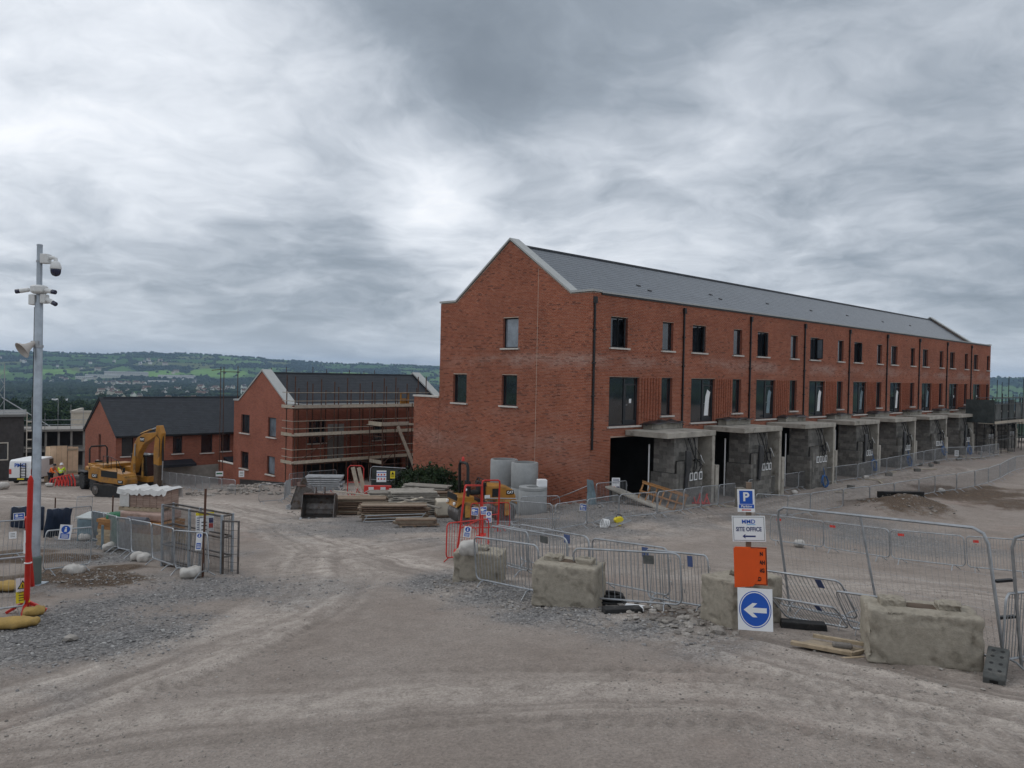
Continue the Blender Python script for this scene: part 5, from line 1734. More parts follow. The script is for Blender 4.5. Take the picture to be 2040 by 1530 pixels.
# ---------------------------------------------------------------- barriers
def rounded(w, h, r, z0, n=5):
    pts = []
    for cx, cz, a0 in ((w - r, z0 + r, -90), (w - r, z0 + h - r, 0), (r, z0 + h - r, 90), (r, z0 + r, 180)):
        for k in range(n + 1):
            a = R(a0 + 90 * k / n)
            pts.append((cx + r * math.cos(a), 0, cz + r * math.sin(a)))
    return pts


BW, BH, BZ = 2.25, 0.94, 0.16
BARRIER = {}


def barrier_parts(mt, key, nb):
    if (key, nb) not in BARRIER:
        fr = MB().tube(rounded(BW, BH, 0.13, BZ), 0.0195, 8, closed=True).mesh('frame', mt, True)
        bar = MB().tube([(0, 0, BZ), (0, 0, BZ + BH)], 0.0068, 5).mesh('bar', mt, True)
        ft = MB().tube([(0, 0, BZ), (0.0, -0.10, BZ - 0.02), (0.06, -0.30, 0.0)], 0.016, 6).tube([(0, 0, BZ), (0.0, 0.10, BZ - 0.02), (0.06, 0.30, 0.0)], 0.016, 6).mesh('foot', mt, True)
        hk = MB().tube([(BW + 0.02, 0, 0.45), (BW + 0.06, 0, 0.45), (BW + 0.06, 0, 0.38)], 0.008, 5).tube([(BW + 0.02, 0, 0.9), (BW + 0.06, 0, 0.9), (BW + 0.06, 0, 0.83)], 0.008, 5).mesh('hook', mt, True)
        pl = MB().box((1.5, -0.012, 0.88), (1.72, 0.0, 1.04)).mesh('name_plate', FOOTR)
        lum = [MB().tube([(0, 0, BZ), (0, 0, BZ + BH)], 0.0068, 4)]
        BARRIER[(key, nb)] = (fr, bar, ft, hk, pl)
    return BARRIER[(key, nb)]


def barrier(a, b, label, group=None, mt=None, key='galvanised', nb=18, plate=None, lean=0.0, single=True, lift=0.0, name='crowd_barrier', hs=1.0):
    """a barrier whose feet stand at the ground points a and b"""
    mt = mt or GALV
    a, b = Vector(a), Vector(b)
    d = b - a
    L = d.length
    rz = math.atan2(d.y, d.x)
    tilt = -math.asin(d.z / L)
    e = thing(name, label, 'barrier', (a.x, a.y, a.z + lift), group=group)
    M = Matrix.Rotation(rz, 4, 'Z') @ Matrix.Rotation(tilt, 4, 'Y') @ Matrix.Rotation(lean, 4, 'X')
    e.rotation_euler = M.to_euler()
    e.scale = (L / (BW + 0.06), 1, hs)
    fr, bar, ft, hk, pl = barrier_parts(mt, key, nb)
    inst('frame', fr, e)
    n = nb if single else nb
    for k in range(n):
        inst('bar', bar, e, ((k + 1) * BW / (n + 1), 0, 0))
    inst('foot', ft, e, (0.28, 0, 0))
    inst('foot', ft, e, (BW - 0.34, 0, 0))
    inst('hook', hk, e)
    if plate:
        inst('name_plate', pl if plate is True else plate, e)
    return e


REDTAG = MB().box((0.25, -0.014, 0.92), (0.45, 0.0, 1.0)).mesh('tag', REDP)
BLUETAG = MB().box((1.55, -0.014, 0.86), (1.72, 0.0, 1.06)).mesh('tag', mat('blue_plate', (0.06, 0.09, 0.20), 0.5))


def row(pts, lab, group, **kw):
    out = []
    for i, (p, q) in enumerate(zip(pts[:-1], pts[1:])):
        out.append(barrier(p, q, lab.replace('#', ordinal(i)), group, **kw))
    return out


def chain(pts, step=2.3):
    """points about one barrier apart along a ground polyline, put back on the ground"""
    P = [Vector((p[0], p[1], 0)) for p in pts]
    ds = [0]
    for p, q in zip(P[:-1], P[1:]):
        ds.append(ds[-1] + (q - p).length)
    n = max(1, round(ds[-1] / step))
    out = []
    for k in range(n + 1):
        s = ds[-1] * k / n
        i = max(j for j in range(len(ds)) if ds[j] <= s + 1e-6)
        i = min(i, len(P) - 2)
        t = (s - ds[i]) / (ds[i + 1] - ds[i])
        p = P[i].lerp(P[i + 1], t)
        out.append((p.x, p.y, zg(p.x, p.y)))
    return out


G5 = 'grey barriers in the near right corner'
barrier((-0.69, 17.40, 1.21), (0.72, 15.74, 1.40), 'grey barrier in front of the sandbag block, its left end by the red barrier', G5, plate=False, lean=R(2), lift=0.03)
barrier((1.34, 15.32, 1.46), (3.29, 14.32, 1.62), 'grey barrier standing across the gap between the middle concrete block and the sign block', G5, plate=True, nb=17, lift=0.02, lean=R(-2))
barrier((-0.43, 20.54, 0.87), (0.54, 18.75, 1.08), 'short looking grey barrier directly behind the sandbag block beside the red barrier', G5)
barrier((-0.30, 20.84, 0.84), (1.40, 17.33, 1.25), 'grey barrier sloping down behind the middle concrete block to its left corner', G5, plate=True)
barrier((0.32, 21.08, 0.82), (1.92, 17.64, 1.22), 'grey barrier at the yard side behind the middle block, ending in a small grey plate', G5, plate=BLUETAG)
barrier((1.95, 17.50, 1.23), (3.29, 15.45, 1.48), 'grey barrier on the yard side behind the gap barrier, carrying a blue plate', G5, plate=BLUETAG)
barrier((2.79, 15.32, 1.49), (3.78, 14.25, 1.63), 'grey barrier half hidden behind the sign block on its left side', G5, plate=BLUETAG)
barrier((5.36, 15.03, 1.54), (6.35, 13.79, 1.67), 'grey barrier right of the sign block behind the broken timber frame', G5, plate=BLUETAG, lean=R(38), lift=0.0)
barrier((5.10, 14.02, 1.66), (5.91, 13.23, 1.73), 'low leaning grey barrier close behind the broken timber frame', G5, plate=BLUETAG, lean=R(52), hs=0.8)
barrier((5.84, 13.07, 1.75), (6.41, 12.53, 1.80), 'grey barrier showing its end left of the nearest big concrete block', G5, lean=R(40))
barrier((7.02, 10.99, 1.93), (8.35, 11.71, 1.83), 'grey barrier cut by the right edge of the picture behind the rubber foot', G5, lean=R(0))

# yard row in front of the bare ground
row([(9.89, 29.43, -0.22), (11.57, 28.47, -0.26), (12.86, 26.02, -0.05), (14.28, 24.11, 0.16), (15.60, 22.97, 0.29)], '# grey barrier from the site office sign in the row across the gravel yard', 'barriers across the gravel yard', plate=REDTAG, nb=20)
# curving row beyond it
row([(11.56, 36.69, -0.50), (13.36, 37.35, -0.66), (15.11, 39.01, -0.75), (17.62, 41.02, -0.77), (19.51, 42.07, -0.75), (21.48, 43.38, -0.71), (23.62, 44.84, -0.65), (25.20, 46.04, -0.59), (26.97, 46.90, -0.54), (28.86, 48.25, -0.48), (30.59, 49.71, -0.44), (32.62, 51.77, -0.39), (34.78, 54.32, -0.34), (36.55, 56.30, -0.30), (38.26, 57.57, -0.28)],
    '# grey barrier from the parking sign in the curving row past the black trench frame', 'barriers curving along the haul road', nb=20)
# row along the porches
row(chain([(0.08, 30.60, -0.08), (1.69, 29.03, 0.08), (3.11, 30.86, -0.01), (4.09, 32.17, -0.04), (5.68, 33.08, -0.05), (7.42, 34.65, -0.13), (9.64, 37.97, -0.36), (11.86, 40.91, -0.58)]), '# grey barrier from the red barriers in the line past the terrace corner', 'barriers past the terrace corner', nb=20)
row(chain([(13.17, 42.94, -0.67), (16.09, 46.27, -0.76), (18.03, 48.19, -0.77), (19.92, 49.74, -0.73), (21.50, 50.99, -0.68), (23.02, 51.82, -0.63), (25.71, 54.28, -0.52), (29.03, 57.10, -0.42), (32.47, 60.44, -0.32), (35.47, 63.02, -0.27), (36.79, 63.54, -0.26), (38.14, 63.74, -0.26), (40.62, 66.11, -0.25), (42.56, 67.79, -0.26)]),
    '# grey barrier along the far porches counted from behind the parking sign', 'barriers along the far porches', nb=20)
barrier((4.01, 36.11, -0.09), (5.64, 37.31, -0.09), 'grey barrier close to the brick corner behind the white notice stand', nb=20)
barrier((-0.95, 32.04, -0.24), (0.41, 31.60, -0.15), 'grey barrier behind the red goal frames in front of the roller', nb=20)
barrier((0.54, 32.48, -0.21), (2.17, 32.37, -0.12), 'grey barrier in front of the short concrete rings', nb=20)
barrier((3.98, 30.66, 0.01), (3.32, 31.92, -0.05), 'grey barrier lying flat beside the yellow tool', lean=R(78), nb=20)
barrier((0.67, 28.57, 0.09), (1.80, 28.34, 0.13), 'fallen grey barrier on the ground behind the yard barriers', lean=R(70), nb=20)

# left hand compound
LG = 'grey barriers round the left material compound'
barrier((-11.36, 18.92, 0.78), (-10.74, 19.96, 0.69), 'grey barrier with a white notice standing on the soil bank beside the red post', LG, nb=20, lift=0.05)
barrier((-9.96, 14.25, 1.23), (-9.26, 14.93, 1.20), 'nearest left grey barrier with the yellow caution notice beside the red post', LG, nb=9)
barrier((-14.73, 20.95, 0.55), (-13.87, 22.33, 0.42), 'grey barrier at the left edge in front of the soil heap', LG, nb=12)
barrier((-16.40, 27.42, -0.24), (-15.84, 29.40, -0.43), 'grey barrier behind the soil bank backed with dark blue sheeting', LG, nb=20)
barrier((-18.42, 28.63, -0.39), (-17.45, 29.17, -0.43), 'grey barrier carrying a small blue notice in front of dark blue sheeting', LG, nb=14)
for (p, q, w) in (((-14.44, 26.93, -0.16), (-13.47, 25.91, -0.04), 'first'), ((-13.39, 25.75, -0.02), (-12.08, 24.02, 0.22), 'second'), ((-12.01, 23.88, 0.24), (-11.21, 23.10, 0.35), 'third'), ((-11.15, 22.97, 0.36), (-9.88, 21.57, 0.54), 'fourth'), ((-9.84, 21.47, 0.55), (-8.58, 20.01, 0.72), 'fifth'), ((-8.43, 19.67, 0.76), (-7.26, 18.91, 0.87), 'sixth')):
    barrier(p, q, f'{w} grey barrier down the near side of the timber compound, counted from the blue sheet', LG, nb=20 if w == 'sixth' else 22)
barrier((-19.13, 34.25, -0.92), (-18.77, 34.90, -0.97), 'grey barrier lying at the back of the compound beside the pale sheet', LG, nb=14)
for (p, q, m_, nm, lab) in (((-14.42, 26.93, -0.16), (-13.56, 26.06, -0.06), TARPL, 'barrier_sheet', 'blue grey plastic sheet hung on the first compound barrier'), ((-13.37, 25.75, -0.02), (-12.17, 24.17, 0.20), TARPG, 'barrier_sheet', 'dark green plastic sheet hung on the second compound barrier'),
                            ((-16.30, 27.27, -0.22), (-16.04, 28.41, -0.34), TARPB, 'barrier_sheet', 'dark blue sheeting hung behind the barrier on the soil bank'), ((-18.28, 28.46, -0.38), (-17.39, 29.00, -0.41), TARPB, 'barrier_sheet', 'dark blue sheeting behind the small blue notice at the left')):
    a, b = Vector(p), Vector(q)
    L = (b - a).length
    m = MB()
    N = 14
    vs = []
    for i in range(N + 1):
        for z in (0.12, 0.45, 0.8, 1.1):
            vs.append((L * i / N, 0.05 + 0.035 * math.sin(i * 2.1 + z * 5) + 0.015 * math.sin(i * 5.3), z + 0.03 * math.sin(i * 1.3)))
    fs = [(i * 4 + k, i * 4 + k + 1, i * 4 + k + 5, i * 4 + k + 4) for i in range(N) for k in range(3)]
    m.add(vs, fs)
    d = b - a
    o = solo(nm, m, m_, lab, 'sheet', tuple(a), (0, -math.asin(d.z / L), math.atan2(d.y, d.x)), smooth=True)
    o.modifiers.new('thickness', 'SOLIDIFY').thickness = 0.01

# behind, by the scaffolded house
row(chain([(-13.88, 42.98, -1.50), (-12.61, 43.47, -1.50), (-13.69, 47.83, -1.84), (-11.92, 49.16, -1.86)]), '# grey barrier from the left in front of the scaffolded house by the buckets', 'barriers in front of the scaffolded house', nb=20)
row(chain([(-15.49, 54.44, -2.40), (-14.46, 57.29, -2.54), (-12.81, 57.69, -2.45)]), '# grey barrier from the brick corner under the lowest scaffold boards', 'barriers under the scaffold', nb=20)
row(chain([(-29.11, 65.25, -3.87), (-25.55, 60.34, -3.37), (-19.67, 51.15, -2.33), (-16.80, 47.70, -1.95)]), '# grey barrier right of the excavator bucket towards the low brick wall', 'barriers right of the excavator', nb=20)
row(chain([(-43.06, 97.20, -8.06), (-38.49, 103.47, -8.48)]), '# grey barrier in the far line before the dull brick row', 'far barriers before the brick row', nb=16)

# red barriers and goal frames
barrier((-1.70, 21.18, 0.78), (-0.58, 22.97, 0.60), 'red barrier with a round blue notice behind the sandbag block', 'red barriers', REDM, 'red', 16, name='red_barrier', lean=R(-3))
barrier((-1.45, 29.53, -0.04), (0.06, 29.79, -0.02), 'red barrier behind the red goal frames', 'red barriers', REDM, 'red', 14, name='red_barrier')


def goal_frame(a, b, ta, tb, label):
    a, b = Vector(a), Vector(b)
    top = [Vector(ta), Vector(tb)]
    e = thing('red_goal_frame', label, 'frame', tuple(a), group='red goal frames')
    o = Vector((0, 0, 0))
    t0, t1 = top[0] - a, top[1] - a
    bb = b - a
    d = (t1 - t0).normalized()
    part('hoop', MB().tube([o, t0 * 0.94, t0 * 0.985 + d * 0.03, t0 + d * 0.12, t1 - d * 0.12, bb + (t1 - bb) * 0.985 - d * 0.03, bb + (t1 - bb) * 0.94, bb], 0.032, 8), REDM, e, smooth=True)
    part('cross_rail', MB().tube([t0 * 0.35, bb + (t1 - bb) * 0.35], 0.022, 6), REDM, e, smooth=True)
    for p in (o, bb):
        part('base_foot', MB().box((p.x - 0.12, p.y - 0.25, p.z - 0.03), (p.x + 0.12, p.y + 0.25, p.z + 0.03)), REDM, e, bevel=0.01)


goal_frame((-1.58, 24.00, 0.48), (-1.06, 27.96, 0.11), (-1.37, 23.90, 2.55), (-0.99, 27.50, 2.04), 'nearer tall red hoop frame leaning beside the red barrier')
goal_frame((-0.97, 28.56, 0.06), (-0.43, 29.49, -0.01), (-1.02, 28.60, 2.07), (-0.38, 29.40, 1.98), 'farther tall red hoop frame between the red barriers')


# ---------------------------------------------------------------- welded mesh fence at the right
def mesh_panel(a, b, h, label, lean):
    a, b = Vector(a), Vector(b)
    d = b - a
    L = d.length
    e = thing('mesh_fence_panel', label, 'fence', tuple(a), group='tall mesh fence panels at the right')
    e.rotation_euler = (Matrix.Rotation(math.atan2(d.y, d.x), 4, 'Z') @ Matrix.Rotation(-math.asin(d.z / L), 4, 'Y') @ Matrix.Rotation(lean, 4, 'X')).to_euler()
    t = 0.024
    part('frame', MB().tube([(0, 0, -0.05), (0, 0, h - 0.22), (0.05, 0, h - 0.07), (0.2, 0, h), (L - 0.2, 0, h), (L - 0.05, 0, h - 0.07), (L, 0, h - 0.22), (L, 0, -0.05)], t, 8), GALV, e, smooth=True)
    part('middle_post', MB().tube([(L * 0.5, 0, 0.1), (L * 0.47, 0, h)], 0.02, 8), GALV, e, smooth=True)
    part('bottom_rail', MB().tube([(0, 0, 0.12), (L, 0, 0.12)], 0.017, 6), GALV, e, smooth=True)
    w = MB()
    for x in np.arange(0.11, L - 0.03, 0.11):
        w.tube([(x, 0.012, 0.12), (x, 0.012, h)], 0.0017, 3)
    for z in np.arange(0.3, h, 0.26):
        w.tube([(0, 0.015, z), (L, 0.015, z)], 0.0017, 3)
    tag(part('wire_mesh', w, GALV, e), kind='stuff')
    return e


fa = (7.18, 11.15, 2.20)
mesh_panel((5.45, 14.94, 1.55), (fa[0], fa[1], zg(fa[0], fa[1])), 2.02, 'tall mesh fence panel leaning behind the sign block and the nearest concrete block', R(7))
fb = (7.45, 11.20, 2.19)
mesh_panel((fb[0], fb[1], zg(fb[0], fb[1])), (fb[0] + 2.2, fb[1] - 2.6, zg(fb[0] + 2.2, fb[1] - 2.6)), 2.02, 'tall mesh fence panel cut off by the right edge of the picture', R(9))
m = MB()
for z in (0.72, 1.25):
    m.box((-0.12, -0.035, z), (0.12, 0.035, z + 0.035))
solo('fence_clip', m, DKMET, 'pair of dark couplers clipping the two mesh fence posts together', 'clip', ((fa[0] + fb[0]) / 2 - 0.03, (fa[1] + fb[1]) / 2 + 0.02, zg(fa[0], fa[1])), (0, R(-6), 0))


# ---------------------------------------------------------------- concrete blocks
def rough_block(name, L, W, H, seed, chip=0.03, mats=None):
    n = (40, 22, 22)
    bm_v, bm_f = [], []
    idx = {}

    def vid(p):
        k = tuple(round(c, 4) for c in p)
        if k not in idx:
            idx[k] = len(bm_v)
            bm_v.append(p)
        return idx[k]
    for ax in range(3):
        u, v = [(1, 2), (0, 2), (0, 1)][ax]
        for side in (0, 1):
            for i in range(n[u]):
                for j in range(n[v]):
                    q = []
                    for (di, dj) in ((0, 0), (1, 0), (1, 1), (0, 1)):
                        p = [0, 0, 0]
                        p[ax] = side
                        p[u] = (i + di) / n[u]
                        p[v] = (j + dj) / n[v]
                        q.append(vid(p))
                    flip = (side == 1) ^ (ax == 1)
                    bm_f.append(tuple(q) if flip else tuple(reversed(q)))
    V = np.array(bm_v, float)
    c = (V - 0.5) * 2
    D = np.array([L, W, H]) / 2
    P = c * D
    # rounded, chipped arrises
    r = 0.04
    inner = np.clip(P, -(D - r), D - r)
    dv = P - inner
    ln = np.linalg.norm(dv, axis=1)
    k = ln > 1e-6
    P[k] = inner[k] + dv[k] / ln[k][:, None] * r
    s = seed * 3.7
    edge = np.sum(np.abs(P) > (D - 0.16), axis=1) >= 2
    nz = fbm(P[:, 0] * 2.2 + P[:, 2] * 1.7 + s, P[:, 1] * 2.2 - P[:, 2] * 1.3 + s, 3 + seed, 4) - 0.5
    nz2 = fbm(P[:, 0] * 7 + P[:, 2] * 5 + s, P[:, 1] * 7 - P[:, 2] * 6, 9 + seed, 3) - 0.5
    nrm = dv / np.maximum(ln, 1e-6)[:, None]
    P = P + nrm * (nz * 0.016 + nz2 * 0.012)[:, None]
    P[edge] -= nrm[edge] * (np.clip(nz2[edge] + 0.02, 0, 1) * chip * 7)[:, None]
    P[:, 2] += H / 2
    me = np_mesh(name, P, np.array(bm_f), mats or CONCD, smooth=True)
    return me


def concrete_block(loc, rz, L, W, H, label, seed, studs=2, tilt=(0, 0)):
    e = thing('concrete_block', label, 'block', loc, group='big interlocking concrete blocks')
    e.rotation_euler = (tilt[0], tilt[1], rz)
    inst('body', rough_block('body', L, W, H, seed), e)
    for k in range(studs):
        x = (k - (studs - 1) / 2) * L * 0.5
        me = rough_block('stud', 0.36, 0.30, 0.17, seed + k + 5)
        inst('stud', me, e, (x, 0, H - 0.06))
    part('lifting_recess', MB().box((-0.2, -0.12, H - 0.02), (0.2, 0.12, H + 0.012)), SOILM, e, bevel=0.01)
    return e


def at(p, dz=0.0):
    return (p[0], p[1], p[2] + dz)


def block_at(front, rz, L, W, H, *a, **k):
    """front: the ground point under the middle of the long face"""
    x, y, z = front
    c = (x - math.sin(rz) * W / 2, y + math.cos(rz) * W / 2, z - 0.04)
    return concrete_block(c, rz, L, W, H, *a, **k)


block_at((6.00, 11.11, 1.93), R(-16), 1.52, 0.80, 0.80, 'nearest big concrete block with two worn studs on top, beside the mesh fence', 1)
block_at((4.36, 13.46, 1.72), R(30), 1.22, 0.80, 0.84, 'big concrete block carrying the four direction signs', 2, studs=1)
block_at((1.06, 15.02, 1.49), R(-22), 1.30, 0.85, 0.86, 'middle big concrete block between the two nearest grey barriers', 3)
block_at((-0.71, 17.73, 1.17), R(-8), 1.15, 0.80, 0.76, 'concrete block with a white sandbag on top beside the red barrier', 4, studs=1)

# rubber fence foot
e = thing('rubber_ballast', 'grey moulded rubber fence foot with holes leaning against the nearest concrete block', 'fence foot', (6.76, 10.68, 1.96), R(52))
e.rotation_euler = (R(0), R(-14), R(54))
part('body', MB().prism([(-0.40, 0), (0.40, 0), (0.40, 0.10), (0.34, 0.15), (-0.34, 0.15), (-0.40, 0.10)], -0.13, 0.13), FOOTR, e, (0, 0, 0.12), bevel=0.015)
for x in (-0.27, -0.09, 0.09, 0.24):
    for y in (-0.055, 0.055):
        part('hole', MB().lathe([(0.026, 0.0), (0.026, 0.003)], 12), BLACK, e, (x, y, 0.2695))
part('slot', MB().box((-0.403, -0.05, 0.03), (-0.398, 0.05, 0.075)), BLACK, e, (0, 0, 0.12))

# broken timber frame
e = thing('broken_pallet', 'broken pale timber frame lying on the ground right of the sign block', 'timber', (4.99, 12.03, 1.86), R(-16))
for nm, (a, b, w, h) in {'board': ((-0.55, -0.12, 0.06), (0.30, -0.34, 0.06), 0.10, 0.05), 'rail': ((-0.20, 0.22, 0.10), (0.62, 0.02, 0.10), 0.06, 0.05)}.items():
    part(nm, MB().bar(a, b, w, h, 0, rnd=0.3), TIMBER, e)
part('plywood_piece', MB().prism([(-0.5, -0.1), (0.1, -0.3), (0.5, 0.0), (-0.2, 0.2)], 0.02, 0.045, 0, 'z', 0.5), TIMBER, e)
part('rail', MB().bar((0.28, -0.34, 0.05), (0.63, 0.02, 0.05), 0.05, 0.05, 0, rnd=0.8), TIMBER, e)
part('splinter', MB().bar((0.12, -0.5, 0.02), (0.46, -0.34, 0.03), 0.05, 0.02, 0, rnd=0.6), TIMBER, e)
part('stone', MB().box((0.05, -0.12, 0.04), (0.34, 0.0, 0.12)), STONE, e, bevel=0.03)

# rubber foot under the right barrier row and bits behind the gap barrier
for (p, rz, lab) in (((5.10, 13.35, 1.73), R(-12), 'black rubber fence foot lying behind the sign block'), ((2.15, 14.50, 1.57), R(10), 'black rubber scrap lying behind the gap barrier'), ((2.06, 15.64, 1.44), R(30), 'coil of black hose lying behind the middle concrete block')):
    if 'hose' in lab:
        m = MB()
        for k in range(3):
            m.tube([((0.34 - 0.04 * k) * math.cos(t), (0.34 - 0.04 * k) * math.sin(t) * 0.8, 0.04 + 0.06 * k) for t in np.linspace(0, 6.28, 17)[:-1]], 0.035, 6, closed=True)
        solo('hose_coil', m, BLACK, lab, 'hose', p, (0, R(4), rz), smooth=True)
    else:
        solo('rubber_block', MB().prism([(-0.38, 0), (0.38, 0), (0.36, 0.12), (-0.36, 0.12)], -0.12, 0.12), RUBBER, lab, 'fence foot', p, (0, 0, rz), bevel=0.015)
solo('white_board', MB().prism([(-0.5, -0.15), (0.5, -0.3), (0.55, 0.1), (-0.4, 0.25)], 0.0, 0.03, 0, 'z'), WHITEB, 'scrap of white board lying flat behind the gap barrier', 'board', (2.67, 14.79, 1.55), (R(3), 0, R(-10)))


# sandbags
def bag(p, rz, L, W, H, m_, label, group=None, name='sandbag', seed=0):
    n, k = 20, 12
    V = []
    g = np.random.default_rng(seed + 50)
    for i in range(k + 1):
        t = math.pi * i / k
        for j in range(n):
            a = 2 * math.pi * j / n
            sx = math.sin(t) ** 0.55
            x = -math.cos(t) * L / 2
            V.append((x, math.copysign(abs(math.cos(a)) ** 0.8, math.cos(a)) * W / 2 * sx, H * 0.5 + math.sin(a) * H / 2 * sx))
    V = np.array(V)
    V = V + (fbm(V[:, 0] * 9 + seed, V[:, 1] * 9 + V[:, 2] * 5, seed, 3)[:, None] - 0.5) * 0.10 * np.array([0.5, 1, 1])
    V[:, 2] = np.maximum(V[:, 2], 0.0)
    F = [(i * n + j, i * n + (j + 1) % n, (i + 1) * n + (j + 1) % n, (i + 1) * n + j) for i in range(k) for j in range(n)]
    me = np_mesh(name, V, np.array(F)[:, ::-1], m_, smooth=True)
    return tag(inst(name, me, None, p, (0, 0, rz)), label, 'sandbag', group)


bag((-8.75, 13.85, 1.29), R(15), 0.72, 0.42, 0.20, BAGY, 'large yellow sandbag lying at the foot of the red post', 'yellow sandbags', seed=1)
bag((-9.33, 13.87, 1.27), R(-10), 0.6, 0.4, 0.18, BAGY, 'yellow sandbag at the left edge in front of the nearest barrier', 'yellow sandbags', seed=2)
bag((-9.00, 14.75, 1.22), R(60), 0.36, 0.30, 0.18, BAGY, 'small dirty yellow sandbag pressed against the base of the red post', 'yellow sandbags', seed=3)
bag((-11.11, 17.22, 0.95), R(5), 0.8, 0.45, 0.22, BAGY, 'yellow sandbag lying behind the caution notice', 'yellow sandbags', seed=4)
bb = (-0.91, 17.30, 2.01)
e = bag((bb[0], bb[1] + 0.30, 1.86), R(20), 0.42, 0.36, 0.36, BAGW, 'white woven sandbag sitting on the concrete block beside the red barrier', 'white sandbags', seed=5)
for i, (p, rz, lab) in enumerate([((-10.79, 19.39, 0.75), 20, 'white sandbag on the foot of the barrier on the soil bank'), ((-10.87, 19.31, 0.75), -30, 'second white sandbag beside the foot of the barrier on the soil bank'), ((-7.80, 18.93, 0.86), 30, 'white sandbag on the foot of the last compound barrier'), ((-7.72, 19.08, 0.84), -20, 'pale sandbag beside the foot of the last compound barrier'),
                                  ((-10.47, 21.96, 0.49), 10, 'white sandbag at the foot of the fourth compound barrier'), ((-10.20, 21.76, 0.51), 70, 'grey sandbag at the foot of the fourth compound barrier'), ((-12.58, 24.47, 0.16), 40, 'small white sandbag at the foot of the second compound barrier'), ((-15.04, 27.52, -0.23), 30, 'small white sandbag behind the notice on the soil bank'),
                                  ((24.01, 52.46, -0.59), 10, 'white sandbag lying on the barrier feet before the fourth porch'), ((16.84, 46.02, -0.77), 10, 'white sandbag lying on the barrier feet before the second porch'), ((25.88, 46.58, -0.57), 30, 'white sandbag on a barrier foot near the black trench frame'), ((10.93, 29.22, -0.28), 0, 'white sandbag under the yard barrier right of the site office sign')]):
    bag(p, R(rz), 0.40, 0.34, 0.27, BAGW, lab, 'white sandbags', seed=10 + i)


# ---------------------------------------------------------------- machines
def cylinder_bar(name, a, b, r, m_, parent, n=10):
    return part(name, MB().tube([a, b], r, n), m_, parent, smooth=True)


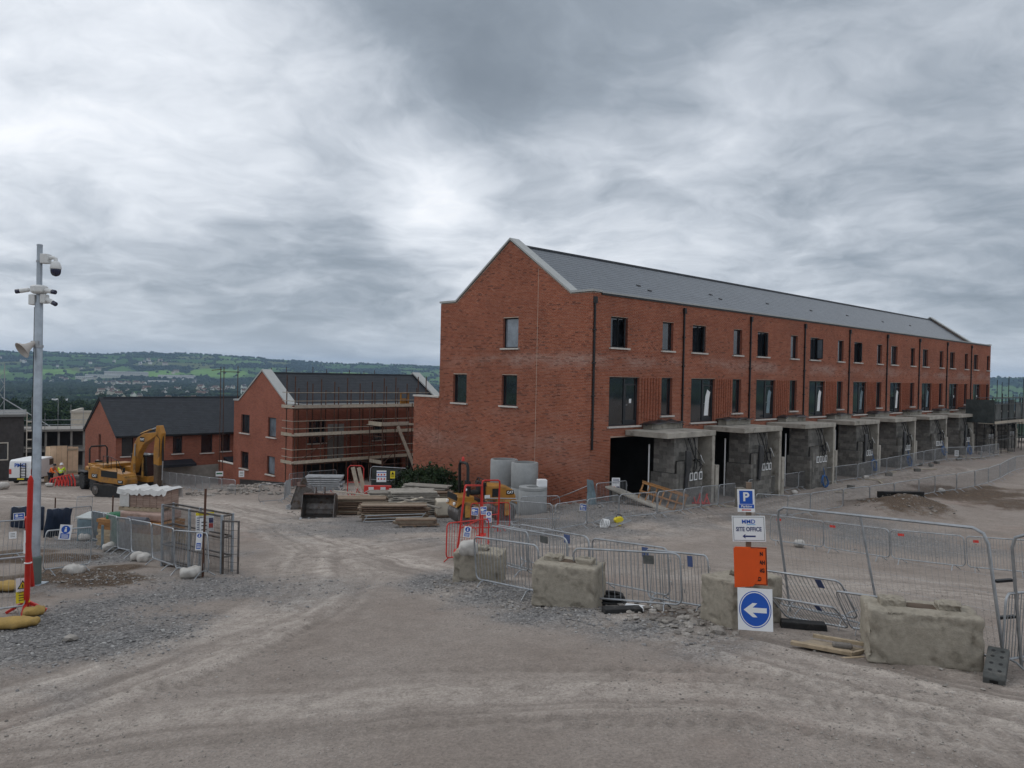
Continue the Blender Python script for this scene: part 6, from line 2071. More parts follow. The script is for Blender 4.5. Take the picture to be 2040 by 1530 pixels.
def excavator(p, rz):
    e = thing('excavator', 'yellow tracked excavator with its boom raised and arm hanging down to a muddy bucket', 'excavator', p, rz)
    e.scale = (1, 1, 0.93)
    for sy in (-1, 1):
        m = MB()
        prof = [(-1.75, 0.12), (-1.45, 0.0), (1.45, 0.0), (1.80, 0.16), (1.95, 0.45), (1.78, 0.74), (1.45, 0.86), (-1.45, 0.86), (-1.78, 0.74), (-1.95, 0.45)]
        m.prism(prof, sy * 1.0 - 0.28, sy * 1.0 + 0.28)
        tr = part('track', m, DKMET, e, bevel=0.03)
        pads = MB()
        for k in range(26):
            x = -1.62 + k * 0.13
            pads.box((x, sy * 1.0 - 0.30, 0.86), (x + 0.09, sy * 1.0 + 0.30, 0.895))
            pads.box((x, sy * 1.0 - 0.30, -0.02), (x + 0.09, sy * 1.0 + 0.30, 0.01))
        tag(part('track_pads', pads, STEEL, tr), kind='stuff')
        for x in (-1.45, 1.45):
            part('track_wheel', MB().lathe([(0.30, -0.02), (0.30, 0.03), (0.12, 0.05), (0.10, 0.08)], 16, (x, sy * 1.285, 0.45), 0, Matrix.Rotation(R(90 if sy < 0 else -90), 3, 'X')), STEEL, tr)
    part('carbody', MB().box((-0.9, -0.75, 0.5), (0.9, 0.75, 1.02)), DKMET, e, bevel=0.05)
    part('counterweight', MB().prism([(-2.35, 1.15), (-1.2, 1.02), (-1.2, 2.05), (-2.05, 2.05), (-2.35, 1.75)], -1.22, 1.22), CATY, e, bevel=0.07, seg=3)
    part('engine_hood', MB().prism([(-2.0, 2.0), (-0.9, 2.0), (-0.9, 2.22), (-1.8, 2.22)], -1.05, 1.05), CATY, e, bevel=0.04)
    bd = part('side_body', MB().prism([(-1.19, 1.02), (1.35, 1.02), (1.35, 1.35), (1.15, 1.75), (0.2, 1.80), (-1.19, 2.02)], -1.25, -0.30), CATY, e, bevel=0.04)
    part('side_body', MB().prism([(-1.19, 1.02), (-0.25, 1.02), (-0.25, 2.0), (-1.19, 2.02)], 0.3, 1.25), CATY, e, bevel=0.04)
    part('grille', MB().box((-0.95, -1.262, 1.42), (0.65, -1.252, 1.86)), BLACK, e)
    part('deck', MB().box((-1.2, -1.2, 0.98), (1.5, 1.22, 1.04)), DKMET, e)
    part('tank', MB().box((0.72, -1.22, 1.3), (1.30, -0.36, 1.62)), CATYD, e, bevel=0.04)
    # cab
    c = part('cab', MB().box((-0.18, 0.28, 1.04), (1.52, 1.24, 1.45)), CATY, e, bevel=0.03)
    m = MB()
    for (x, y) in ((-0.13, 0.33), (1.38, 0.33), (-0.13, 1.19), (1.38, 1.19)):
        m.bar((x, y, 1.45), (x - (0.12 if x > 0 else 0), y, 2.82), 0.08)
    m.box((-0.2, 0.26, 2.80), (1.34, 1.26, 2.93))
    part('cab_frame', m, DKMET, c, bevel=0.02)
    part('cab_glass', MB().prism([(-0.10, 1.46), (1.40, 1.46), (1.27, 2.80), (-0.10, 2.80)], 0.345, 1.175), GLASS, c)
    part('seat', MB().box((0.3, 0.5, 1.45), (0.8, 1.0, 1.9)), BLACK, c)
    m = MB()
    m.tube([(-0.9, -1.15, 2.0), (-0.9, -1.15, 2.85), (-0.1, -1.15, 2.8), (0.6, -1.15, 2.6), (1.1, -1.15, 1.75)], 0.022, 6)
    m.tube([(-0.1, -1.15, 2.0), (-0.1, -1.15, 2.8)], 0.022, 6).tube([(0.5, -1.15, 1.8), (0.4, -1.15, 2.65)], 0.022, 6)
    part('hand_rail', m, DKMET, e, smooth=True)
    part('exhaust', MB().tube([(-1.4, -0.5, 2.2), (-1.4, -0.5, 2.75)], 0.06, 8), DKMET, e)
    # boom, arm, bucket
    bo = part('boom', MB().prism([(0.42, 1.75), (0.76, 1.68), (1.22, 3.05), (1.72, 3.74), (2.85, 4.36), (3.0, 4.50), (2.85, 4.64), (1.75, 4.50), (1.10, 4.18), (0.80, 3.72)], -0.22, 0.22), CATY, e, bevel=0.03)
    part('badge', MB().box((1.42, -0.232, 3.92), (1.82, -0.222, 4.24)), BLACK, bo)
    text('lettering', 'CAT', 0.2, WHITE, bo, (1.62, -0.236, 4.08), bold=0.006)
    for y in (-0.30, 0.30):
        cylinder_bar('boom_cylinder', (1.0, y, 1.35), (1.0, y, 2.9), 0.075, CATYD, bo)
        cylinder_bar('boom_rod', (1.0, y, 2.9), (1.05, y, 3.75), 0.04, GALV, bo)
    cylinder_bar('arm_cylinder', (1.2, 0, 4.42), (2.25, 0, 4.78), 0.075, CATYD, bo)
    cylinder_bar('arm_rod', (2.25, 0, 4.78), (3.0, 0, 5.02), 0.045, GALV, bo)
    ar = part('arm', MB().prism([(2.86, 5.08), (3.12, 5.12), (3.36, 4.6), (3.22, 3.2), (2.98, 1.0), (2.72, 0.95), (2.62, 3.2), (2.75, 4.4)], -0.17, 0.17), CATY, e, bevel=0.03)
    cylinder_bar('bucket_cylinder', (3.28, 0, 4.4), (3.32, 0, 2.7), 0.065, DKMET, ar)
    cylinder_bar('bucket_rod', (3.32, 0, 2.7), (3.28, 0, 1.4), 0.04, GALV, ar)
    part('mud_crust', MB().prism([(2.70, 0.92), (3.02, 0.95), (3.17, 2.4), (2.66, 2.5)], -0.185, 0.185), SOILM, ar, bevel=0.05)
    for y in (-0.1, 0.0, 0.1):
        part('hose', MB().tube([(0.85, y, 2.2), (1.0, y, 4.0), (1.3, y, 4.42), (1.9, y, 4.62), (2.6, y, 4.78), (2.95, y, 4.6)], 0.02, 6), BLACK, bo, smooth=True)
    part('hose', MB().tube([(2.9, -0.2, 4.5), (3.25, -0.2, 4.2), (3.2, -0.2, 3.0)], 0.02, 6), BLACK, ar, smooth=True)
    part('step', MB().box((-0.4, -1.34, 0.93), (0.5, -1.24, 0.97)), STEEL, e)
    part('work_light', MB().box((1.25, 0.45, 2.93), (1.35, 0.6, 3.02)), WHITE, c)
    part('mirror', MB().box((1.30, -1.34, 1.9), (1.34, -1.2, 2.2)), BLACK, e)
    bucket_parts(e, (3.0, 0, 0.75), 1.15, 1.05, R(0), SOILM, 'bucket')
    part('badge', MB().box((-1.95, -1.235, 1.28), (-1.35, -1.223, 1.55)), BLACK, e)
    text('lettering', 'CAT', 0.22, WHITE, e, (-1.65, -1.24, 1.415), bold=0.006)
    part('badge', MB().box((0.72, -1.266, 1.10), (1.22, -1.255, 1.32)), BLACK, e)
    text('lettering', 'CAT', 0.17, WHITE, e, (0.97, -1.27, 1.21), bold=0.005)
    return e


def bucket_mesh(W, S):
    """an excavator bucket: opens towards +x, back curved"""
    m = MB()
    prof = []
    for k in range(9):
        a = R(75 + k * 26)
        prof.append((S * 0.50 * math.cos(a) * 0.9 + 0.05 * S, S * 0.5 + S * 0.5 * math.sin(a)))
    prof = [(0.30 * S, S * 1.02)] + prof + [(0.62 * S, 0.02)]
    t = 0.035
    inner = [(x + t * (0.6 if i < 9 else 0), z - t if i < 2 else (z + t if i > 7 else z)) for i, (x, z) in enumerate(prof)]
    n = len(prof)
    for i in range(n - 1):
        q = [prof[i], prof[i + 1], inner[i + 1], inner[i]]
        m.prism(q, -W / 2, W / 2)
    for y in (-W / 2 - 0.03, W / 2):
        m.prism(prof, y, y + 0.03)
    return m


def bucket_parts(parent, loc, W, S, rz, m_, name):
    b = part(name, bucket_mesh(W, S), m_, parent, (loc[0], loc[1], loc[2] - S), (0, 0, rz))
    for k in range(5):
        y = -W / 2 + W * (k + 0.5) / 5
        part('tooth', MB().prism([(0.55 * S, 0.0), (0.82 * S, 0.02), (0.55 * S, 0.09)], y - 0.05, y + 0.05), STEEL, b)
    return b


excavator((-24.84, 50.58, -2.45), R(-28))


def loose_bucket(p, rz, W, S, label):
    e = thing('excavator_bucket', label, 'bucket', p, rz)
    part('shell', bucket_mesh(W, S), STEEL, e)
    part('lip', MB().bar((0.60 * S, -W / 2 - 0.02, 0.03), (0.60 * S, W / 2 + 0.02, 0.03), 0.10, 0.05), GALV, e)
    for k in range(5):
        y = -W / 2 + W * (k + 0.02) / 4.04
        part('tooth', MB().prism([(0.58 * S, 0.0), (0.80 * S, 0.02), (0.58 * S, 0.11)], y - 0.05, y + 0.05), GALV, e)
    for y in (-0.2, 0.2):
        part('lug', MB().prism([(-0.1, S * 0.98), (0.3, S * 1.0), (0.15, S * 1.28), (-0.02, S * 1.25)], y - 0.03, y + 0.03), STEEL, e)
    part('top_plate', MB().box((0.0, -W / 2, S * 0.985), (0.34 * S, W / 2, S * 1.02)), RUST, e)


loose_bucket((-8.71, 35.74, -0.76), R(-88), 1.42, 1.10, 'big digging bucket set down with its dark open mouth facing the road')
loose_bucket((-10.70, 40.71, -1.24), R(196), 1.6, 1.25, 'rusty bucket lying side on behind the open digging bucket')


def wheel(parent, x, y, r, w, name='wheel'):
    M = Matrix.Rotation(R(90), 3, 'X')
    o = part(name, MB().lathe([(r * 0.55, -w / 2), (r * 0.92, -w / 2), (r, -w * 0.36), (r, w * 0.36), (r * 0.92, w / 2), (r * 0.55, w / 2)], 28, (x, y, r), 0, M), RUBBER, parent)
    part('rim', MB().lathe([(r * 0.56, -w / 2 + 0.04), (r * 0.2, -w / 2 + 0.09), (r * 0.2, w / 2 - 0.09), (r * 0.56, w / 2 - 0.04)], 20, (x, y, r), 0, M), CATYD, o)
    lug = MB()
    for k in range(18):
        for s in (-1, 1):
            a = 2 * math.pi * (k + (0.5 if s > 0 else 0)) / 18
            c, sn = math.cos(a), math.sin(a)
            lug.obox((x + r * 1.0 * c, y + s * w * 0.24, r + r * 1.0 * sn), (0.07, w * 0.46, 0.07), Matrix.Rotation(-a, 3, 'Y'))
    tag(part('tread', lug, RUBBER, o), kind='stuff')
    return o


def dumper(p, rz):
    e = thing('site_dumper', 'yellow articulated site dumper with a tilting skip and a black roll hoop behind the excavator', 'dumper', p, rz)
    for x in (-1.25, 0.95):
        for y in (-0.85, 0.85):
            wheel(e, x, y, 0.62, 0.5)
    part('chassis', MB().box((-1.9, -0.5, 0.55), (1.4, 0.5, 0.95)), DKMET, e, bevel=0.04)
    part('engine_cover', MB().prism([(-2.1, 0.8), (-0.9, 0.8), (-0.9, 1.55), (-1.9, 1.65), (-2.1, 1.4)], -0.6, 0.6), CATY, e, bevel=0.08, seg=3)
    part('mudguard', MB().box((-1.85, -1.1, 1.28), (-0.6, 1.1, 1.34)), DKMET, e, bevel=0.02)
    part('seat', MB().box((-0.95, -0.28, 1.4), (-0.45, 0.28, 1.55)).box((-1.05, -0.28, 1.5), (-0.92, 0.28, 2.1)), BLACK, e, bevel=0.05)
    part('roll_hoop', MB().tube([(-1.0, -0.62, 1.3), (-1.05, -0.62, 3.0), (-1.06, -0.50, 3.18), (-1.06, 0.50, 3.18), (-1.05, 0.62, 3.0), (-1.0, 0.62, 1.3)], 0.06, 10), BLACK, e, smooth=True)
    part('steering_column', MB().tube([(-0.2, 0, 1.2), (-0.35, 0, 1.85)], 0.05, 8), BLACK, e)
    part('steering_wheel', MB().tube([(-0.36 + 0.07 * math.cos(t), 0.19 * math.sin(t), 1.88 + 0.17 * math.cos(t)) for t in np.linspace(0, 6.28, 15)[:-1]], 0.018, 6, closed=True), BLACK, e)
    # skip: open trough
    o = [(-0.15, -1.0, 2.0), (1.75, -1.15, 2.0), (2.25, -1.0, 1.75), (2.25, 1.0, 1.75), (1.75, 1.15, 2.0), (-0.15, 1.0, 2.0), (0.1, -0.7, 1.05), (1.35, -0.75, 1.0), (1.6, -0.6, 1.05), (1.6, 0.6, 1.05), (1.35, 0.75, 1.0), (0.1, 0.7, 1.05)]
    fs = [(0, 1, 7, 6), (1, 2, 8, 7), (2, 3, 9, 8), (3, 4, 10, 9), (4, 5, 11, 10), (5, 0, 6, 11), (6, 7, 8, 9, 10, 11)]
    s = part('skip', MB().add(o, fs), SKIPY, e)
    s.modifiers.new('plate', 'SOLIDIFY').thickness = 0.05
    part('skip_rim', MB().tube([o[i] for i in range(6)], 0.045, 6, closed=True), CATYD, s)


dumper((-30.45, 58.23, -3.28), R(-42))


def roller(p, rz):
    e = thing('road_roller', 'small yellow twin drum road roller with a black roll hoop', 'roller', p, rz)
    M = Matrix.Rotation(R(90), 3, 'X')
    for x in (-0.88, 0.92):
        d = part('drum', MB().lathe([(0.30, -0.60), (0.43, -0.60), (0.45, -0.58), (0.45, 0.58), (0.43, 0.60), (0.30, 0.60)], 40, (x, 0, 0.45), 0, M), STEEL, e, smooth=True)
        part('hub', MB().lathe([(0.14, -0.64), (0.14, 0.64)], 16, (x, 0, 0.45), 0, M), DKMET, d)
        part('yoke', MB().box((x - 0.12, -0.70, 0.35), (x + 0.12, -0.63, 1.0)).box((x - 0.12, 0.63, 0.35), (x + 0.12, 0.70, 1.0)), CATYD, e, bevel=0.02)
        part('drum_cover', MB().prism([(x - 0.50, 0.78), (x - 0.42, 1.02), (x + 0.42, 1.02), (x + 0.50, 0.78), (x + 0.3, 0.93), (x - 0.3, 0.93)], -0.66, 0.66), CATY, e)
    part('hood', MB().prism([(0.02, 1.0), (1.38, 0.94), (1.42, 1.12), (1.25, 1.42), (0.95, 1.60), (0.02, 1.68)], -0.52, 0.52), CATY, e, bevel=0.09, seg=3)
    part('hood_grille', MB().box((0.28, -0.535, 1.15), (0.62, -0.522, 1.5)), BLACK, e)
    part('name_badge', MB().box((0.93, -0.535, 1.22), (1.28, -0.525, 1.40)), BLACK, e)
    text('lettering', 'CAT', 0.15, WHITE, e, (1.105, -0.539, 1.31), bold=0.005)
    part('number_plate', MB().box((-0.12, -0.66, 1.12), (0.12, -0.65, 1.26)), WHITE, e)
    part('platform', MB().box((-0.75, -0.6, 0.88), (0.02, 0.6, 0.98)), DKMET, e, bevel=0.02)
    part('rear_tank', MB().prism([(-1.35, 0.98), (-0.55, 0.98), (-0.55, 1.22), (-1.28, 1.22)], -0.58, 0.58), CATY, e, bevel=0.04)
    part('rear_panel', MB().box((-1.36, -0.56, 1.06), (-1.33, 0.56, 1.32)), DKMET, e, bevel=0.01)
    for y in (-0.42, 0.42):
        part('headlight', MB().lathe([(0.075, 0), (0.075, 0.06), (0.05, 0.075)], 16, (-1.36, y, 0.92), 0, Matrix.Rotation(R(-90), 3, 'Y')), WHITE, e)
    part('seat', MB().box((-0.62, -0.25, 1.22), (-0.15, 0.25, 1.38)).box((-0.72, -0.25, 1.34), (-0.58, 0.25, 1.82)), BLACK, e, bevel=0.05)
    part('roll_hoop', MB().tube([(-0.82, -0.50, 1.2), (-0.84, -0.50, 2.42), (-0.84, -0.38, 2.58), (-0.84, 0.38, 2.58), (-0.84, 0.50, 2.42), (-0.82, 0.50, 1.2)], 0.065, 10), BLACK, e, smooth=True)
    part('beacon', MB().lathe([(0.07, 0), (0.07, 0.05), (0.055, 0.06), (0.05, 0.16), (0.02, 0.19)], 14, (-0.84, 0.1, 2.64)), REDP, e, smooth=True)
    for y in (-0.52, -0.49):
        for z in (1.5, 1.9):
            part('work_lamp', MB().lathe([(0.05, 0), (0.05, 0.05)], 12, (-0.88, y, z), 0, Matrix.Rotation(R(-90), 3, 'Y')), WHITE, e)
            break
    part('control_console', MB().box((-0.12, -0.4, 1.2), (0.05, 0.4, 1.75)), DKMET, e, bevel=0.03)
    part('steering_wheel', MB().tube([(-0.2 + 0.07 * math.cos(t), 0.17 * math.sin(t), 1.78 + 0.14 * math.cos(t)) for t in np.linspace(0, 6.28, 15)[:-1]], 0.018, 6, closed=True), BLACK, e)
    part('hand_rail', MB().tube([(0.0, -0.5, 1.6), (0.0, -0.5, 1.86), (0.0, 0.5, 1.86), (0.0, 0.5, 1.6)], 0.02, 6), BLACK, e, smooth=True)


roller((-1.21, 33.44, -0.39), R(24))


def van(p, rz):
    e = thing('work_van', 'white work van seen from behind with a black ladder on its rear door', 'van', p, rz)
    # x forward; rear at x=0
    body = [(0.0, 0.55), (0.0, 1.35), (0.10, 1.88), (0.30, 1.98), (3.1, 1.96), (3.75, 1.42), (4.55, 1.15), (4.7, 0.85), (4.7, 0.42), (0.0, 0.42)]
    part('body', MB().prism(body, -0.95, 0.95), WHITE, e, bevel=0.08, seg=3)
    part('bumper', MB().box((-0.08, -0.93, 0.28), (0.1, 0.93, 0.56)), BLACK, e, bevel=0.03)
    for x in (0.95, 3.85):
        for y in (-0.82, 0.82):
            w = part('wheel', MB().lathe([(0.19, -0.11), (0.31, -0.11), (0.33, -0.07), (0.33, 0.07), (0.31, 0.11), (0.19, 0.11)], 24, (x, y, 0.33), 0, Matrix.Rotation(R(90), 3, 'X')), RUBBER, e)
            part('rim', MB().lathe([(0.19, -0.1), (0.19, 0.1)], 16, (x, y, 0.33), 0, Matrix.Rotation(R(90), 3, 'X')), GALV, w)
    part('windscreen', MB().add([(3.14, -0.8, 1.90), (3.14, 0.8, 1.90), (3.74, 0.85, 1.44), (3.74, -0.85, 1.44)], [(0, 1, 2, 3)]), GLASS, e, (0.03, 0, 0.03))
    for y, s in ((-0.956, 1), (0.956, 1)):
        part('side_window', MB().box((2.55, y - 0.004, 1.3), (3.25, y + 0.004, 1.8)), GLASS, e)
    for y in (-0.82, 0.82):
        part('tail_light', MB().box((-0.03, y - 0.08, 0.85), (0.02, y + 0.08, 1.25)), REDP, e)
    m = MB()
    for y in (-0.35, 0.05):
        m.box((-0.06, y - 0.025, 0.55), (-0.02, y + 0.025, 1.75))
    for z in np.arange(0.65, 1.75, 0.22):
        m.box((-0.06, -0.35, z), (-0.02, 0.05, z + 0.04))
    part('door_ladder', m, BLACK, e)
    text('lettering', 'PMC', 0.42, BLUE, e, (-0.022, 0.1, 1.55), (R(90), 0, R(-90)), bold=0.01)
    part('number_plate', MB().box((-0.09, -0.26, 0.42), (-0.083, 0.26, 0.53)), YELLOWS, e)


van((-39.08, 62.14, -3.67), R(96))


# ---------------------------------------------------------------- stacks, rings and other materials
def plank_stack(name, label, p, rz, L, W, rows, t, mt, gap=0.01, bearers=True, skew=0.05, per=5, cat='stack'):
    e = thing(name, label, cat, p, rz)
    z = 0.0
    if bearers:
        for x in (-L * 0.35, 0, L * 0.35):
            part('bearer', MB().box((x - 0.05, -W / 2, -0.05), (x + 0.05, W / 2, 0.09), 0, rng.uniform(0.001, 1)), TIMBERD, e)
        z = 0.092
    w = W / per
    for r in range(rows):
        dx = rng.uniform(-skew, skew) * 2.2
        rot = rng.uniform(-0.06, 0.06)
        for k in range(per):
            m = MB().box((-L / 2, -w / 2 + 0.006, 0), (L / 2, w / 2 - 0.006, t), 0, rng.uniform(0.001, 1))
            part('plank', m, mt, e, (dx + rng.uniform(-0.10, 0.10), -W / 2 + rng.uniform(-0.02, 0.02) + w * (k + 0.5), z), (0, 0, rot))
        z += t + gap
    return e, z


GREYB = rnd_mat('grey_formwork', [(0, (0.22, 0.20, 0.175)), (0.5, (0.30, 0.28, 0.245)), (1, (0.36, 0.33, 0.29))], 0.9, 0.15, 0.25, 5)
plank_stack('board_stack', 'low stack of brown formwork boards just right of the open digging bucket', (-7.21, 37.36, -0.88), R(6), 2.5, 1.1, 9, 0.045, TIMBERD, 0.04)
plank_stack('board_stack', 'tall stack of pale grey formwork panels in the middle of the timber piles', (-4.69, 37.70, -0.88), R(14), 2.2, 1.4, 11, 0.06, GREYB, 0.04, per=3)
plank_stack('board_stack', 'grey stack of panels leaning into the taller stack on its left', (-6.64, 40.67, -1.14), R(8), 1.6, 1.1, 9, 0.06, GREYB, 0.03, per=3)
plank_stack('board_stack', 'long brown and pale boards strapped in a flat bundle nearest the road', (-4.98, 33.65, -0.47), R(8), 2.8, 0.9, 8, 0.045, TIMBERD, 0.04)
plank_stack('board_stack', 'small low bundle of brown boards lying closest to the roller', (-3.81, 31.36, -0.25), R(10), 1.6, 0.5, 4, 0.05, TIMBERD, 0.015, per=3)
plank_stack('board_stack', 'dark brown board stack between the grey panels and the white pallet bag', (-3.73, 39.32, -1.00), R(20), 1.6, 1.0, 11, 0.05, TIMBERD, 0.035)
plank_stack('board_stack', 'jumbled boards on top behind the tallest grey stack', (-4.28, 40.23, -1.07), R(-14), 2.4, 0.9, 12, 0.055, GREYB, 0.045, per=3)
for i, (q, rz, ry, L) in enumerate((((-5.20, 35.85, -0.70), 30, -9, 2.6), ((-4.11, 35.48, -0.66), -24, 7, 2.2), ((-6.96, 38.51, -0.98), -35, -10, 2.0), ((-3.84, 36.15, -0.73), 50, 12, 1.9), ((-7.93, 39.01, -1.04), 15, 8, 1.8), ((-5.07, 38.71, -0.97), 70, -6, 2.1))):
    solo('loose_plank', MB().box((-L / 2, -0.11, -0.02), (L / 2, 0.11, 0.025), 0, rng.uniform(0.001, 1)), GREYB if i % 2 else BOARDS, 'loose plank thrown across the timber piles behind the red barriers', 'plank', at(q, 0.62 + 0.07 * i), (0, R(ry), R(rz)), 'loose planks on the timber piles')
# metal trestle frame on the strapped bundle
m = MB()
a = (-4.75, 32.08, -0.33)
for z in (0.12, 0.24, 0.36):
    m.tube([(-1.2, 0, z), (1.05 + z * 0.5, 0, z + 0.08)], 0.018, 6)
m.tube([(-1.25, 0, 0.1), (-1.1, 0, 0.36)], 0.018, 6).tube([(1.05, 0, 0.2), (1.3, 0, 0.5)], 0.018, 6)
solo('metal_trestle', m, GALV, 'bent galvanised trestle frame lying against the front of the strapped board bundle', 'trestle', at(a, 0.02), (0, 0, R(8)))

# pale wrapped pallet beside the roller
e = thing('wrapped_pallet', 'cream wrapped pallet load standing between the timber piles and the roller', 'pallet', (-2.94, 36.34, -0.74), R(12))
part('load', MB().box((-0.5, -0.5, 0.14), (0.5, 0.5, 0.82)), mat('cream_wrap', (0.50, 0.45, 0.37), 0.6, var=0.12, vscale=4, bump=0.5, bscale=8), e, bevel=0.06)
for y in (-0.42, 0, 0.42):
    part('runner', MB().box((-0.5, y - 0.05, 0), (0.5, y + 0.05, 0.10)), TIMBERD, e)
part('deck', MB().box((-0.52, -0.52, 0.10), (0.52, 0.52, 0.138)), TIMBERD, e)


def ring(p, r, h, label, n=1, rz=0.0, cover=None, cat='concrete ring'):
    e = thing('concrete_ring', label, cat, p, rz, 'precast concrete manhole rings')
    for k in range(n):
        z = k * h
        part('ring', MB().lathe([(r - 0.11, z), (r - 0.02, z), (r, z + 0.03), (r, z + h - 0.05), (r - 0.03, z + h - 0.012), (r - 0.11, z + h - 0.012), (r - 0.11, z + 0.001)], 48), RING, e, smooth=True)
    if cover:
        part('cover_slab', MB().lathe([(cover, h * n), (r, h * n), (r, h * n + 0.12), (cover, h * n + 0.12), (cover, h * n + 0.001)], 48), RING, e, smooth=True)
    return e


q = (-0.31, 39.60, -0.52)
ring((q[0], q[1], zg(q[0], q[1])), 0.70, 1.28, 'tall grey concrete ring stack, the one farther back by the gable', 2)
q = (0.71, 38.00, -0.23)
ring((q[0], q[1], zg(q[0], q[1])), 0.66, 1.22, 'tall grey concrete ring stack in front of the other tall stack', 2)
q = (1.09, 36.60, 0.00)
rz_ = zg(q[0], q[1])
ring((q[0], q[1], rz_), 0.67, 1.15, 'low grey concrete ring with a flat cover slab and round opening', 1, 0, 0.30)
solo('white_container', MB().box((-0.22, -0.2, 0), (0.22, 0.2, 0.34)), WHITEB, 'white plastic container standing on the low concrete ring', 'container', (q[0] + 0.42, q[1] + 0.1, rz_ + 1.27), (0, 0, R(10)), bevel=0.03)


def shrub(p, s, seed, label):
    e = thing('shrub', label, 'shrub', p, 0, 'dark shrubs against the gable')
    V, F, rn = leaf_cloud(60, 1.0, 0.1, 2.0, 0.10, 26, seed)
    inst('leaves', np_mesh('leaves', V, F, LEAFB, rn), e, scale=(s, s, s))
    st = MB()
    for k in range(5):
        a = k * 1.3
        st.tube([(0, 0, -0.2), (0.2 * math.cos(a), 0.2 * math.sin(a), 0.7), (0.55 * math.cos(a), 0.55 * math.sin(a), 1.5)], [0.03, 0.02, 0.008], 5)
    part('stem', st, BARK, e)


SHRUBS = [((-6.03, 45.00, -1.09), 0.85), ((-5.15, 44.00, -0.92), 0.95), ((-4.41, 43.40, -0.81), 1.0), ((-3.60, 42.40, -0.64), 0.95), ((-4.45, 41.20, -0.47), 0.75), ((-5.35, 42.00, -0.61), 0.7), ((-2.97, 41.60, -0.50), 0.65)]
for i, (q, s) in enumerate(SHRUBS):
    shrub((q[0], q[1], zg(q[0], q[1])), s, 300 + i, f'dark green leafy shrub against the gable wall, {ordinal(i)} of the clump behind the timber piles')

# things in front of the scaffolded house
e = thing('water_barrier', 'red plastic water filled road barrier with white patches behind the timber piles', 'barrier', (-7.31, 43.02, -1.31), R(4))
part('body', MB().prism([(-0.28, 0), (0.28, 0), (0.24, 0.3), (0.12, 0.42), (0.10, 1.0), (-0.10, 1.0), (-0.12, 0.42), (-0.24, 0.3)], -0.75, 0.75, 0, 'x'), REDP, e, bevel=0.04)
for x in (-0.35, 0.3):
    part('reflector', MB().box((x - 0.14, -0.115, 0.72), (x + 0.14, -0.103, 0.92)), WHITE, e)
    part('fork_slot', MB().box((x - 0.12, -0.285, 0.06), (x + 0.12, -0.27, 0.18)), BLACK, e)
for i, (q, rz) in enumerate((((-8.44, 43.11, -1.35), 20), ((-6.22, 40.68, -1.14), -12), ((-9.24, 44.01, -1.43), 60))):
    solo('plastic_barrier_base', MB().prism([(-0.5, 0), (0.5, 0), (0.35, 0.12), (-0.35, 0.12)], -0.22, 0.22), REDP, ['red plastic barrier base lying left of the water barrier', 'red plastic barrier base between the grey panels and the water barrier', 'red plastic barrier base tipped against the rusty bucket'][i], 'barrier base', q, (R(8), R(10), R(rz)), bevel=0.03)
e = thing('mesh_fence_panel', 'mesh fence panel backed with dark netting carrying two notices before the scaffold', 'fence', (-8.75, 48.32, -1.66), R(-2))
part('frame', MB().tube([(0, 0, 0), (0.08, 0, 1.62), (0.2, 0, 1.75), (2.25, 0, 1.68), (2.36, 0, 1.55), (2.1, 0, 0)], 0.024, 8), GALV, e, smooth=True)
part('netting', MB().prism([(0.1, 0.1), (2.1, 0.1), (2.25, 1.6), (0.15, 1.68)], 0.03, 0.04), NETD, e)
part('rail', MB().tube([(0.05, -0.02, 0.95), (2.2, -0.02, 0.85)], 0.016, 6), GALV, e)
for i, x in enumerate((0.0, 0.28)):
    q = (-8.60, 43.95, -1.41)
    solo('leaning_plank', MB().box((-0.11, -0.025, 0), (0.11, 0.025, 2.0), 0, 0.3 + 0.3 * i), BOARDS, ['pale plank leaning on the red frame, the left of two', 'pale plank leaning on the red frame, the right of two'][i], 'plank', (q[0] + x * 1.2 + 0.15, q[1] + 0.2, q[2]), (R(-8), R(-16), R(0)), 'leaning pale planks')
e = thing('red_gate_frame', 'tall red barrier frame standing upright left of the netted fence panel', 'frame', (-9.82, 47.04, -1.64), R(4))
part('frame', MB().tube([(0, 0, 0), (0, 0, 1.75), (0.15, 0, 1.9), (0.8, 0, 1.9), (0.95, 0, 1.75), (0.95, 0, 0)], 0.03, 8), REDM, e, smooth=True)
part('rail', MB().tube([(0, 0, 0.9), (0.95, 0, 0.9)], 0.022, 6), REDM, e, smooth=True)
# tangle of white and red lengths
m = MB()
for k in range(34):
    x, y = rng.uniform(-1.1, 0.9), rng.uniform(-0.5, 0.5)
    a = rng.uniform(0, 3.14)
    L = rng.uniform(0.3, 0.7)
    m.tube([(x - math.cos(a) * L, y, rng.uniform(0.0, 0.3)), (x + math.cos(a) * L * 0.6, y + rng.uniform(-.3, .3), rng.uniform(0.4, 1.0))], 0.022, 5, 0 if rng.uniform() < 0.62 else 1)
tag(solo('pipe_offcuts', m, [BAGW, REDP], 'tangle of white and red plastic offcuts piled behind the open bucket', 'offcuts', (-8.80, 42.58, -1.33)), kind='stuff')
# pallets of pale sheets behind barriers
plank_stack('sheet_stack', 'stack of shiny foil faced sheets behind the barriers under the scaffold', (-12.41, 51.88, -2.05), R(4), 2.4, 1.2, 7, 0.09, mat('foil_sheet', (0.42, 0.44, 0.46), 0.4, metal=0.3, var=0.2), 0.05, per=1)

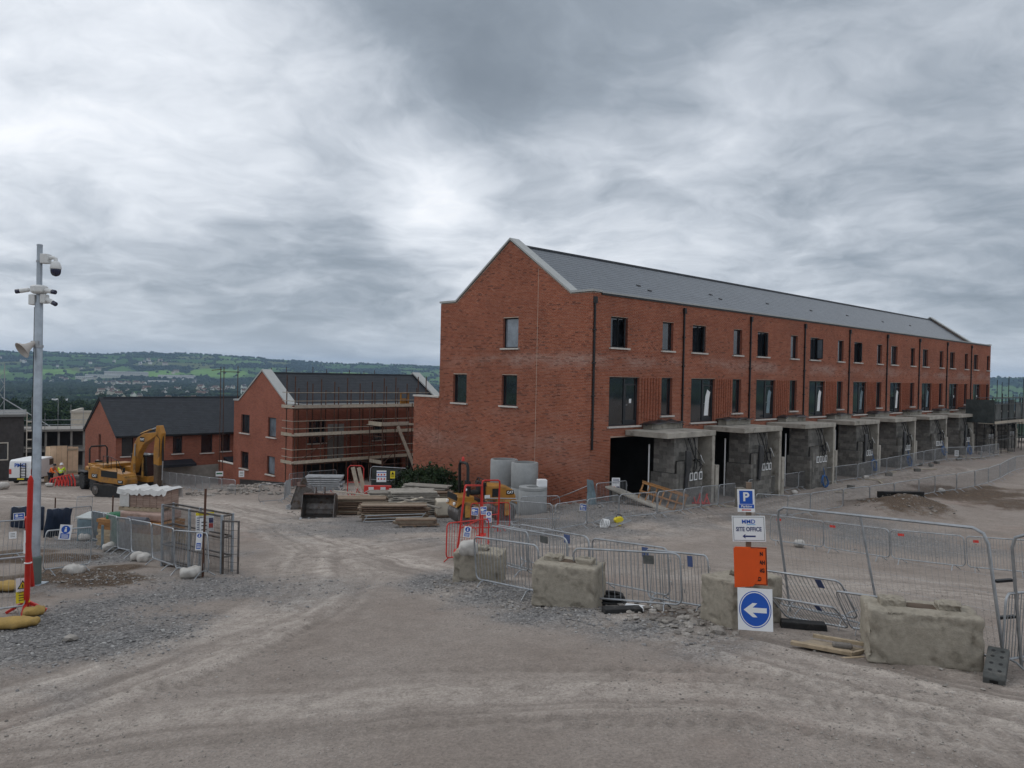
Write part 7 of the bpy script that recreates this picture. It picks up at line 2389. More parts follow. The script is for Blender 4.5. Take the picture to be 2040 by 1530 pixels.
# by the corner of the terrace
e = thing('notice_stand', 'white notice on a small grey stand by the brick corner of the terrace', 'notice', (5.16, 37.89, -0.12), R(4))
part('board', MB().box((-0.20, -0.03, 0.55), (0.20, 0.0, 1.18)), WHITEB, e)
for k, (x, z) in enumerate(((-0.1, 0.66), (0.1, 0.66))):
    part('pictogram', MB().box((x - 0.08, -0.034, z - 0.09), (x + 0.08, -0.031, z + 0.1)), [REDP, NAVY][k], e)
m = MB()
for z in (0.92, 0.98, 1.04, 1.10):
    m.box((-0.15, -0.034, z), (0.15, -0.031, z + 0.025))
part('print', m, NAVY, e)
part('post', MB().box((-0.14, 0.0, -0.1), (0.14, 0.1, 0.55)), CONC, e)
solo('plank_ramp', MB().box((-1.6, -0.35, -0.02), (1.6, 0.35, 0.05)), CONC, 'long grey ramp board sloping down from the dark opening beside the wooden crate frame', 'ramp', at((6.03, 36.89, -0.08), 0.32), (0, R(14), R(-38)))
solo('plank_ramp', MB().box((-1.3, -0.22, -0.02), (1.3, 0.22, 0.05)), CONC, 'narrow grey board sloping to the ground beside the second porch', 'ramp', at((12.68, 44.97, -0.69), 0.25), (0, R(12), R(-35)))
e = thing('timber_crate', 'open orange timber crate frame leaning in front of the first porch', 'crate', at((6.98, 36.35, -0.11), 0.05))
e.rotation_euler = (R(-24), R(13), R(-24))
for z in (0.0, 0.42, 0.84):
    part('rail', MB().box((-1.1, -0.03, z), (1.1, 0.03, z + 0.09), 0, rng.uniform(0.001, 1)), PINE, e)
for x in np.linspace(-1.05, 1.05, 7):
    part('stile', MB().box((x - 0.035, 0.032, 0.0), (x + 0.035, 0.09, 0.93), 0, rng.uniform(0.001, 1)), PINE, e)
part('top_plate', MB().box((-1.12, -0.06, 0.932), (1.12, 0.22, 0.97), 0, 0.4), PINE, e)
for i, (q, lab) in enumerate((((9.28, 39.16, -0.37), 'red plastic barrier feet stacked before the first porch'), ((15.20, 46.29, -0.75), 'red plastic barrier feet heaped before the second porch'))):
    m = MB()
    for k in range(4):
        x = -0.5 + 0.33 * k
        m.bar((x, -0.1, 0.05), (x + 0.18, 0.2, 0.55 - 0.1 * i), 0.07, 0.07)
        m.bar((x + 0.28, -0.1, 0.05), (x + 0.12, 0.2, 0.5 - 0.1 * i), 0.06, 0.06)
    m.bar((-0.6, 0, 0.06), (0.75, 0, 0.10), 0.09, 0.08)
    solo('barrier_feet', m, REDP, lab, 'barrier feet', q, (0, 0, R(-10)), bevel=0.01)
m = MB()
m.prism([(0.12, 0.0), (0.02, 1.15), (-0.02, 1.18), (-0.06, 0.55), (-0.18, 0.0)], -0.25, 0.25)
solo('plastic_chute', m, TARPL, 'bent grey plastic sheet standing upright against the brick corner', 'sheet', (3.95, 37.10, -0.11), (0, R(-8), R(30)), bevel=0.02)
a, b = Vector((2.10, 38.23, -0.49)), Vector((3.86, 37.15, -0.12))
solo('handrail_tube', MB().tube([a + Vector((0, 0, 0.35)), (a + b) / 2 + Vector((0, 0, 0.62)), b + Vector((0, 0, 0.92))], 0.022, 6), GALV, 'thin tube sloping up to the bent plastic sheet at the brick corner', 'tube')
e = thing('cut_off_saw', 'yellow petrol tool standing on the ground in front of the barrier line', 'power tool', (4.41, 31.33, -0.01), R(20))
part('body', MB().prism([(-0.14, 0.12), (0.12, 0.10), (0.2, 0.26), (0.12, 0.36), (-0.12, 0.34), (-0.2, 0.24)], -0.10, 0.10), YELLOWS, e, bevel=0.03)
part('base', MB().lathe([(0.10, 0), (0.11, 0.03), (0.05, 0.12)], 14), YELLOWS, e)
part('handle', MB().tube([(-0.12, 0, 0.33), (-0.05, 0, 0.44), (0.1, 0, 0.42), (0.13, 0, 0.34)], 0.018, 6), BLACK, e)
m = MB()
for k in range(4):
    m.tube([(0.07 * k - 0.1 + 0.02 * math.sin(t), 0.17 * math.cos(t), 0.18 + 0.17 * math.sin(t)) for t in np.linspace(0, 6.28, 15)[:-1]], 0.02, 6, closed=True)
solo('pipe_coil', m, WHITE, 'small coil of white pipe lying left of the yellow tool', 'pipe coil', (3.74, 30.63, 0.01), (0, R(10), R(15)), smooth=True)
solo('stone_slab', MB().prism([(-0.42, 0), (0.45, 0), (0.42, 0.75), (-0.1, 1.02), (-0.42, 1.0)], -0.2, 0.2), CONC, 'upright broken concrete slab just behind the parking sign', 'slab', (12.08, 40.02, -0.59), (R(-5), 0, R(10)), bevel=0.05)
e = thing('trench_frame', 'black steel trench frame half buried in the soil mound across the yard', 'frame', (21.07, 41.55, -0.71), R(8))
part('panel', MB().box((-0.85, -0.05, 0.35), (1.1, 0.05, 0.80)), BLACK, e, bevel=0.02)
part('top_rail', MB().box((-1.15, -0.08, 0.80), (1.15, 0.08, 0.88)), DKMET, e, bevel=0.02)
for x in (-1.1, -0.82, 1.1):
    part('post', MB().box((x - 0.05, -0.06, -0.1), (x + 0.05, 0.06, 0.82)), DKMET, e)
part('far_panel', MB().box((-0.9, 0.9, 0.2), (1.1, 1.0, 0.75)), BLACK, e)


# ---------------------------------------------------------------- signs and notices
def facing(p):
    return -math.atan2(p[0], p[1])


def plate(name, label, p, w, h, m_, cat='sign', roll=0.0, turn=0.0, tilt=0.0, t=0.008, group=None):
    e = thing(name, label, cat, p, 0, group)
    e.rotation_euler = (Matrix.Rotation(facing(p) + turn, 4, 'Z') @ Matrix.Rotation(tilt, 4, 'X') @ Matrix.Rotation(roll, 4, 'Y')).to_euler()
    part('plate', MB().box((-w / 2, 0, -h / 2), (w / 2, t, h / 2)), m_, e)
    return e


def flat(name, polys, m_, parent, y0=-0.0015, y1=-0.0003):
    m = MB()
    for p in polys:
        m.prism(p, y0, y1)
    return part(name, m, m_, parent)


def disc(cx, cz, rx, rz=None, n=32):
    rz = rz or rx
    return [(cx + rx * math.cos(2 * math.pi * k / n), cz + rz * math.sin(2 * math.pi * k / n)) for k in range(n)]


def arrow_left(cx, cz, w, h, th):
    return [(cx - w / 2, cz), (cx - w / 2 + h * 0.62, cz + h / 2), (cx - w / 2 + h * 0.95, cz + h / 2), (cx - w / 2 + h * 0.62, cz + th / 2), (cx + w / 2, cz + th / 2),
            (cx + w / 2, cz - th / 2), (cx - w / 2 + h * 0.62, cz - th / 2), (cx - w / 2 + h * 0.95, cz - h / 2), (cx - w / 2 + h * 0.62, cz - h / 2)]


SB = (4.01, 12.95, 2.95)
solo('sign_post', MB().box((-0.045, -0.03, -0.9), (0.045, 0.03, 1.33)), TIMBERD, 'grey timber post rising from the big concrete block behind the direction signs', 'post', (SB[0], SB[1] + 0.02, SB[2]), (0, R(-1.0), facing(SB)))
e = plate('parking_sign', 'white and blue parking sign with a red arrow at the top of the sign post', (3.91, 12.85, 3.99), 0.275, 0.375, WHITEB, roll=R(-3))
flat('blue_panel', [[(-0.105, -0.055), (0.105, -0.055), (0.105, 0.165), (-0.105, 0.165)]], BLUE, e)
text('lettering', 'P', 0.20, WHITE, e, (0.0, -0.004, 0.058), bold=0.006)
flat('blue_strip', [[(-0.115, -0.125), (0.125, -0.125), (0.125, -0.062), (-0.115, -0.062)]], BLUE, e)
text('lettering', 'Parking', 0.058, WHITE, e, (0.005, -0.004, -0.094), bold=0.0012)
flat('red_arrow', [arrow_left(0.0, -0.155, 0.15, 0.032, 0.016)], REDP, e)
e = plate('site_office_sign', 'white site office sign with dark lettering and a left arrow below the parking sign', (3.96, 12.83, 3.53), 0.525, 0.425, WHITEB, roll=R(-4))
b_ = 0.014
flat('border', [[(-0.245, 0.195), (0.245, 0.195), (0.245, 0.189), (-0.245, 0.189)], [(-0.245, -0.189), (0.245, -0.189), (0.245, -0.195), (-0.245, -0.195)], [(-0.245, -0.189), (-0.239, -0.189), (-0.239, 0.189), (-0.245, 0.189)], [(0.239, -0.189), (0.245, -0.189), (0.245, 0.189), (0.239, 0.189)]], BLACK, e)
text('lettering', 'MMD', 0.095, BLUE, e, (0.0, -0.004, 0.115), bold=0.001)
flat('underline', [[(-0.03, 0.062), (0.11, 0.062), (0.11, 0.074), (-0.03, 0.074)]], mat('light_blue_print', (0.12, 0.35, 0.6), 0.5), e)
text('lettering', 'SITE OFFICE', 0.098, NAVY, e, (0.0, -0.004, -0.01), bold=0.0022, sx=0.78)
flat('arrow', [arrow_left(0.0, -0.125, 0.21, 0.06, 0.026)], NAVY, e)
e = plate('orange_sign', 'torn orange board with half covered black letters above the arrow sign', (3.98, 12.72, 2.94), 0.50, 0.62, ORANGE, roll=R(-3))
flat('torn_sheet', [[(-0.27, -0.36), (0.02, -0.33), (0.10, -0.22), (0.135, -0.05), (0.14, 0.15), (0.10, 0.30), (-0.02, 0.285), (-0.05, 0.26), (-0.09, 0.29), (-0.27, 0.295)]], mat('orange_sheet', (0.68, 0.085, 0.01), 0.5, var=0.06), e, -0.010, -0.004)
for s_, x_, z_ in (('N', 0.165, 0.20), ('AH', 0.175, 0.06), ('NG', 0.16, -0.07), ('AD', 0.11, -0.21)):
    text('lettering', s_, 0.088, BLACK, e, (x_, -0.004, z_), bold=0.004, sx=0.72)
flat('black_edge', [[(0.232, -0.30), (0.246, -0.30), (0.246, 0.305), (0.232, 0.305)], [(0.0, 0.294), (0.23, 0.294), (0.23, 0.306), (0.0, 0.306)], [(0.05, -0.305), (0.23, -0.305), (0.23, -0.294), (0.05, -0.294)]], BLACK, e, -0.003, -0.0004)
e = plate('arrow_sign', 'white square sign with a blue disc and white left arrow leaning on the concrete block', (3.93, 12.30, 2.35), 0.53, 0.66, WHITEB, roll=R(-2.5), tilt=R(-4))
flat('blue_ring', [disc(0.0, 0.0, 0.245, 0.29)], BLUE, e, -0.0012, -0.0003)
flat('white_ring', [disc(0.0, 0.0, 0.232, 0.275)], WHITE, e, -0.0020, -0.0013)
flat('blue_disc', [disc(0.0, 0.0, 0.218, 0.26)], BLUE, e, -0.0028, -0.0021)
flat('white_arrow', [arrow_left(0.0, -0.01, 0.35, 0.22, 0.078)], WHITE, e, -0.0040, -0.0029)


def notice(p, w, h, kind, label, roll=0.0, turn=0.0, group=None):
    e = plate('notice', label, p, w, h, WHITEB, 'notice', R(roll), R(turn), 0.0, 0.006, group)
    if kind == 'mandatory':
        r = w * 0.36
        flat('blue_disc', [disc(0, h / 2 - r - w * 0.08, r)], BLUE, e)
        cz = h / 2 - r - w * 0.08
        flat('figure', [disc(0, cz + r * 0.45, r * 0.2), [(-r * 0.3, cz - r * 0.6), (r * 0.3, cz - r * 0.6), (r * 0.22, cz + r * 0.2), (-r * 0.22, cz + r * 0.2)]], WHITE, e, -0.003, -0.0016)
        flat('blue_panel', [[(-w * 0.36, -h * 0.42), (w * 0.36, -h * 0.42), (w * 0.36, -h * 0.08), (-w * 0.36, -h * 0.08)]], BLUE, e)
        flat('print', [[(-w * 0.28, z * h), (w * 0.28, z * h), (w * 0.28, (z + 0.04) * h), (-w * 0.28, (z + 0.04) * h)] for z in (-0.36, -0.28, -0.2)], WHITE, e, -0.003, -0.0016)
    elif kind == 'wide':
        flat('blue_panel', [[(-w * 0.44, -h * 0.42), (w * 0.44, -h * 0.42), (w * 0.44, h * 0.42), (-w * 0.44, h * 0.42)]], BLUE, e)
        flat('figure', [disc(-w * 0.2, h * 0.12, h * 0.2), [(w * 0.02, h * 0.06), (w * 0.32, h * 0.06), (w * 0.32, h * 0.2), (w * 0.02, h * 0.2)]] + [[(-w * 0.34, z * h), (w * 0.34, z * h), (w * 0.34, (z + 0.06) * h), (-w * 0.34, (z + 0.06) * h)] for z in (-0.33, -0.2)], WHITE, e, -0.003, -0.0016)
    elif kind == 'caution':
        flat('yellow_panel', [[(-w / 2, -h / 2), (w / 2, -h / 2), (w / 2, -h * 0.04), (-w / 2, -h * 0.04)]], YELLOWS, e)
        flat('triangle', [[(-w * 0.40, h * 0.07), (w * 0.40, h * 0.07), (0, h * 0.42)]], BLACK, e)
        flat('triangle_face', [[(-w * 0.28, h * 0.105), (w * 0.28, h * 0.105), (0, h * 0.34)]], YELLOWS, e, -0.003, -0.0016)
        flat('bolt', [[(-0.01, h * 0.12), (0.012, h * 0.12), (0.008, h * 0.27), (-0.012, h * 0.24)]], BLACK, e, -0.004, -0.0031)
        text('lettering', 'CAUTION', w * 0.17, BLACK, e, (0, -0.004, -h * 0.02 - 0.02), bold=0.0012)
        flat('print', [[(-w * 0.3, z * h), (w * 0.3, z * h), (w * 0.3, (z + 0.03) * h), (-w * 0.3, (z + 0.03) * h)] for z in (-0.4, -0.3, -0.2)], BLACK, e, -0.003, -0.0016)
    elif kind == 'hazard':
        flat('yellow_panel', [[(-w / 2, -h / 2), (w / 2, -h / 2), (w / 2, h / 2), (-w / 2, h / 2)]], YELLOWS, e)
        flat('triangle', [[(-w * 0.34, h * 0.02), (w * 0.34, h * 0.02), (0, h * 0.42)]], BLACK, e, -0.003, -0.0016)
        flat('print', [[(-w * 0.3, z * h), (w * 0.3, z * h), (w * 0.3, (z + 0.06) * h), (-w * 0.3, (z + 0.06) * h)] for z in (-0.3, -0.16)], BLACK, e, -0.003, -0.0016)
    elif kind == 'grid':
        flat('blue_band', [[(-w / 2, h * 0.3), (w / 2, h * 0.3), (w / 2, h * 0.36), (-w / 2, h * 0.36)], [(-w / 2, -h * 0.06), (w / 2, -h * 0.06), (w / 2, 0), (-w / 2, 0)]], BLUE, e)
        flat('pictogram', [disc(x * w, z * h, w * 0.09, n=12) for x in (-0.3, 0.0, 0.3) for z in (0.14, -0.24)], REDP, e)
    elif kind == 'board':
        flat('yellow_band', [[(-w / 2, h * 0.34), (w / 2, h * 0.34), (w / 2, h / 2), (-w / 2, h / 2)]], YELLOWS, e)
        flat('red_box', [[(w * 0.14, -h * 0.32), (w * 0.46, -h * 0.32), (w * 0.46, -h * 0.08), (w * 0.14, -h * 0.08)]], REDP, e)
        flat('blue_box', [[(w * 0.14, -h * 0.06), (w * 0.46, -h * 0.06), (w * 0.46, h * 0.2), (w * 0.14, h * 0.2)]], NAVY, e)
        flat('print', [[(-w * 0.44, z * h), (-w * 0.1, z * h), (-w * 0.1, (z + 0.04) * h), (-w * 0.44, (z + 0.04) * h)] for z in (-0.4, -0.28, -0.16, -0.04, 0.08, 0.2)], NAVY, e)
    elif kind == 'green':
        flat('green_band', [[(-w * 0.4, -h * 0.1), (w * 0.4, -h * 0.1), (w * 0.4, h * 0.2), (-w * 0.4, h * 0.2)]], TARPG, e)
    elif kind == 'pale':
        flat('print', [[(-w * 0.3, z * h), (w * 0.3, z * h), (w * 0.3, (z + 0.07) * h), (-w * 0.3, (z + 0.07) * h)] for z in (-0.25, 0.0, 0.2)], FOOTR, e)
    return e


notice((-1.01, 22.80, 1.95), 0.20, 0.23, 'wide', 'small blue and white notice on the left leg of the red hoop frame', 4)
notice((-0.79, 24.00, 1.77), 0.20, 0.24, 'wide', 'small blue notice half hidden between the two red hoop frames', -6)
notice((-0.62, 23.60, 1.65), 0.17, 0.34, 'mandatory', 'narrow white notice with a blue disc hanging right of the red hoop frames')
notice((-1.14, 21.30, 1.65), 0.19, 0.30, 'mandatory', 'white notice with a blue disc on the front red barrier above the sandbag', 8)
notice((3.21, 33.80, 0.27), 0.30, 0.30, 'wide', 'blue and white notice on the barrier line left of the yellow tool', 6)
notice((-10.68, 18.70, 1.97), 0.26, 0.36, 'mandatory', 'white and blue notice on the barrier standing on the soil bank', 8)
notice((-7.58, 19.00, 1.74), 0.14, 0.42, 'mandatory', 'narrow white and blue notice on the last compound barrier', 4)
notice((-15.46, 24.50, 1.19), 0.30, 0.22, 'wide', 'wide blue notice in front of the dark blue sheeting at the left')
notice((-9.31, 14.90, 1.65), 0.23, 0.48, 'caution', 'white and yellow caution notice on the nearest left barrier beside the red post', -1)
notice((-13.16, 20.60, 1.45), 0.17, 0.18, 'pale', 'small faded grey notice on the left barrier before the soil heap')
notice((-7.91, 20.20, 1.99), 0.44, 0.50, 'board', 'white notice board with a yellow heading on the steel mesh cage')
notice((-7.87, 20.05, 1.91), 0.22, 0.42, 'pale', 'blank looking white panel over the notice board on the steel mesh cage')
notice((-6.70, 40.50, 0.54), 0.50, 0.60, 'grid', 'white notice with rows of red pictograms on the netted fence panel')
notice((-6.12, 40.50, 0.63), 0.24, 0.38, 'hazard', 'yellow hazard notice right of the pictogram notice on the netted fence panel')
notice((-20.94, 56.00, -1.62), 0.50, 0.36, 'green', 'white and green notice on the barrier before the stepped brick wall')
notice((-18.66, 54.00, -1.32), 0.36, 0.45, 'pale', 'plain whitish notice in front of the lower left window of the scaffolded house')
notice((36.42, 63.50, 0.31), 0.30, 0.5, 'pale', 'small white notice on the far barriers by the dark scaffolding')


# ---------------------------------------------------------------- camera pole
PB = (-10.95, 17.98, 0.88)
PT = (-10.96, 18.00, 8.73)
pole = thing('camera_pole', 'tall galvanised steel pole carrying cameras and a loudspeaker at the left', 'pole', PB)
top = Vector(PT) - Vector(PB)
part('shaft', MB().tube([(0, 0, -0.3), top * 0.83, top * 0.835, top], [0.098, 0.086, 0.062, 0.060], 16), POLEM, pole, smooth=True)
part('top_cap', MB().lathe([(0.064, 0), (0.064, 0.03), (0.04, 0.04)], 16, tuple(top)), POLEM, pole)
part('base_flange', MB().box((-0.2, -0.2, -0.02), (0.2, 0.2, 0.04)), POLEM, pole)
part('base_sleeve', MB().lathe([(0.125, 0.0), (0.125, 0.65), (0.1, 0.68)], 16), mat('green_grey_paint', (0.10, 0.13, 0.12), 0.6), pole)
part('cable', MB().tube([top * 0.3 + Vector((-0.095, -0.03, 0)), top * 0.55 + Vector((-0.092, -0.03, 0)), top * 0.82 + Vector((-0.08, -0.03, 0))], 0.012, 6), BLACK, pole)


def pole_at(px_h):
    """point on the pole axis at a height fraction"""
    return Vector(PB) + top * px_h


DARKLENS = mat('dark_blue_lens', (0.012, 0.016, 0.045), 0.12, var=0.1, spec=0.8)
CAMW = mat('camera_white', (0.62, 0.63, 0.62), 0.45, var=0.05)
q = pole_at(0.965)
e = thing('dome_camera', 'white camera with a dark dome hanging from an arm at the pole top', 'camera', tuple(q), 0)
part('bracket_box', MB().box((0.05, -0.09, -0.13), (0.23, 0.09, 0.09)), CAMW, e, bevel=0.015)
part('strap', MB().lathe([(0.068, -0.02), (0.072, -0.02), (0.072, 0.02), (0.068, 0.02)], 16, (0, 0, -0.08)), GALV, e)
part('arm', MB().tube([(0.2, 0, 0.0), (0.32, 0, 0.01), (0.37, 0, -0.01), (0.375, 0, -0.08)], [0.05, 0.04, 0.04, 0.045], 12), CAMW, e, smooth=True)
part('housing', MB().lathe([(0.05, 0.0), (0.085, -0.03), (0.112, -0.10), (0.122, -0.17), (0.118, -0.18)][::-1], 24, (0.375, 0, -0.07)), CAMW, e, smooth=True)
part('dome', MB().lathe([(0.02, -0.17), (0.07, -0.15), (0.10, -0.105), (0.112, -0.05), (0.112, 0.0)], 24, (0.375, 0, -0.25)), DARKLENS, e, smooth=True)
q = pole_at(0.872)
e = thing('camera_bracket', 'white octagonal bracket ring clamped round the pole below the dome camera', 'bracket', tuple(q))
part('ring_body', MB().lathe([(0.13, -0.10), (0.19, -0.06), (0.19, 0.07), (0.13, 0.10)], 8), CAMW, e, bevel=0.015)
part('junction_box', MB().box((-0.20, -0.09, -0.36), (-0.06, 0.09, -0.12)).box((0.06, -0.09, -0.32), (0.19, 0.09, -0.11)), CAMW, e, bevel=0.02)


def bullet(off, d, label):
    c = pole_at(0.872) + Vector(off)
    e = thing('bullet_camera', label, 'camera', tuple(c), group='bullet cameras on the pole')
    d = Vector(d).normalized()
    Mq = d.to_track_quat('Z', 'Y').to_matrix()
    part('barrel', MB().lathe([(0.02, 0.0), (0.05, 0.02), (0.055, 0.20), (0.05, 0.205)], 16, (0, 0, 0), 0, Mq), CAMW, e, smooth=True)
    part('lens_face', MB().lathe([(0.052, 0.20), (0.052, 0.29), (0.045, 0.30)], 16, (0, 0, 0), 0, Mq), DARKLENS, e, smooth=True)
    part('neck', MB().tube([(0, 0, 0), tuple(-d * 0.08)], 0.025, 8), CAMW, e)


bullet((-0.18, -0.06, -0.01), (-1, -0.3, -0.22), 'bullet camera on the pole bracket pointing left')
bullet((0.18, -0.06, -0.02), (1, -0.3, -0.18), 'bullet camera on the pole bracket pointing right')
bullet((0.20, -0.05, -0.22), (1, -0.25, -0.48), 'lower bullet camera on the pole pointing right and down')
q = pole_at(0.705)
e = thing('horn_speaker', 'pale horn loudspeaker on the pole facing down to the left', 'loudspeaker', tuple(q))
d = Vector((-0.5, -0.75, -0.62)).normalized()
Mq = d.to_track_quat('Z', 'Y').to_matrix()
part('horn', MB().lathe([(0.05, 0.0), (0.06, 0.08), (0.085, 0.18), (0.13, 0.27), (0.19, 0.335), (0.20, 0.335), (0.19, 0.31), (0.12, 0.24), (0.07, 0.14), (0.0, 0.12)], 28, (-0.05, -0.06, 0.08), 0, Mq), mat('beige_plastic', (0.42, 0.39, 0.36), 0.6), e, smooth=True)
part('driver', MB().lathe([(0.02, 0.13), (0.04, 0.15), (0.035, 0.24), (0.0, 0.26)], 14, (-0.05, -0.06, 0.08), 0, Mq), mat('beige_plastic', (0.42, 0.39, 0.36), 0.6), e, smooth=True)
part('bracket', MB().box((-0.12, -0.1, 0.02), (0.06, 0.02, 0.12)).lathe([(0.10, -0.03), (0.105, -0.03), (0.105, 0.03), (0.10, 0.03)], 16), GALV, e)

# red post at the left
b = (-9.31, 15.02, 1.19)
t_ = (-8.57, 13.90, 4.00)
e = thing('red_post', 'tall red plastic gate post with white reflective strips at the left edge', 'post', b)
tv = Vector(t_) - Vector(b)
part('shaft', MB().tube([(0, 0, 0.12), tv * 0.97, tv], [0.052, 0.046, 0.018], 12), REDM, e, smooth=True)
part('rear_shaft', MB().tube([Vector((-10.85, 17.72, 0.90)) - Vector(b), Vector((-10.56, 17.00, 2.65)) - Vector(b)], 0.045, 10), REDM, e, smooth=True)
for z in (0.50, 0.58):
    part('reflective_strip', MB().box((-0.05, -0.072, -0.11), (-0.02, -0.060, 0.11)), WHITE, e, tuple(tv * z))
part('cable_tie', MB().lathe([(0.061, 0), (0.068, 0), (0.068, 0.015), (0.061, 0.015)], 12, tuple(tv * 0.38)), WHITE, e)
for a in (20, 110, 200, 290):
    c_, s_ = math.cos(R(a)), math.sin(R(a))
    part('foot', MB().bar((0, 0, 0.22), (0.34 * c_, 0.34 * s_, 0.02), 0.06, 0.05), REDM, e)

# ---------------------------------------------------------------- left material compound
o = (-11.99, 25.40, 0.06)
e = thing('timber_pack', 'strapped pack of orange brown timber inside the left compound', 'timber', o, R(-20))
z = 0.1
for x in (-0.9, 0, 0.9):
    part('bearer', MB().box((x - 0.05, -0.6, 0), (x + 0.05, 0.6, 0.098)), TIMBERD, e)
for r in range(8):
    for k in range(5):
        part('plank', MB().box((-1.25 + rng.uniform(-.05, .05), -0.62 + k * 0.25, z), (1.2 + rng.uniform(-.05, .05), -0.62 + k * 0.25 + 0.238, z + 0.10), 0, rng.uniform(0.001, 1)), PINE if r > 4 else TIMBER, e)
    z += 0.108
ztop = o[2] + z
solo('insulation_pack', MB().box((-0.7, -0.5, 0), (0.9, 0.5, 0.26)), mat('pink_wrap', (0.36, 0.25, 0.21), 0.55, var=0.25, vscale=5, bump=0.5, bscale=7), 'pinkish wrapped insulation pack lying on the timber pack under the pallet', 'insulation', (o[0] + 0.15, o[1] + 0.1, ztop + 0.004), (0, 0, R(-16)), bevel=0.06)
solo('felt_roll', MB().tube([(-0.35, 0, 0.12), (0.35, 0, 0.12)], 0.12, 18), mat('grey_felt', (0.10, 0.10, 0.115), 0.8), 'grey roll of felt lying at the front of the timber pack', 'roll', (o[0] + 0.25, o[1] - 0.85, ztop - 0.02), (0, 0, R(-12)), smooth=True)
e = thing('wooden_pallet', 'wooden pallet under the wrapped brick pack', 'pallet', (o[0] + 0.05, o[1] + 0.35, ztop + 0.27), R(-8))
for y in (-0.45, 0, 0.45):
    part('runner', MB().box((-0.75, y - 0.05, 0), (0.75, y + 0.05, 0.09)), TIMBER, e)
for k in range(8):
    part('slat', MB().box((-0.76 + k * 0.2, -0.5, 0.092), (-0.76 + k * 0.2 + 0.13, 0.5, 0.115), 0, rng.uniform(0.001, 1)), TIMBER, e)
e = thing('brick_pack', 'pack of pale pink bricks under a torn white polythene cover on the pallet', 'bricks', (o[0] + 0.1, o[1] + 0.35, ztop + 0.39), R(-8))
PACKB = rnd_mat('pale_pink_bricks', [(0, (0.27, 0.19, 0.155)), (0.5, (0.31, 0.22, 0.18)), (1, (0.34, 0.25, 0.205))], 0.9, 0.15, 0.12, 6)
for r in range(7):
    for k in range(6):
        for j in range(2):
            part('brick', MB().box((-0.70 + k * 0.24, -0.44 + j * 0.45, r * 0.074), (-0.70 + k * 0.24 + 0.228, -0.44 + j * 0.45 + 0.43, r * 0.074 + 0.068), 0, rng.uniform(0.001, 1)), PACKB, e)
m = MB()
N = 22
vs = []
for i in range(N + 1):
    x = -0.86 + 1.72 * i / N
    for (y, zz) in ((-0.52, 0.40), (-0.47, 0.555), (0, 0.58), (0.47, 0.555), (0.5, 0.2)):
        vs.append((x + rng.uniform(-.02, .02), y + rng.uniform(-.02, .02), zz + rng.uniform(-.025, .03) + (0.05 * (i % 5 == 0))))
m.add(vs, [(i * 5 + k, i * 5 + k + 1, i * 5 + k + 6, i * 5 + k + 5) for i in range(N) for k in range(4)])
cv = part('polythene_cover', m, mat('white_polythene', (0.55, 0.54, 0.52), 0.35, var=0.12, vscale=5, bump=0.5, bscale=10), e, smooth=True)
m = MB().box((-0.78, -0.50, 0.0), (-0.45, -0.455, 0.5))
part('side_wrap', m, mat('white_polythene', (0.55, 0.54, 0.52)), e, bevel=0.02)
q = (-12.86, 25.50, 0.97)
bag((q[0], q[1], q[2] - 0.12), R(10), 0.66, 0.5, 0.36, TARPG, 'green woven sack lying at the left end of the timber pack', seed=40, name='green_sack')
solo('crate', MB().box((-0.4, -0.3, 0), (0.4, 0.3, q[2] - 0.13 - zg(q[0], q[1]))), TARPL, 'plain grey wrapped crate under the green sack', 'crate', (q[0], q[1], zg(q[0], q[1])), (0, 0, R(10)), bevel=0.02)
q = (-14.88, 28.00, 0.61)
sheet_h = q[2] - 0.05
solo('pale_sheet', MB().prism([(-0.55, -0.4), (0.5, -0.5), (0.6, 0.35), (-0.4, 0.5)], 0, 0.05, 0, 'z'), mat('pale_sheeting', (0.40, 0.43, 0.42), 0.6, var=0.15), 'pale sheet laid over low boxes at the back of the compound', 'sheet', (q[0], q[1], sheet_h), (R(4), R(3), R(10)))
solo('low_box', MB().box((-0.5, -0.4, 0), (0.5, 0.4, sheet_h - 0.03 - zg(q[0], q[1]))), TARPL, 'low grey box under the pale sheet', 'box', (q[0], q[1], zg(q[0], q[1])), (0, 0, R(10)))


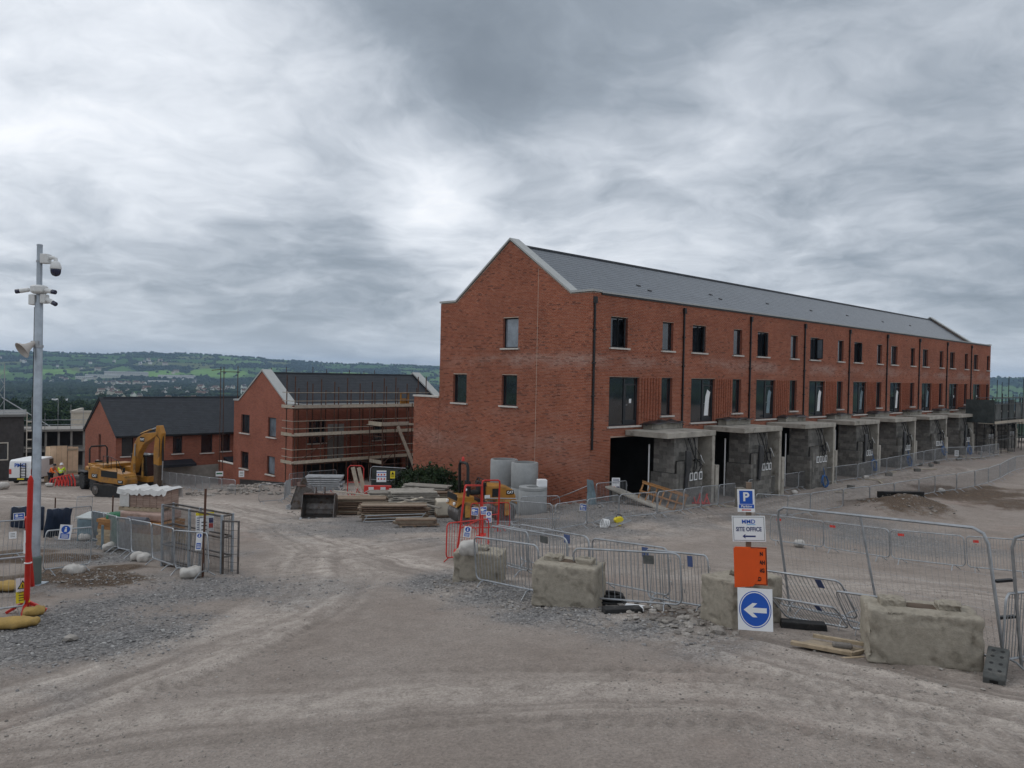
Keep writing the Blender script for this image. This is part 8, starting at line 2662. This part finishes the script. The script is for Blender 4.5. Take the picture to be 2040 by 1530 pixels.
def mesh_cage():
    a, b = Vector((-9.37, 21.00, 0.61)), Vector((-7.26, 19.63, 0.80))
    d = b - a
    L = d.length
    e = thing('mesh_cage', 'open steel mesh cage with an open mesh door at the right end of the compound', 'cage', tuple(a), math.atan2(d.y, d.x))
    H, D = 1.68, 0.32
    for x in (0, L * 0.47, L):
        for y in (0, D):
            part('post', MB().box((x - 0.025, y - 0.025, -0.1), (x + 0.025, y + 0.025, H)), POLEM, e)
    for z in (0.08, 0.6, 1.1, H - 0.03):
        for y in (-0.001, D + 0.001):
            part('rail', MB().box((0.026, y - 0.02, z - 0.02), (L - 0.026, y + 0.02, z + 0.02)), STEEL, e)
        for x in (0, L):
            part('rail', MB().box((x - 0.02, 0.027, z - 0.02), (x + 0.02, D - 0.027, z + 0.02)), STEEL, e)
    w = MB()
    for y in (0.0, D):
        for x in np.arange(0.05, L, 0.05):
            w.tube([(x, y, 0.05), (x, y, H)], 0.004, 3)
        for z in np.arange(0.12, H, 0.10):
            w.tube([(0, y, z), (L, y, z)], 0.003, 3)
    for x in (0.0, L):
        for y in np.arange(0.07, D, 0.075):
            w.tube([(x, y, 0.05), (x, y, H)], 0.003, 3)
        for z in np.arange(0.12, H, 0.10):
            w.tube([(x, 0, z), (x, D, z)], 0.003, 3)
    tag(part('wire_mesh', w, STEEL, e), kind='stuff')
    part('base_tray', MB().box((0.03, 0.03, -0.05), (L - 0.03, D - 0.03, 0.05)), DKMET, e)
    dr = part('door', MB().box((0, -0.02, 0.1), (0.04, 0.02, 1.55)).box((0.40, -0.02, 0.1), (0.44, 0.02, 1.55)).box((0.04, -0.02, 0.1), (0.40, 0.02, 0.14)).box((0.04, -0.02, 1.51), (0.40, 0.02, 1.55)), STEEL, e, (L + 0.03, 0, 0), (0, 0, R(28)))
    w = MB()
    for z in np.arange(0.3, 1.5, 0.2):
        w.tube([(0.04, 0, z), (0.40, 0, z)], 0.006, 4)
    for x in (0.16, 0.28):
        w.tube([(x, 0, 0.14), (x, 0, 1.51)], 0.005, 4)
    part('door_bars', w, STEEL, dr)


mesh_cage()
for i, (p, h, lab) in enumerate((((-7.50, 19.07, 0.85), 2.18, 'rusty steel bar standing upright in front of the mesh cage'), ((-17.78, 30.37, -0.55), 1.35, 'short rusty steel stake behind the dark blue sheeting'), ((-13.79, 26.96, -0.16), 1.65, 'rusty steel stake standing at the back of the timber compound'))):
    solo('steel_stake', MB().tube([(0, 0, -0.2), (0.02, 0, h)], 0.03 if i == 0 else 0.025, 8), RUST, lab, 'stake', p, (0, R(0.5), 0))

# ---------------------------------------------------------------- far left: workers and loose things
def person(p, rz, jacket, label, stoop):
    e = thing('person', label, 'person', p, rz)
    f = stoop
    J = {'pelvis': (0, 0, 0.95), 'waist': (0, -0.02 - 0.10 * f, 1.12), 'chest': (0, -0.04 - 0.28 * f, 1.34 - 0.06 * f), 'neck': (0, -0.05 - 0.38 * f, 1.50 - 0.12 * f), 'head': (0, -0.08 - 0.46 * f, 1.60 - 0.14 * f), 'crown': (0, -0.07 - 0.48 * f, 1.72 - 0.16 * f)}
    for s, n in ((-1, 'l'), (1, 'r')):
        J['sh' + n] = (s * 0.19, -0.04 - 0.30 * f, 1.42 - 0.09 * f)
        J['el' + n] = (s * 0.25, -0.12 - 0.42 * f, 1.16 - 0.10 * f)
        J['wr' + n] = (s * 0.17, -0.34 - 0.50 * f, 1.05 - 0.10 * f)
        J['hd' + n] = (s * 0.15, -0.43 - 0.52 * f, 1.03 - 0.10 * f)
        J['hip' + n] = (s * 0.10, 0, 0.90)
        J['kn' + n] = (s * 0.12, -0.04 * s, 0.49)
        J['an' + n] = (s * 0.13, 0.05 * s, 0.09)
        J['to' + n] = (s * 0.15, 0.05 * s - 0.17, 0.04)
    rad = {'pelvis': .145, 'waist': .135, 'chest': .16, 'neck': .06, 'head': .095, 'crown': .07, 'sh': .075, 'el': .05, 'wr': .035, 'hd': .04, 'hip': .10, 'kn': .065, 'an': .045, 'to': .04}
    E = [('pelvis', 'waist'), ('waist', 'chest'), ('chest', 'neck'), ('neck', 'head'), ('head', 'crown')]
    for n in 'lr':
        E += [('chest', 'sh' + n), ('sh' + n, 'el' + n), ('el' + n, 'wr' + n), ('wr' + n, 'hd' + n), ('pelvis', 'hip' + n), ('hip' + n, 'kn' + n), ('kn' + n, 'an' + n), ('an' + n, 'to' + n)]

    def skin(name, names, edges, m_, grow, lv=1):
        idx = {n: i for i, n in enumerate(names)}
        me = bpy.data.meshes.new(name)
        me.from_pydata([J[n] for n in names], [(idx[a], idx[b]) for a, b in edges if a in idx and b in idx], [])
        me.materials.append(m_)
        ob = inst(name, me, e)
        sk = ob.modifiers.new('skin', 'SKIN')
        sk.use_smooth_shade = True
        if not me.skin_vertices:
            pass
        for n, i in idx.items():
            r = (rad.get(n) or rad[n[:-1]]) * grow
            me.skin_vertices[0].data[i].radius = (r, r)
        me.skin_vertices[0].data[0].use_root = True
        ob.modifiers.new('smooth', 'SUBSURF').levels = lv
        ob.modifiers[-1].render_levels = lv
        return ob
    names = list(J)
    try:
        skin('body', names, E, SKIN, 0.92)
        skin('jacket', ['waist', 'chest', 'pelvis', 'shl', 'shr', 'ell', 'elr', 'wrl', 'wrr'], E, jacket, 1.1)
        skin('trousers', ['pelvis', 'hipl', 'hipr', 'knl', 'knr', 'anl', 'anr'], E, DENIM, 1.12)
    except Exception as ex:
        print('skin failed', ex)
    h = J['crown']
    part('hard_hat', MB().lathe([(0.155, -0.06), (0.13, -0.05), (0.125, 0.0), (0.09, 0.075), (0.03, 0.10)], 16, h), WHITE if f < 0.3 else DKMET, e, smooth=True)
    if jacket is HIVY:
        part('reflective_band', MB().lathe([(0.182, -0.03), (0.186, -0.03), (0.186, 0.03), (0.182, 0.03)], 16, (0, -0.05 - 0.14 * f, 1.17)), WHITE, e, smooth=True)
    for n, s in (('l', -1), ('r', 1)):
        part('boot', MB().box((J['an' + n][0] - 0.055, J['an' + n][1] - 0.22, 0), (J['an' + n][0] + 0.055, J['an' + n][1] + 0.08, 0.10)), BLACK, e, bevel=0.03)


person((-36.81, 62.30, -3.65), R(80), HIVO, 'person in an orange high visibility jacket and dark trousers bending forward by the plywood', 0.55)
person((-35.83, 62.01, -3.63), R(190), HIVY, 'person in a yellow high visibility jacket facing the plywood hoarding', 0.1)
o = (-34.89, 60.59, -3.52)
e = thing('red_barrier_pile', 'heap of red plastic barrier hoops beside a white sack by the workers', 'barrier pile', o)
for k in range(6):
    x = -0.7 + 0.26 * k
    part('hoop', MB().tube([(x - 0.35, 0.0, 0.05), (x - 0.25, 0.1, 0.55 + 0.08 * k), (x + 0.1, 0.12, 0.72 + 0.06 * k), (x + 0.35, 0.05, 0.5), (x + 0.4, 0, 0.08)], 0.06, 6), REDP, e, smooth=True)
part('panel', MB().box((-0.6, 0.2, 0.1), (0.5, 0.25, 0.75)), TARPL, e)
bag((-35.78, 60.38, -3.51), R(10), 0.6, 0.45, 0.32, BAGW, 'white sack lying left of the red hoops by the workers', seed=44, name='white_sack')
plank_stack('block_pallet', 'pallet of pale concrete blocks right of the red hoops', (-34.42, 61.84, -3.61), R(4), 1.2, 0.9, 4, 0.18, BLOCKW, 0.012, per=2)
bag((-37.74, 57.82, -3.37), R(70), 0.9, 0.7, 0.55, BAGW, 'pale builder bag at the left edge of the picture near the van', seed=45, name='builder_bag')
# membrane along the base of the scaffolded house
solo('damp_membrane', MB().box((-0.05, 0.3, 0.0), (-0.012, 8.6, 0.75)), TARPK, 'black damp proof membrane strip along the foot of the scaffolded house gable', 'membrane', on_mid(0, 0, zg(*on_mid(0, -4)[:2]) - 0.05), (R(-4.5), 0, TH))
